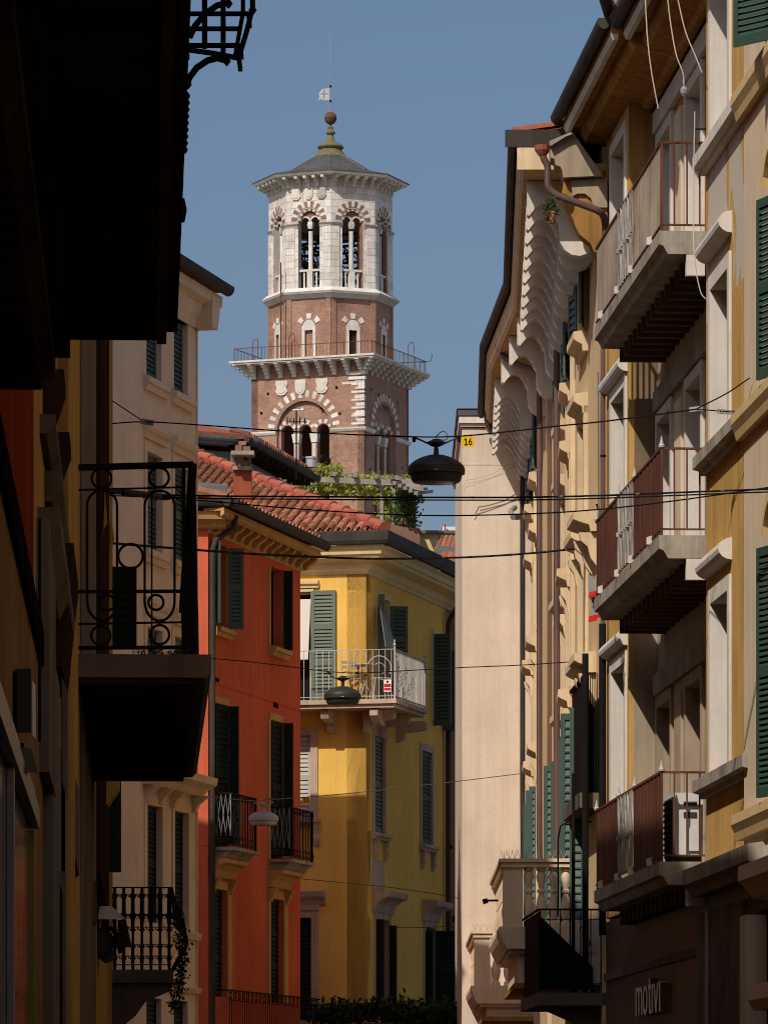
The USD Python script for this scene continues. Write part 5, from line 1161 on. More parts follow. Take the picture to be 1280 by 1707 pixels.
# cornice on both faces
co = [(-.1, 12.98), (.03, 12.98), (.05, 13.04), (.10, 13.08), (.12, 13.2), (.36, 13.27), (.38, 13.33), (.42, 13.34), (.43, 13.44), (.46, 13.45), (.46, 13.52), (-.1, 13.52)]
def mitre(fr, prof, L, back=0.0):
    """Cornice profile with its near end cut on the corner's bisector."""
    m = MB(); t_, r_ = None, None
    v, t, rings = tri2(Polygon(prof)); n = len(v)
    A = fr.arr(np.column_stack([-v[:, 0], v[:, 0], v[:, 1]])); Bv = fr.arr(np.column_stack([np.full(n, L), v[:, 0], v[:, 1]]))
    i = np.arange(n); j = (i + 1) % n
    fc = np.vstack([t[:, ::-1], t + n, np.column_stack([i, j, n + j]), np.column_stack([i, n + j, n + i])])
    return m.add(np.vstack([A, Bv]), fc)
emit(yellow_house, 'cornice', mitre(Y1, co, L1), 'yellow_trim'); emit(yellow_house, 'cornice', mitre(Y2, co, L2 + .5), 'yellow_trim')
go = [(.47, 13.53), (.56, 13.53), (.60, 13.6), (.62, 13.78), (.60, 13.8), (.47, 13.8)]
emit(yellow_house, 'gutter', mitre(Y1, go, L1), 'gutter_dark'); emit(yellow_house, 'gutter', mitre(Y2, go, L2 + .5), 'gutter_dark')
# hip roof: deck, then each barrel tile
tp_ = .43; zg = 13.82; LL = 9.0
n1v, n2v = Y1.n, Y2.n
def R(s, e): # point on the left roof plane: s along Y1, e metres up the slope's plan from the eave line (.5 out)
    return Y1.P(s, .5 - e, zg + tp_ * e)
deck = MB(); c0_ = R(-.5, 0)
deck.hexa([R(-.5, 0) - [0, 0, .12], R(LL, 0) - [0, 0, .12], R(LL, 6.5) - [0, 0, .12], R(6.0, 6.5) - [0, 0, .12], R(-.5, 0) - [0, 0, .06], R(LL, 0) - [0, 0, .06], R(LL, 6.5) - [0, 0, .06], R(6.0, 6.5) - [0, 0, .06]])
roofp = emit(yellow_house, 'roof', deck, 'roof_tile')
R2_ = lambda s, e: Y2.P(s, .5 - e, zg + tp_ * e)
emit(yellow_house, 'roof', MB().hexa([R2_(-.5, 0) - [0, 0, .1], R2_(L2 + .5, 0) - [0, 0, .1], R2_(L2 + .5, 6.5) - [0, 0, .1], R2_(6.0, 6.5) - [0, 0, .1], R2_(-.5, 0), R2_(L2 + .5, 0), R2_(L2 + .5, 6.5), R2_(6.0, 6.5)]), 'roof_tile', 'right slope of the hip roof')
def barrel(m, fr_pt, s, e0, e1, r0, r1, lift0, lift1, n=6):
    w = np.radians(np.linspace(0, 180, n + 1)); up = np.array([0, 0, 1.0])
    rows_ = []
    for e, r, l in ((e0, r0, lift0), (e1, r1, lift1)):
        for x in w: rows_.append(fr_pt(s + r * math.cos(x), e) + up * (l + r * .95 * math.sin(x)))
    for e, r, l in ((e0, r0 - .016, lift0), (e1, r1 - .016, lift1)):
        for x in w: rows_.append(fr_pt(s + r * math.cos(x), e) + up * (l + r * .95 * math.sin(x)))
    k = np.arange(n); q = n + 1
    fc = [np.column_stack([k, k + 1, q + k + 1]), np.column_stack([k, q + k + 1, q + k]), np.column_stack([2 * q + k, 3 * q + k + 1, 2 * q + k + 1]), np.column_stack([2 * q + k, 3 * q + k, 3 * q + k + 1]),
          np.column_stack([k, 2 * q + k, 2 * q + k + 1]), np.column_stack([k, 2 * q + k + 1, k + 1])]
    return m.add(np.array(rows_), np.vstack(fc), closed=False)
pw, pl = .205, .36
tiles, pans = [], MB()
tr = np.random.default_rng(11)
for i in range(int((LL + .3) / pw)):
    s = -.38 + i * pw
    if i: 
        emax = min(6.3, s + .5 + .05)
        # pans lie between the covers, hollow side up
        w = np.radians(np.linspace(180, 360, 6)); sc = s - pw / 2
        if emax > .2:
            a = [R(sc + .09 * math.cos(x), -.06) + [0, 0, .045 + .06 * math.sin(x)] for x in w]; b = [R(sc + .09 * math.cos(x), emax) + [0, 0, .045 + .06 * math.sin(x)] for x in w]
            k = np.arange(5); pans.add(np.array(a + b), np.vstack([np.column_stack([k, k + 1, k + 7]), np.column_stack([k, k + 7, k + 6])]), closed=False)
    for j in range(20):
        e0 = -.07 + j * pl
        if e0 > s + .5 - .12 or e0 > 6.2: break
        tiles.append((s + tr.normal(0, .006), e0 + tr.normal(0, .008), j, i))
emit(roofp, 'tile_channels', pans, 'roof_tile', kind='stuff')
vis = sorted(tiles, key=lambda t: (Y1.s(325) < t[0], R(t[0], t[1])[1]))
rest = MB()
for k, (s, e, j, i) in enumerate(vis):
    args = (R, s, e, e + pl + .05, .086 + tr.normal(0, .002), .070, .035 + tr.normal(0, .004), .018)
    if k < 300: emit(roofp, 'tile', barrel(MB(), *args), 'roof_tile', smooth=50)
    else: barrel(rest, *args, n=5)
if rest.V: emit(roofp, 'far_tiles', rest, 'roof_tile', kind='stuff')
# hip ridge: overlapping tiles bedded in red mortar
hv = lambda q: Y1.P(-.5 + q, .5 - q, zg + tp_ * q)
for k in range(17):
    q0, q1 = -.03 + k * .36, -.03 + (k + 1) * .36 + .05
    emit(roofp, 'ridge_tile', MB().tube([hv(q0) + [0, 0, .05], hv(q1) + [0, 0, .03]], [.13, .105], 10), 'ridge_tile', smooth=50)
mb = MB().tube([hv(0) + [-.07, -.04, -.01], hv(6.1) + [-.07, -.04, -.01]], .085, 8)
emit(roofp, 'ridge_mortar', mb, 'ridge_mortar')
# corner balcony
zt, zr = 10.36, 11.36; pb_ = .83
sL_, sR_ = 2.2, Y2.s(713, pb_)
def ring_plan(o): return [(-0.0, 0)]
bp = [Y1.P(sL_, 0, 0)[:2], Y1.P(sL_, pb_, 0)[:2], Y1.P(-pb_, pb_, 0)[:2], Y2.P(sR_, pb_, 0)[:2], Y2.P(sR_, 0, 0)[:2], yc]
shrink = lambda k: [Y1.P(sL_, 0, 0)[:2], Y1.P(sL_, pb_ - k, 0)[:2], Y1.P(-pb_ + k, pb_ - k, 0)[:2], Y2.P(sR_ - k, pb_ - k, 0)[:2], Y2.P(sR_ - k, 0, 0)[:2], yc]
yb = emit(yellow_house, 'balcony', MB().plan(WORLD, bp, zt - .09, zt), 'pink_stone', 'corner balcony with white iron railing')
emit(yb, 'slab_moulding', MB().plan(WORLD, shrink(.06), zt - .17, zt - .092), 'pink_stone')
for (fr, s) in ((Y1, .62), (Y1, -.42), (Y2, -.25), (Y2, 1.0), (Y2, 2.6)):
    emit(yb, 'console', MB().prism(fr, [(0, zt - .62), (.10, zt - .60), (.18, zt - .5), (.16, zt - .42), (.4, zt - .4), (.62, zt - .36), (.66, zt - .27), (.62, zt - .18), (0, zt - .18)] if s > -.4 else [(.1, zt - .5), (.5, zt - .46), (.62, zt - .38), (.72, zt - .32), (.72, zt - .2), (.1, zt - .18)], s, s + .17), 'pink_stone')
rail = MB(); e_ = .04
A, Bc, C = Y1.P(sL_, pb_ - e_, 0), Y1.P(-pb_ + e_, pb_ - e_, 0), Y2.P(sR_ - e_, pb_ - e_, 0); Dw = Y2.P(sR_ - e_, 0, 0)
for za, w_ in ((zr, .028), (zt + .06, .02)):
    for a, b in ((A, Bc), (Bc, C), (C, Dw)): rail.bar(a + [0, 0, za], b + [0, 0, za], w_, .014)
emit(yb, 'rail', rail, 'iron_pale')
for a, b, pitch in ((A, Bc, .125), (Bc, C, .10), (C, Dw, .12)):
    n = max(1, int(np.linalg.norm(b - a) / pitch))
    for k in range(n):
        p = a + (b - a) * (k + .5) / n; emit(yb, 'baluster', MB().bar(p + [0, 0, zt], p + [0, 0, zr], .015), 'iron_pale')
for p in (Bc, C): emit(yb, 'post', MB().bar(p + [0, 0, zt], p + [0, 0, zr + .06], .035).lathe(p + [0, 0, zr + .05], [(.01, 0), (.035, .04), (.01, .08), (.022, .1), (.004, .15)], 8), 'iron_pale')
for k in range(5):
    p = Bc + (C - Bc) * (.12 + .11 * k); emit(yb, 'scroll', MB().ring(p + [0, 0, zt + .3 + .16 * (k % 3)], np.array([*Y2.t, 0]), np.array([0, 0, 1.0]), .1, .008, 12, 5, 0, 300), 'iron_pale')
sg = thing('notice', 'small white and red notice tied to the white corner balcony railing', 'sign', W(655, 1155, 83.2))
pn = Bc + (A - Bc) / np.linalg.norm(A - Bc) * .14; nn = np.array([*Y1.n, 0]); tt = np.array([*Y1.t, 0])
def plate(c, hw, z0, z1, o): return MB().hexa([c - tt * hw + [0, 0, z0] + nn * o, c + tt * hw + [0, 0, z0] + nn * o, c + tt * hw + [0, 0, z0] + nn * (o + .006), c - tt * hw + [0, 0, z0] + nn * (o + .006), c - tt * hw + [0, 0, z1] + nn * o, c + tt * hw + [0, 0, z1] + nn * o, c + tt * hw + [0, 0, z1] + nn * (o + .006), c - tt * hw + [0, 0, z1] + nn * (o + .006)])
emit(sg, 'board', plate(pn, .08, zt + .14, zt + .38, .02), 'white_paint'); emit(sg, 'band', plate(pn, .072, zt + .24, zt + .30, .027), 'sign_red'); emit(sg, 'band', plate(pn, .072, zt + .17, zt + .215, .027), 'sign_red'); emit(sg, 'mark', plate(pn, .02, zt + .325, zt + .36, .027), 'ink')
# furniture on the balcony
wc = thing('wire_chair', 'pale wire garden chair on the yellow house corner balcony', 'chair', W(660, 1160, 82.6))
c = Y1.P(-.42, .42, zt)
xx, yy, zz = np.array([.98, .2, 0]), np.array([-.2, .98, 0]), np.array([0, 0, 1.0])
emit(wc, 'seat', MB().ring(c + zz * .44, xx, yy, .2, .012, 18, 5).ring(c + zz * .44, xx, yy, .12, .006, 14, 5), 'iron_pale')
emit(wc, 'backrest', MB().ring(c + yy * .18 + zz * .68, xx, zz, .24, .012, 20, 5, -30, 210).ring(c + yy * .18 + zz * .66, xx, zz, .12, .008, 16, 5), 'iron_pale')
for a_, b_ in ((-1, -1), (1, -1), (-1, 1), (1, 1)): emit(wc, 'leg', MB().tube([c + xx * a_ * .15 + yy * b_ * .15 + zz * .44, c + xx * a_ * .2 + yy * b_ * .19], .010, 5), 'iron_pale')
tb = thing('wire_table', 'round pale wire table beside the wire chair on the corner balcony', 'table', Y1.P(-.05, .42, zt))
c = Y1.P(-.08, .45, zt)
emit(tb, 'top', MB().ring(c + zz * .72, xx, yy, .26, .012, 20, 5).lathe(c + zz * .71, [(.01, 0), (.25, .003), (.25, .008), (.01, .01)], 16), 'iron_pale')
for a_ in (0, 120, 240): emit(tb, 'leg', MB().tube([c + zz * .72 + .18 * (math.cos(math.radians(a_)) * xx + math.sin(math.radians(a_)) * yy), c + zz * .35, c + .26 * (math.cos(math.radians(a_)) * xx + math.sin(math.radians(a_)) * yy)], .009, 5), 'iron_pale')
fc_ = thing('folding_chair', 'slatted wooden folding chair leaning on the sunny side of the corner balcony', 'chair', Y1.P(.25, .35, zt))
c = Y1.P(.22, .4, zt)
for e in (-.17, .17): emit(fc_, 'leg', MB().bar(c + xx * e + yy * -.2, c + xx * e + yy * .15 + zz * .85, .022), 'wood_chair'); emit(fc_, 'leg', MB().bar(c + xx * e * .9 + yy * .2, c + xx * e * .9 - yy * .16 + zz * .45, .022), 'wood_chair')
for k in range(5): emit(fc_, 'seat_slat', MB().bar(c - xx * .17 + yy * (-.16 + .08 * k) + zz * .45, c + xx * .17 + yy * (-.16 + .08 * k) + zz * .45, .05, .014), 'wood_chair')
for k in range(2): emit(fc_, 'back_slat', MB().bar(c - xx * .17 + yy * (.1 + .03 * k) + zz * (.7 + .1 * k), c + xx * .17 + yy * (.1 + .03 * k) + zz * (.7 + .1 * k), .014, .06), 'wood_chair')
# drain at the far end
emit(yellow_house, 'drainpipe', MB().tube(soften([Y2.P(L2 + .05, .5, 13.6), Y2.P(L2 + .02, .45, 13.2), Y2.P(L2 - .15, .1, 12.7), Y2.P(L2 - .15, .1, 3.0)]), .05, 9), 'gutter_dark')
# planted balcony at the foot of the yellow house
zl = 3.75
pl_ = emit(yellow_house, 'balcony', MB().box(Y2, -.8, L2, 0, .8, 3.1, 3.25), 'dark_stone', 'low balcony hidden by dark plants')
for k in range(40): emit(pl_, 'baluster', MB().box(Y2, -.8 + k * .1, -.785 + k * .1, .77, .785, 3.25, 4.1), 'iron')
for i, (u, v, w_, lab) in enumerate(((560, 1685, .35, 'dark green bushy plant low in front of the yellow house, leftmost of the row'), (640, 1682, .42, 'dark green bushy plant low in front of the yellow house, second from the left'), (700, 1690, .40, 'dark green bushy plant low in front of the yellow house, second from the right'), (745, 1688, .34, 'dark green bushy plant low in front of the yellow house, rightmost of the row'))):
    pp = thing('balcony_plant', lab, 'plant', W(u, 1720, 84.5), group=None)
    c = W(u, v, 84.5)
    emit(pp, 'foliage', MB().leaves([c + [w_ * .8 * math.cos(k * 2.4), .2 * math.sin(k * 1.7), .1 * math.sin(k * 3.1) - .06] for k in range(9)], .16, (.16, .14, .12), 900, 20 + i), 'dark_leaf')
    emit(pp, 'trough', MB().box(WORLD, c[0] - w_, c[0] + w_, c[1] - .12, c[1] + .12, c[2] - .5, c[2] - .28), 'terracotta')

# ------------------------------------------------------------------ the tan house after it
tan_house = thing('house', 'tan plastered house squeezed between the yellow house and the cream end wall', 'house', Y2.P(L2, 0, 0))
emit(tan_house, 'wall', MB().box(Y2, L2 + .01, L2 + 6, -5, -.06, 0, 13.0), 'tan_wall')
pT = 76.4; yT = f / pT; xT = (737 - U0) / pT
emit(tan_house, 'wall', MB().box(WORLD, xT, 4.5, yT, yT + .3, 0, 13.5), 'tan_wall', 'end wall with old stains')
emit(tan_house, 'cornice', MB().box(WORLD, xT, 4.5, yT - .12, yT + .3, 13.501, 13.7), 'yellow_trim')
emit(tan_house, 'gutter', MB().box(WORLD, xT - .05, 4.5, yT - .25, yT + .3, 13.701, 13.85), 'gutter_dark')
tr_ = emit(tan_house, 'roof', MB().hexa([W(735, 952, 76.3), W(790, 952, 76.3), W(790, 952, 71), W(735, 952, 71), W(735, 950, 76.3), W(790, 950, 76.3), W(790, 918, 71), W(735, 918, 71)]), 'roof_tile')
for k in range(6): emit(tr_, 'tile', MB().tube([W(740 + k * 9, 949, 76.4), W(742 + k * 9, 925, 73)], .09, 7), 'roof_tile')
emit(tan_house, 'wall_plate', MB().lathe(W(751, 1413, 76.6), [(.01, -.05), (.05, 0), (.01, .05)], 10), 'iron')
emit(tan_house, 'wall_light', MB().lathe(W(762, 1530, 77), [(.1, -.1), (.12, 0), (.04, .05), (.02, .12)], 10), 'iron')
# ------------------------------------------------------------------ roofs behind
G1 = Fr.px(384, 66, 2480, 'L')
attic = thing('house', 'grey rendered attic house behind the tiled roof with a dark sloping eave', 'house', G1.P(0, 0, 0))
zG = EYE + (V0 - 737) / 66
gL = G1.s(494)
emit(attic, 'wall', MB().box(G1, 0, gL, -6, 0, 0, zG - .25), 'grey_render')
GA = Fr(G1.P(0, 0, 0)[:2], (-.86, -.50), (.50, -.86))
emit(attic, 'wall', MB().box(GA, 0, 5, -4, 0, 0, zG - .25), 'grey_render', 'end wall')
emit(attic, 'gutter', MB().prism(G1, gd(.55, zG + .02), -.5, gL + .2), 'gutter_dark')
emit(attic, 'soffit', MB().box(G1, -.4, gL, 0, .5, zG - .12, zG - .06), 'soffit_wood')
for k in range(12): emit(attic, 'rafter', MB().box(G1, .1 + k * gL / 12, .2 + k * gL / 12, 0, .48, zG - .24, zG - .121), 'soffit_wood')
emit(attic, 'gutter', MB().prism(GA, gd(.45, zG + .05), -.6, 5.5), 'gutter_grey')
emit(attic, 'soffit', MB().box(GA, -.4, 5.3, 0, .42, zG - .12, zG - .06), 'grey_render')
emit(attic, 'roof', MB().hexa([G1.P(-.5, .6, zG + .02), G1.P(gL, .6, zG + .02), G1.P(gL, -6, zG + .02), G1.P(-.5, -6, zG + .02), G1.P(1, -2, zG + .45), G1.P(gL, -2, zG + .45), G1.P(gL, -4, zG + .45), G1.P(1, -4, zG + .45)]), 'ridge_tile')
emit(attic, 'roof', MB().hexa([GA.P(-.4, .42, zG + .1), GA.P(5.4, .42, zG + .1), GA.P(5.4, -3, zG + .1), GA.P(-.4, -3, zG + .1), GA.P(-.4, .42, zG + .16), GA.P(5.4, .42, zG + .16), GA.P(5.4, -3, zG + .9), GA.P(-.4, -3, zG + .9)]), 'ridge_tile')
rt = [G1.P(x, .5, zG + .16) for x in np.arange(0, gL, .24)]
for k in range(len(rt)): emit(attic, 'tile', MB().tube([rt[k], rt[k] - np.array([*G1.n, 0]) * .5 + [0, 0, .14]], .09, 6), 'roof_tile')
emit(attic, 'downpipe', MB().tube([W(387, 752, 66.5), W(387, 800, 66.5)], .05, 8), 'gutter_grey')
emit(attic, 'flue', MB().lathe(W(519, 779, 63), [(.14, 0), (.14, .22), (.16, .23), (.16, .28), (.02, .3)], 14), 'lamp_silver')

pp_ = 60.5
perg = thing('pergola', 'weathered timber pergola on a roof terrace below the brick tower', 'pergola', W(600, 880, pp_))
for k, (ua, va, ub, vb, p) in enumerate(((432, 786, 668, 799, 60.5), (470, 797, 680, 806, 61.5), (668, 803, 700, 808, 61), (676, 810, 706, 815, 62), (640, 799, 692, 803, 60))):
    emit(perg, 'beam', MB().bar(W(ua, va, p), W(ub, vb, p), .12, .14), 'wood_grey')
for k in range(7):
    u = 452 + k * 35; emit(perg, 'rafter', MB().bar(W(u, 783 + k * 2.2, 61.6), W(u - 12 + 3, 783 + k * 2.2, 58.2), .10, .12), 'wood_grey')
for k in range(6):
    u, v = 648 + k * 9, 797 + k * 4.2; emit(perg, 'rafter', MB().bar(W(u, v + 4, 62.5), W(u + 26, v + 1, 58.5), .10, .09), 'wood_grey')
for (u, v0_, v1_) in ((636, 806, 885), (656, 815, 888), (690, 820, 885)): emit(perg, 'post', MB().bar(W(u, v1_, 61), W(u, v0_, 61), .09), 'wood_grey')
emit(perg, 'parapet', MB().hexa([W(560, 860, 63), W(626, 885, 63), W(626, 885, 58), W(560, 860, 58), W(560, 838, 63), W(626, 868, 63), W(626, 868, 58), W(560, 838, 58)]), 'white_paint')
emit(perg, 'parapet_wall', MB().hexa([W(500, 900, 62), W(700, 930, 62), W(700, 930, 56), W(500, 900, 56), W(500, 845, 62), W(700, 884, 62), W(700, 880, 56), W(500, 845, 56)]), 'brick_red')
rg = np.random.default_rng(5)
vc = [W(u, v, pp_) for u, v in [(500 + rg.uniform(0, 150), 798 + rg.uniform(0, 22)) for _ in range(60)] + [(645 + rg.uniform(-14, 28), 806 + rg.uniform(0, 62)) for _ in range(50)] + [(500 + rg.uniform(0, 70), 780 + rg.uniform(0, 10)) for _ in range(24)] + [(495 + rg.uniform(0, 160), 806 + rg.uniform(0, 18)) for _ in range(40)] + [(rg.uniform(590, 690), 800 + rg.uniform(-6, 6)) for _ in range(14)]]
vine = thing('climbing_vine', 'sunlit green vine climbing over the timber pergola on the roof terrace', 'vine', W(600, 880, pp_))
emit(vine, 'foliage', MB().leaves(vc, .13, (.10, .25, .07), 4600, 31), 'vine_leaf')
for (pts) in ([(640, 885), (642, 850), (650, 820), (640, 806)], [(688, 885), (684, 850), (676, 825), (650, 808)], [(640, 812), (600, 806), (560, 804), (520, 800)]): emit(vine, 'stem', MB().tube([W(u, v, pp_) for u, v in pts], .018, 5), 'brown_wood')
d_ = [W(rg.uniform(660, 690), rg.uniform(820, 880), 61.5) for _ in range(40)]
iv = thing('terrace_shrub', 'dark leafy shrub with a few red flowers at the right end of the pergola', 'shrub', W(676, 885, 61.5))
emit(iv, 'foliage', MB().leaves(d_, .12, (.12, .2, .1), 1500, 32), 'fern_leaf'); emit(iv, 'flower', MB().leaves([W(650, 862, 62), W(668, 868, 62), W(680, 872, 62)], .08, (.12, .05, .06), 28, 33), 'flower_leaf')
emit(iv, 'planter', MB().hexa([W(640, 896, 61.8), W(695, 896, 61.8), W(695, 896, 60.5), W(640, 896, 60.5), W(640, 880, 61.8), W(695, 880, 61.8), W(695, 880, 60.5), W(640, 880, 60.5)]), 'terracotta')

far_house = thing('house', 'far cream house with a low tiled roof glimpsed left of the cream end wall', 'house', W(690, V0, 58))
yF = f / 58
emit(far_house, 'wall', MB().box(WORLD, (690 - U0) / 58, 5, yF, yF + 8, 0, W(0, 890, 58)[2]), 'yellow_trim')
emit(far_house, 'cornice', MB().box(WORLD, (688 - U0) / 58, 5.2, yF - .15, yF + 8, W(0, 890, 58)[2], W(0, 885, 58)[2]), 'gutter_grey')
emit(far_house, 'parapet', MB().box(WORLD, (738 - U0) / 58, 5, yF + .3, yF + 3, W(0, 885, 58)[2], W(0, 876, 58)[2]), 'white_paint')
emit(far_house, 'vent', MB().box(WORLD, (741 - U0) / 58, (743 - U0) / 58, yF + .1, yF + .2, W(0, 884, 58)[2], W(0, 873, 58)[2]), 'sign_red')
ft = emit(far_house, 'roof', MB().hexa([W(720, 925, 64), W(790, 925, 64), W(790, 925, 60), W(720, 925, 60), W(720, 923, 64), W(790, 923, 64), W(790, 893, 60), W(735, 893, 60)]), 'roof_tile')
for k in range(8): emit(ft, 'tile', MB().tube([W(728 + k * 8, 921, 64.2), W(736 + k * 8, 896, 61)], .075, 7), 'roof_tile')
emit(far_house, 'flashing', MB().hexa([W(722, 930, 66), W(775, 934, 66), W(775, 934, 64), W(722, 930, 64), W(722, 925, 66), W(775, 928, 66), W(775, 915, 64.5), W(730, 908, 64.5)]), 'gutter_grey')

# ------------------------------------------------------------------ the brick bell tower (built in its own axes, turned on its base)
TX, TY = (551 - U0) / 19.7, f / 19.7
ROT = -21.5
tower = thing('bell_tower', 'tall brick bell tower with a white octagonal belfry and a weathervane', 'tower', (TX, TY, 0), rot=ROT, local=True)
HA = 5.1
sq = [Fr((-HA, -HA), (1, 0), (0, -1)), Fr((HA, -HA), (0, 1), (1, 0)), Fr((HA, HA), (-1, 0), (0, 1)), Fr((-HA, HA), (0, -1), (-1, 0))]
zS, zGal = 60.3, 66.25
def arch(c, r, z0, zs, n=14):
    return Polygon([(c - r, z0), (c + r, z0), (c + r, zs)] + [(c + r * math.cos(a), zs + r * math.sin(a)) for a in np.linspace(0, math.pi, n)[1:-1]] + [(c - r, zs)])
def voussoirs(parent, fr, c, zs, r0, r1, n, d0, d1, mats, names, a0=0, a1=180, gap=.0):
    for k in range(n):
        a = np.radians(np.linspace(a0 + (a1 - a0) * k / n + gap, a0 + (a1 - a0) * (k + 1) / n - gap, 3))
        pg = Polygon([(c + r1 * math.cos(x), zs + r1 * math.sin(x)) for x in a] + [(c + r0 * math.cos(x), zs + r0 * math.sin(x)) for x in a[::-1]])
        if mats[k % len(mats)]: emit(parent, names[k % len(mats)], MB().face(fr, pg, d0, d1), mats[k % len(mats)])
ca = 4.75
for i, fr in enumerate(sq):
    full = sbox(0, 0, 2 * HA, zGal - .1)
    if i < 2:
        holes_ = unary_union([arch(ca + x, .56, 52.0, zS + .15, 9) for x in (-1.62, 0, 1.62)])
        recess = arch(ca, 2.45, 52.0, zS + .25, 18)
        wl = MB().face(fr, full.difference(recess), -.6, 0)
        emit(tower, 'wall', wl, 'tower_brick')
        emit(tower, 'recessed_wall', MB().face(fr, recess.buffer(.02).difference(holes_), -1.0, -.32), 'tower_brick')
        ar = emit(tower, 'arch', MB().face(fr, arch(ca, 2.62, zS + .2, zS + .25, 18).difference(arch(ca, 2.42, zS - .2, zS + .25, 18)), -.30, .03), 'tower_brick')
        voussoirs(ar, fr, ca, zS + .3, 2.64, 3.25, 27, -.02, .035, ('tower_white', None), ('voussoir', ''), 4, 176)
        for x in (-1.62, 0, 1.62):
            voussoirs(ar, fr, ca + x, zS + .2, .58, .92, 9, -.34, -.28, (None, 'tower_white'), ('', 'voussoir'), 0, 180)
        for x in (-.81, .81):
            cc = fr.P(ca + x, -.5, 52.0)
            col = emit(tower, 'column', MB().lathe(cc, [(.25, 0), (.24, 7.2), (.27, 7.25), (.25, 7.4)], 12), 'tower_white', smooth=50)
            emit(col, 'capital', MB().hexa([fr.P(ca + x + a * w_, -.5 + b * w_, z) for z, w_ in ((59.5, .25), (60.25, .36)) for a, b in ((-1, -1), (1, -1), (1, 1), (-1, 1))]), 'tower_white')
        emit(tower, 'string_course', MB().prism(fr, [(0, zS - .1), (.1, zS - .05), (.2, zS + .12), (.2, zS + .22), (0, zS + .25)], -.2 if i == 0 else 0, ca - 2.5), 'tower_white')
        emit(tower, 'string_course', MB().prism(fr, [(0, zS - .1), (.1, zS - .05), (.2, zS + .12), (.2, zS + .22), (0, zS + .25)], ca + 2.5, 2 * HA + .2), 'tower_white')
    else: emit(tower, 'wall', MB().face(fr, full, -.6, 0), 'tower_brick')
fr = sq[0]
# white quoins at the near corner
for k, (z, w_) in enumerate(((64.15, .9), (63.85, .55), (62.95, .85), (62.3, .72), (61.55, 1.0), (60.95, .6))):
    emit(tower, 'quoin', MB().box(fr, 2 * HA - w_ - 1.1 * (k < 1), 2 * HA + .02, -.3, .02, z, z + .2), 'tower_white')
for k in range(12):
    z = 60.75 + k * .33; emit(tower, 'quoin', MB().box(fr, 2 * HA - (.75 if k % 2 else 1.15), 2 * HA + .025, -.3, .025, z, z + .17), 'tower_white')
emit(tower, 'quoin', MB().box(fr, 2 * HA - 1.5, 2 * HA + .15, -.3, .15, 64.9, 65.15), 'tower_white'); emit(tower, 'quoin', MB().box(fr, 2 * HA - 1.4, 2 * HA + .1, -.3, .1, 64.5, 64.75), 'tower_white')
for (x, z) in ((1.4, 63.6), (3.0, 63.7), (7.6, 63.8), (.8, 62.0), (2.4, 62.0), (6.2, 62.2), (6.9, 57.8), (8.2, 55.0), (7.9, 61.6)):
    emit(tower, 'putlog_hole', MB().box(fr, x, x + .22, -.2, .004, z, z + .24), 'dark_room')
for (x, z) in ((1.5, 63.7), (3.2, 63.5), (5.5, 63.6), (7.5, 63.4), (1.2, 57), (8.5, 58)):
    emit(tower, 'putlog_hole', MB().box(sq[1], x, x + .22, -.2, .004, z, z + .26), 'dark_room')
def shield(parent, fr, c, z, w, h, d, shape, material='fig_stone'):
    if shape == 0: pg = [(c - w, z + h), (c - w * 1.05, z + h * .75), (c - w * .8, z + h * .5), (c - w * 1.05, z + h * .25), (c - w * .6, z + .02), (c, z - .05), (c + w * .6, z + .02), (c + w * 1.05, z + h * .25), (c + w * .8, z + h * .5), (c + w * 1.05, z + h * .75), (c + w, z + h)]
    else: pg = [(c - w, z + h)] + [(c - w * math.cos(a), z + h * .45 - h * .5 * math.sin(a)) for a in np.linspace(0, math.pi, 9)] + [(c + w, z + h)]
    s_ = emit(parent, 'stone_shield', MB().face(fr, Polygon(pg), 0, d), material)
    emit(s_, 'relief', MB().face(fr, Polygon(pg).buffer(-w * .35), d, d + .04), 'tower_grey' if shape == 2 else material)
for x, sh in ((2.75, 0), (4.45, 1), (6.4, 0)): shield(tower, fr, x, 63.55, .52 if sh == 0 else .47, 1.2, .1, sh)
# inner core so that one cannot look right through the lower shaft, and its bells
emit(tower, 'bell_frame', MB().bar((-3.5, -2.5, 57), (3.5, -2.5, 57), .25).bar((-3.5, -2.5, 58.6), (3.5, -2.5, 58.6), .2), 'bronze')
emit(tower, 'bell', MB().lathe((2.2, -2.6, 54.4), [(.75, 0), (.6, .2), (.45, .6), (.4, 1.2), (.2, 1.5), (.05, 1.55)], 16), 'bronze')
emit(tower, 'bell', MB().lathe((-.2, -2.4, 54.4), [(.75, 0), (.6, .2), (.45, .6), (.4, 1.2), (.2, 1.5), (.05, 1.55)], 16), 'bronze')
emit(tower, 'floor', MB().box(WORLD, -4.4, 4.4, -4.0, 4.4, 51.6, 51.9), 'tower_brick')
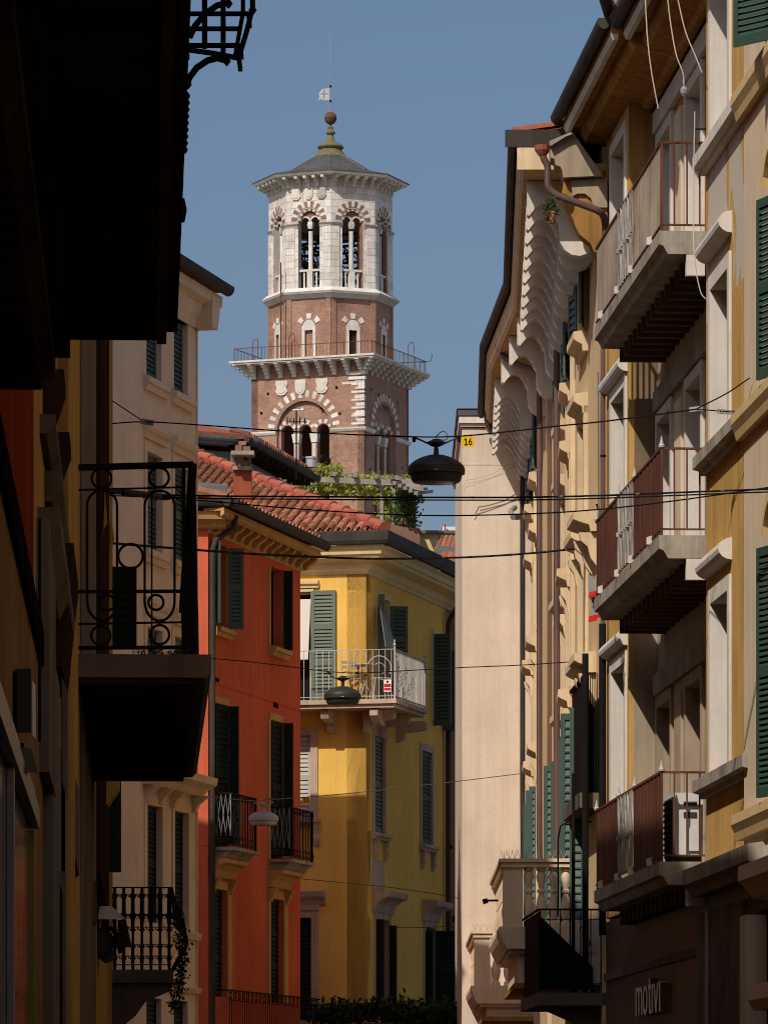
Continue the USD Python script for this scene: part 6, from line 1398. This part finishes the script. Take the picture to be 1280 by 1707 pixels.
# gallery on stepped brackets, with its railing
OV = 1.45
emit(tower, 'gallery', MB().box(WORLD, -HA - OV, HA + OV, -HA - OV, HA + OV, zGal, zGal + .16).box(WORLD, -HA - OV + .1, HA + OV - .1, -HA - OV + .1, HA + OV - .1, zGal - .13, zGal - .002), 'tower_white', 'stone gallery on brackets')
st = [(0, 65.0), (.18, 65.0), (.2, 65.26), (.45, 65.28), (.48, 65.52), (.75, 65.54), (.78, 65.78), (1.05, 65.8), (1.1, 66.0), (1.3, 66.02), (1.3, zGal - .135), (0, zGal - .135)]
for i, fr in enumerate(sq):
    for k in range(9):
        s = .1 + (2 * HA - .5) * k / 8
        if i < 2 or k in (0, 8): emit(tower, 'bracket', MB().prism(fr, st, s, s + .34), 'tower_white')
for cx_, cy_ in ((1, -1), (-1, -1), (1, 1)):
    cf = Fr((cx_ * HA, cy_ * HA), (-cy_, cx_) if True else None, (cx_, cy_))
    emit(tower, 'corner_bracket', MB().prism(cf, [(d * 1.35, z) for d, z in st], -.2, .2), 'tower_white')
RH = 1.25; rr = HA + OV - .35
rl = emit(tower, 'gallery_rail', MB().bar((-rr, -rr, zGal + RH), (rr, -rr, zGal + RH), .05).bar((rr, -rr, zGal + RH), (rr, rr, zGal + RH), .05).bar((-rr, -rr, zGal + RH), (-rr, rr, zGal + RH), .05).bar((-rr, rr, zGal + RH), (rr, rr, zGal + RH), .05), 'rust')
for e in ((-1, -1, 1, -1), (1, -1, 1, 1), (-1, -1, -1, 1), (-1, 1, 1, 1)):
    n = 40 if e[1] == e[3] == -1 or e[0] == 1 else 24
    for k in range(n + 1):
        x = rr * (e[0] + (e[2] - e[0]) * k / n); y = rr * (e[1] + (e[3] - e[1]) * k / n)
        w_ = .05 if k % 8 == 0 else .022
        emit(rl, 'rail_bar', MB().bar((x, y, zGal + .16), (x, y, zGal + RH), w_), 'rust')
for x, y in ((-rr + .6, -rr + 2.5), (rr - .2, rr - 3.5), (-1.6, -HA - .2)):
    emit(tower, 'iron_hoop', MB().tube([(x, y, zGal + .1), (x, y, zGal + 2.1), (x + .2, y, zGal + 2.35), (x + .45, y, zGal + 2.35), (x + .5, y, zGal + 2.1), (x + .5, y, zGal + .1)], .035, 5), 'rust')
emit(tower, 'aerial', MB().tube([(rr, rr - 1, zGal + 1.0), (rr + .9, rr - 1, zGal + 1.1), (rr + 1.0, rr - 1, zGal + 1.7)], .03, 5), 'iron')
emit(tower, 'mast', MB().tube([(-2.2, -HA - .55, zGal + .1), (-2.2, -HA - .55, 74.6)], .05, 6), 'rust')
# iron aerial standing before the great arch
ia = thing('roof_aerial', 'thin iron aerial with a white arrow standing before the great brick arch', 'aerial', W(494, 800, 70))
emit(ia, 'mast', MB().tube([W(494, 800, 70), W(494, 685, 70)], .02, 5), 'iron')
emit(ia, 'arm', MB().tube([W(478, 703, 70), W(512, 703, 70)], .014, 5), 'iron')
emit(ia, 'arrow', MB().tube([W(488, 683, 70), W(504, 683, 70)], .02, 5).lathe(W(504, 683, 70), [(.01, -.06), (.05, 0), (.01, .06)], 6), 'white_paint')
for u in (479, 484, 490, 500, 508): emit(ia, 'element', MB().tube([W(u, 699 - (u % 3) * 2, 70), W(u, 706, 70)], .014, 4), 'iron')

# octagon
RO = 5.22
def octv(r, k): a = math.radians(-90 + 22.5 + 45 * k); return np.array([r * math.cos(a), r * math.sin(a)])
of = []
for k in range(8):
    a, b = octv(RO, k - 1), octv(RO, k); t = (b - a); L8 = np.linalg.norm(t); t /= L8; nn = np.array([t[1], -t[0]]); of.append(Fr(a, t, nn))
def octprism(m, r0, z0, r1, z1):
    v = [[*octv(r0, k), z0] for k in range(8)] + [[*octv(r1, k), z1] for k in range(8)] + [[0, 0, z0], [0, 0, z1]]
    fc = []
    for k in range(8):
        j = (k + 1) % 8; fc += [[k, j, 8 + j], [k, 8 + j, 8 + k], [16, j, k], [17, 8 + k, 8 + j]]
    return m.add(v, fc)
zb0, zb1, zW, zI, zT = zGal + .16, 71.55, 72.45, 77.85, 81.75
VIS = (7, 0, 1, 2, 6)          # faces turned to the street
order = range(8)
for k, fr in enumerate(of):
    c = L8 / 2
    near = k in (0, 1, 7, 2)
    door = arch(c, .52, zb0, zb0 + 2.75, 9)
    low = sbox(0, zb0, L8, zb1)
    win_ = sbox(c - .36, zb0 + .1, c + .36, zb0 + 2.5)
    emit(tower, 'wall', MB().face(fr, low.difference(win_), -.5, 0), 'tower_brick')
    emit(tower, 'blind_window', MB().face(fr, win_, -.3, -.22), 'tower_brick' if k % 2 == 0 else 'brown_wood')
    fr_ = unary_union([sbox(c - .62, zb0, c + .62, zb0 + 2.85), arch(c, .52, zb0 + 2.5, zb0 + 2.85, 11)]).difference(win_)
    wf = emit(tower, 'window_frame', MB().face(fr, fr_, -.2, .06), 'tower_white')
    voussoirs(wf, fr, c, zb0 + 2.75, .72, 1.16, 7, -.05, .05, (None, 'tower_white'), ('', 'voussoir'), 0, 180)
    for s in (0, L8 - .42): emit(tower, 'pilaster', MB().box(fr, s + .002, s + .418, .001, .10, zb0, zb1), 'tower_brick')
emit(tower, 'cornice', octprism(octprism(MB(), RO + .10, zb1, RO + .50, zb1 + .35), RO + .55, zb1 + .352, RO + .62, zb1 + .55), 'tower_grey')
emit(tower, 'cornice_top', octprism(MB(), RO + .60, zb1 + .552, RO + .2, zW), 'tower_white')
brs = np.random.default_rng(3)
nblk = 0
for k, fr in enumerate(of):
    c = L8 / 2; hw = .96
    opening = sbox(c - hw, zW, c + hw, zI + .05)
    lun = arch(c, hw, zI, zI + .3, 12)
    big = arch(c, hw + .62, zI + .05, zI + .3, 16)
    face = sbox(0, zW, L8, zT)
    solid_ = face.difference(opening).difference(big)
    if k in (0, 1, 2, 7):
        z = zW; row = 0
        emit(tower, 'wall', MB().face(fr, solid_, -.7, -.03), 'mortar')
        while z < zT - .01:
            h = min(.62 if z < zI else .58, zT - z); s = -(.35 if row % 2 else 0) - brs.uniform(0, .1)
            while s < L8:
                w_ = brs.uniform(.65, 1.1) if z > zI else .55 + .3 * (row % 2)
                pg = solid_.intersection(sbox(s + .012, z + .012, s + w_ - .012, z + h - .012).intersection(sbox(.002, 0, L8 - .002, 99)))
                if not pg.is_empty and pg.area > .02 and nblk < 300:
                    emit(tower, 'stone_block', MB().face(fr, pg, -.1, brs.uniform(-.006, .008)), 'tower_white'); nblk += 1
                elif not pg.is_empty and pg.area > .02: emit(tower, 'stone_face', MB().face(fr, pg, -.1, 0), 'tower_white')
                s += w_
            z += h; row += 1
    else: emit(tower, 'wall', MB().face(fr, solid_, -.7, 0), 'tower_white')
    if k in (3, 4, 5, 6): emit(tower, 'lunette', MB().face(fr, big, -.6, -.1), 'tower_white')
    if k in (0, 1, 2, 7):
        a_ = emit(tower, 'arch', MB().face(fr, big.difference(lun), -.6, -.02), 'mortar')
        voussoirs(a_, fr, c, zI + .3, hw + .14, hw + .62, 15, -.2, .02, ('brick_red', 'tower_white'), ('brick_voussoir', 'stone_voussoir'), 0, 180, .5)
        voussoirs(a_, fr, c, zI + .3, hw - .18, hw + .12, 13, -.3, -.06, ('tower_white', 'brick_red'), ('stone_voussoir', 'brick_voussoir'), 0, 180, .5)
        subs = unary_union([arch(c + x, .36, zI - .3, zI + .20, 9) for x in (-.44, .44)])
        emit(tower, 'tympanum', MB().face(fr, arch(c, hw - .16, zI - .02, zI + .3, 12).difference(subs), -.5, -.32), 'brick_red')
        for x in (-.44, .44): voussoirs(a_, fr, c + x, zI + .20, .36, .48, 5, -.32, -.27, ('tower_white',), ('stone_voussoir',), 0, 180)
    if k in (0, 1, 2, 7, 6, 3):
        col = emit(tower, 'column', MB().lathe(fr.P(c, -.4, zW + .1), [(.22, 0), (.20, 1.6), (.19, 4.6), (.21, 4.65), (.19, 4.7)], 12), 'tower_white', smooth=50)
        emit(col, 'capital', MB().hexa([fr.P(c + a * w_, -.4 + b * w_, z) for z, w_ in ((zI - .38, .16), (zI - .02, .24)) for a, b in ((-1, -1), (1, -1), (1, 1), (-1, 1))]), 'tower_white')
        emit(col, 'impost', MB().box(fr, c - .2, c + .2, -.6, -.22, zI - .018, zI + .2), 'tower_white')
        rl_ = emit(tower, 'belfry_rail', MB().box(fr, c - hw + .002, c + hw - .002, -.5, -.18, zW + 1.42, zW + 1.6), 'tower_white')
        for x in (-.62, .5): emit(rl_, 'rail_post', MB().box(fr, c + x, c + x + .13, -.42, -.28, zW + .02, zW + 1.419), 'tower_white')
        emit(tower, 'plinth', MB().box(fr, c - .24, c + .24, -.62, -.16, zW + .01, zW + 1.41), 'tower_white')
        for s in (0, c + hw):
            emit(tower, 'impost_band', MB().prism(fr, [(-.1, zI - .3), (.06, zI - .3), (.10, zI - .16), (.2, zI - .06), (.24, zI), (-.1, zI + .04)], s + .002, s + c - hw - .002), 'tower_grey')
            # brick jamb inside the opening
        emit(tower, 'jamb', MB().box(fr, c + hw - .02, c + hw + .01, -1.3, -.15, zW, zI), 'brick_red')
        for s in (0, c + hw + .3):
            for j in range(9):
                za = zW + .01 + (zI - .31 - zW) * j / 9; zb_ = zW + .01 + (zI - .31 - zW) * (j + 1) / 9
                emit(tower, 'pilaster_block', MB().box(fr, s + .003, s + c - hw - .3 - .003, -.05, .062 + brs.uniform(0, .012), za + .012, zb_ - .012), 'tower_white')
# bells and their wheels inside the belfry
for k, (x, y, rw) in enumerate(((-1.7, -1.6, 1.1), (1.3, -1.9, 1.2), (0, 1.5, 1.3), (-2.6, .6, .9), (2.6, .4, 1.0))):
    ax_, ay_ = np.array([.92, .38, 0]), np.array([0, 0, 1.0])
    c = np.array([x, y, 75.2])
    wh = emit(tower, 'bell_wheel', MB().ring(c, ax_, ay_, rw, .07, 20, 5), 'bronze')
    for a in range(0, 180, 45): emit(wh, 'spoke', MB().bar(c + rw * (math.cos(math.radians(a)) * ax_ + math.sin(math.radians(a)) * ay_), c - rw * (math.cos(math.radians(a)) * ax_ + math.sin(math.radians(a)) * ay_), .09), 'bronze')
    emit(tower, 'bell', MB().lathe(c + [0, .3, -1.7], [(.7, 0), (.55, .2), (.42, .6), (.36, 1.1), (.18, 1.35), (.05, 1.4)], 14), 'bronze')
for k in range(7):
    emit(tower, 'bell_brace', MB().bar((-3.4 + k * 1.1, -1.7, 74.9), (-2.6 + k * 1.1, -1.7 + .4 * (k % 2), 77.2), .13).bar((-2.4 + k * 1.0, 1.3, 74.0), (-3.3 + k * 1.0, 1.3, 76.6), .12), 'bronze')
for z in (73.9, 74.9, 76.3, 77.3):
    emit(tower, 'bell_beam', MB().bar((-3.6, -1.8, z), (3.6, -1.8, z), .2).bar((-3.6, 1.4, z), (3.6, 1.4, z), .2).bar((-1.2, -3.6, z), (-1.2, 3.6, z), .2), 'bronze')
emit(tower, 'belfry_floor', octprism(MB(), RO - .72, zW - .3, RO - .72, zW - .02), 'tower_grey'); emit(tower, 'belfry_ceiling', octprism(MB(), RO - .72, zT - .6, RO - .72, zT - .1), 'tower_grey')
for x, sh in ((.85, 0), (2.0, 1), (3.15, 2)): shield(tower, of[0], x, zI + 2.05, .42 if sh != 1 else .38, 1.05, .12, min(sh, 1) if sh < 2 else 0, 'fig_stone' if sh != 2 else 'tower_grey')
# eaves on small brackets
eb = [(0, zT - .85), (.22, zT - .85), (.26, zT - .5), (.55, zT - .48), (.6, zT - .28), (1.05, zT - .26), (1.1, zT - .02), (0, zT - .02)]
for k, fr in enumerate(of):
    for j in range(5):
        s = L8 * (j + .5) / 5 - .14
        if j == 0: s = .02
        if k not in (3, 4, 5): emit(tower, 'eaves_bracket', MB().prism(fr, eb, s, s + .28), 'tower_white')
emit(tower, 'eaves', octprism(MB(), RO + 1.2, zT, RO + 1.42, zT + .16), 'tower_white')
emit(tower, 'eaves_edge', octprism(MB(), RO + 1.44, zT + .161, RO + 1.46, zT + .26), 'slate')
emit(tower, 'roof', octprism(octprism(MB(), RO + 1.42, zT + .262, 4.0, zT + .95), 4.0, zT + .952, 1.48, zT + 2.45), 'slate')
for k in range(8):
    a, b = octv(4.0, k), octv(1.48, k); emit(tower, 'roof_seam', MB().tube([[*a, zT + .95], [*b, zT + 2.46]], .06, 5), 'lead' if k % 2 else 'slate')
zc = zT + 2.42
fin = emit(tower, 'finial', MB().lathe((0, 0, zc), [(1.5, 0), (1.22, .3), (1.0, .6), (.92, .75), (1.08, .83), (1.12, .95), (1.0, 1.1), (.75, 1.25), (.42, 1.4), (.28, 1.7), (.24, 2.0), (.38, 2.08), (.40, 2.22), (.25, 2.34), (.2, 2.5), (.27, 2.58), (.12, 2.7), (.08, 2.9)], 16), 'lead', smooth=45)
emit(fin, 'ball', MB().lathe((0, 0, zc + 2.85), [(.03, 0), (.28, .08), (.46, .28), (.52, .53), (.54, .56), (.52, .59), (.46, .82), (.28, 1.02), (.03, 1.1)], 18), 'rust_ball', smooth=45)
emit(fin, 'rod', MB().tube([(0, 0, zc + 3.9), (0, 0, zc + 11.1)], [.06, .025], 6), 'iron_grey')
ex_, ez_ = np.array([math.cos(math.radians(-ROT)), math.sin(math.radians(-ROT)), 0]), np.array([0, 0, 1.0])
VF = Fr((0, 0), ex_[:2], (ex_[1], -ex_[0]))
flag = Polygon([(-.12, zc + 4.95), (-.12, zc + 5.95), (-.55, zc + 5.90), (-.8, zc + 5.80), (-.98, zc + 5.50), (-.95, zc + 5.20), (-1.05, zc + 4.90), (-.8, zc + 5.00), (-.5, zc + 4.90)])
cross = unary_union([sbox(-.6, zc + 5.05, -.5, zc + 5.80), sbox(-.85, zc + 5.40, -.2, zc + 5.50)])
vn_ = emit(fin, 'vane', MB().face(VF, flag.difference(cross), -.03, .03), 'vane')
emit(fin, 'vane_hinge', MB().lathe((0, 0, zc + 4.75), [(.07, 0), (.1, .1), (.07, .2)], 8).lathe((0, 0, zc + 6.00), [(.07, 0), (.1, .1), (.07, .2)], 8), 'iron')
# ------------------------------------------------------------------ cables across the street, hanging lamps, number tags
def spline(pts, n=8):
    p = np.array(pts, float); out = []
    q = np.vstack([2 * p[0] - p[1], p, 2 * p[-1] - p[-2]])
    for i in range(len(p) - 1):
        a, b, c, d = q[i:i + 4]
        for t in np.linspace(0, 1, n, endpoint=False): out.append(.5 * (2 * b + (c - a) * t + (2 * a - 5 * b + 4 * c - d) * t * t + (3 * b - a - 3 * c + d) * t ** 3))
    return np.array(out + [p[-1]])
def strung(uv, p0, p1):
    """Points of a cable strung between a wall where a metre measures p0 and one where it measures p1."""
    u = np.array([x for x, _ in uv], float); t = (u - u[0]) / (u[-1] - u[0]); y = f / p0 + (f / p1 - f / p0) * t
    return [np.array([(a - U0) * yy / f, yy, EYE + (V0 - b) * yy / f]) for (a, b), yy in zip(uv, y)]
def cable(name, label, uvs, p0, p1, r, material, cat='cable', clips=0, extra=()):
    m = thing(name, label, cat, strung(uvs, p0, p1)[0])
    c = spline(strung(uvs, p0, p1)); emit(m, 'wire', MB().tube(c, r, 6), material)
    for e in extra: emit(m, 'wire', MB().tube(spline(e), r * .8, 6), material)
    for k in range(clips):
        q = c[int((k + .5) / clips * (len(c) - 1))]; q2 = c[min(len(c) - 1, int((k + .5) / clips * (len(c) - 1)) + 1)]
        emit(m, 'clip', MB().tube([q - (q2 - q) / np.linalg.norm(q2 - q) * .025, q + (q2 - q) / np.linalg.norm(q2 - q) * .025], r * 1.25, 6), 'cable_grey')
    return m
A_uv = [(185, 706), (240, 703), (330, 708), (450, 717), (560, 723), (690, 728), (765, 727), (850, 719), (930, 710), (1000, 703), (1080, 693), (1160, 682)]
pA0, pA1 = 137, 157
cA = strung(A_uv, pA0, pA1)
w1 = cable('lamp_wire', 'suspension wire with the black lamp and tag 16, splayed at both ends', A_uv, pA0, pA1, .009, 'cable_black', 'wire', 0,
           [[cA[1], W(168, 655, 137)], [cA[-1], W(1212, 655, 159), W(1249, 630, 161)], [cA[-1], W(1240, 688, 160)]])
emit(w1, 'clamp', MB().bar(W(235, 702, 138), W(256, 705, 138), .06), 'iron_grey'); emit(w1, 'clamp', MB().bar(W(1152, 683, 156.5), W(1168, 681, 157), .05), 'iron_pale')
for k in range(6): 
    q0, q1 = W(1195 + 5 * k, 685 + k * .5, 158.5), W(1201 + 5 * k, 685.5 + k * .5, 158.5); emit(w1, 'link', MB().ring((q0 + q1) / 2, (1, 0, 0), (0, 0, 1), .022, .006, 10, 5), 'iron_grey')
for u in (690, 765): emit(w1, 'clamp', MB().bar(W(u - 3, 732, 145.6), W(u + 3, 732, 145.6), .05, .06), 'iron')
cable('cable', 'upper of the two thick cables running right across at half height, doubled and clipped', [(128, 820), (320, 826), (520, 828), (700, 829), (868, 829), (1000, 826), (1130, 821), (1285, 815)], 150, 170, .0105, 'cable_black', clips=7, extra=[[q + np.array([0, 0, -.028]) for q in strung([(128, 820), (320, 826), (520, 828), (700, 829), (868, 829), (1000, 826), (1130, 821), (1285, 815)], 150, 170)]])
cable('cable', 'thin cable just below the doubled one, rising to the right edge', [(128, 818), (330, 834), (520, 850), (700, 859), (868, 857), (1000, 849), (1130, 834), (1285, 812)], 147, 170, .008, 'cable_black', clips=4)
cable('cable', 'thickest black cable, with pale ties, ending in twisted wire on the beige house', [(90, 898), (330, 917), (450, 925), (600, 931), (700, 931), (800, 928), (900, 921), (964, 914)], 150, 121, .0155, 'cable_black', clips=12)
q = strung([(964, 914), (998, 904)], 121, 124); tw = thing('barbed_wire', 'short twisted wire with barbs between the beige house and the middle balcony', 'wire', q[0])
emit(tw, 'wire', MB().tube([q[0], q[1]], .008, 5), 'iron')
for k in range(6):
    c = q[0] + (q[1] - q[0]) * (k + .5) / 6; emit(tw, 'barb', MB().bar(c, c + np.array([.03, 0, -.06]), .012), 'iron')
B_uv = [(330, 1096), (420, 1104), (500, 1114), (550, 1120), (600, 1122), (680, 1118), (770, 1113), (868, 1109), (960, 1103)]
cB = cable('lamp_wire', 'thin suspension wire with the black lamp before the corner balcony', B_uv, 108, 119, .008, 'cable_black', 'wire', 0)
C_uv = [(200, 1318), (300, 1324), (380, 1332), (420, 1335), (470, 1332), (540, 1327), (640, 1317), (770, 1302), (869, 1290)]
cC = cable('lamp_wire', 'pale suspension wire with the silver lamp and tag 13', C_uv, 113, 91, .008, 'cable_grey', 'wire', 9)
cable('cable', 'hair-thin cable before the yellow house between the balconies', [(505, 1466), (580, 1473), (650, 1480), (720, 1490), (768, 1499)], 84, 88, .007, 'cable_black')
cable('cable', 'hair-thin cable from the pale house to the orange house', [(242, 1408), (300, 1410), (348, 1411)], 111, 98, .006, 'cable_black')
cable('cable', 'short thin wire low across the yellow house to the right', [(655, 1547), (700, 1547), (768, 1544)], 82, 80, .008, 'cable_black')
for i, (pts, lab) in enumerate((([(1075, -15), (1079, 60), (1086, 120), (1097, 180)], 'loose pale wire hanging under the eave, leftmost of three'), ([(1112, -10), (1118, 40), (1127, 90), (1138, 120), (1140, 142)], 'loose pale wire hanging under the eave, with a small pulley at its end'), ([(1128, -10), (1142, 50), (1158, 90), (1170, 120)], 'loose pale wire hanging under the eave, rightmost of three'), ([(1158, 185), (1157, 240), (1156, 330), (1156, 400), (1160, 450), (1168, 487), (1176, 498)], 'pale cord hanging from an iron hook beside the upper balcony'))):
    m = thing('hanging_wire', lab, 'wire', W(*pts[0], 149)); emit(m, 'wire', MB().tube(spline([W(u, v, 149.5) for u, v in pts]), .007, 5), 'cable_pale')
    if i == 1: emit(m, 'pulley', MB().lathe(W(1140, 152, 149.5), [(.02, -.05), (.04, -.02), (.045, .02), (.02, .06)], 8), 'iron_grey')

def lamp(label, u, v_top, p, R, shell, v_wire, group=None):
    """Disc-shaped street lamp hung from its wire: saucer, neck, dome, rim, skirt, lens."""
    k = R / .32; y = f / p; c = W(u, v_top, p)
    t_ = thing('hanging_lamp', label, 'street lamp', c)
    P = lambda pr: [(r * k, z * k) for r, z in pr]
    emit(t_, 'dome', MB().lathe(c, P([(.315, -.165), (.312, -.145), (.29, -.12), (.24, -.08), (.17, -.045), (.09, -.02), (.03, -.012), (.028, .03), (.02, .035)]), 28), shell, smooth=40)
    emit(t_, 'rim', MB().lathe(c, P([(.295, -.235), (.318, -.23), (.322, -.2), (.32, -.168), (.30, -.166)]), 28), shell, smooth=40)
    emit(t_, 'skirt', MB().lathe(c, P([(.20, -.325), (.255, -.322), (.275, -.30), (.292, -.238), (.22, -.236)]), 28), 'lamp_black' if shell == 'lamp_black' else 'lamp_silver', smooth=40)
    emit(t_, 'lens', MB().lathe(c, P([(.02, -.335), (.12, -.334), (.19, -.328), (.198, -.31), (.02, -.305)]), 24), 'lamp_lens', smooth=40)
    emit(t_, 'latch', MB().box(WORLD, c[0] - .025, c[0] + .025, c[1] - .325 * k, c[1] - .316 * k, c[2] - .222 * k, c[2] - .212 * k), 'iron_pale')
    emit(t_, 'neck', MB().lathe(c, P([(.026, .02), (.028, .055), (.02, .06), (.02, .075)]), 12), shell)
    emit(t_, 'saucer', MB().lathe(c, P([(.02, .07), (.06, .085), (.115, .115), (.118, .125), (.07, .14), (.04, .16), (.02, .165)]), 18, .8), shell, smooth=40)
    hz = EYE + (V0 - v_wire) / p
    for s in (-1, 1):
        a = c + np.array([s * .11 * k, 0, .12 * k]); b = np.array([c[0] + s * .24 * k, c[1], hz - .012])
        emit(t_, 'arm', MB().tube(spline([a, a + np.array([s * .06 * k, 0, .03 * k]), b]), .011 * k, 6), shell)
        emit(t_, 'wire_clamp', MB().bar(b + np.array([-.02, 0, .0]), b + np.array([.02, 0, .0]), .035), 'iron')
    emit(t_, 'lead', MB().tube(spline([c + np.array([.02, 0, .16 * k]), c + np.array([.1, 0, .15 * k]), c + np.array([.13, .0, .19 * k]), c + np.array([.08, 0, .25 * k]), np.array([c[0] - .02, c[1], hz - .01])]), .006, 6), 'cable_grey')
    return t_
pl = f / (f / pA0 + (f / pA1 - f / pA0) * (727 - 185) / (1160 - 185))
lamp('large black disc lamp hanging before the brick tower from the wire tagged 16', 727, 756, pl, .325, 'lamp_black', 728)
pl2 = f / (f / 108 + (f / 119 - f / 108) * (571 - 330) / (960 - 330))
lamp('black disc lamp hanging before the corner balcony of the yellow house', 571, 1143, pl2, .278, 'lamp_black', 1121)
pl3 = f / (f / 113 + (f / 91 - f / 113) * (439 - 200) / (869 - 200))
lamp('silver grey disc lamp hanging low before the orange house', 439, 1351, pl3, .24, 'lamp_silver', 1334)

def number_tag(text, label, u0_, u1_, v0_, v1_, p, material, tilt=0.0):
    a = W(u0_, v1_, p); w_, h_ = (u1_ - u0_) / p, (v1_ - v0_) / p
    t_ = thing('number_tag', label, 'sign', a)
    ax = np.array([math.cos(tilt), 0, math.sin(tilt)]); up = np.array([-math.sin(tilt), 0, math.cos(tilt)]); out = np.array([0, -1.0, 0])
    emit(t_, 'plate', MB().hexa([a, a + ax * w_, a + ax * w_ - out * .004, a - out * .004, a + up * h_, a + up * h_ + ax * w_, a + up * h_ + ax * w_ - out * .004, a + up * h_ - out * .004]), material)
    lettering(t_, text, a + ax * w_ * .2 + up * h_ * .2 + out * .001, ax, up, out, h_ * .62, 'ink', .002, True, width=w_ * .62, name='digit')
    for k in (.25, .75): emit(t_, 'hanger', MB().tube([a + up * h_ + ax * w_ * k, a + up * (h_ + .025) + ax * w_ * k], .004, 5), 'iron')
number_tag('16', 'yellow number tag 16 hanging on the wire beside the large black lamp', 770, 791, 728, 745.5, pl * .998, 'tag_yellow', .05)
number_tag('13', 'small yellow number tag 13 hanging on the pale wire right of the silver lamp', 504, 517, 1329, 1340.5, f / (f / 113 + (f / 91 - f / 113) * (510 - 200) / 669), 'tag_yellow', .04)
number_tag('15', 'dull brown number tag 15 hanging on the wire beside the corner balcony lamp', 600, 612, 1123, 1135, f / (f / 108 + (f / 119 - f / 108) * (606 - 330) / 630), 'tag_brown', 0.0)

sv = thing('cable_sleeve', 'grey sleeve round the bundled cables just beyond the ring patterned railing', 'cable sleeve', W(238, 824, 151))
emit(sv, 'sleeve', MB().tube([W(188, 818, 151), W(238, 824, 152), W(275, 829, 153)], .036, 10), 'cable_grey')
emit(sv, 'end', MB().tube([W(275, 829, 153), W(292, 829, 153.4)], [.036, .014], 10), 'cable_black')
for u in (205, 240, 262): emit(sv, 'tie', MB().tube([W(u - 2, 820.5 + (u - 205) * .12, 151.6), W(u + 2, 821 + (u - 205) * .12, 151.6)], .041, 10), 'iron')
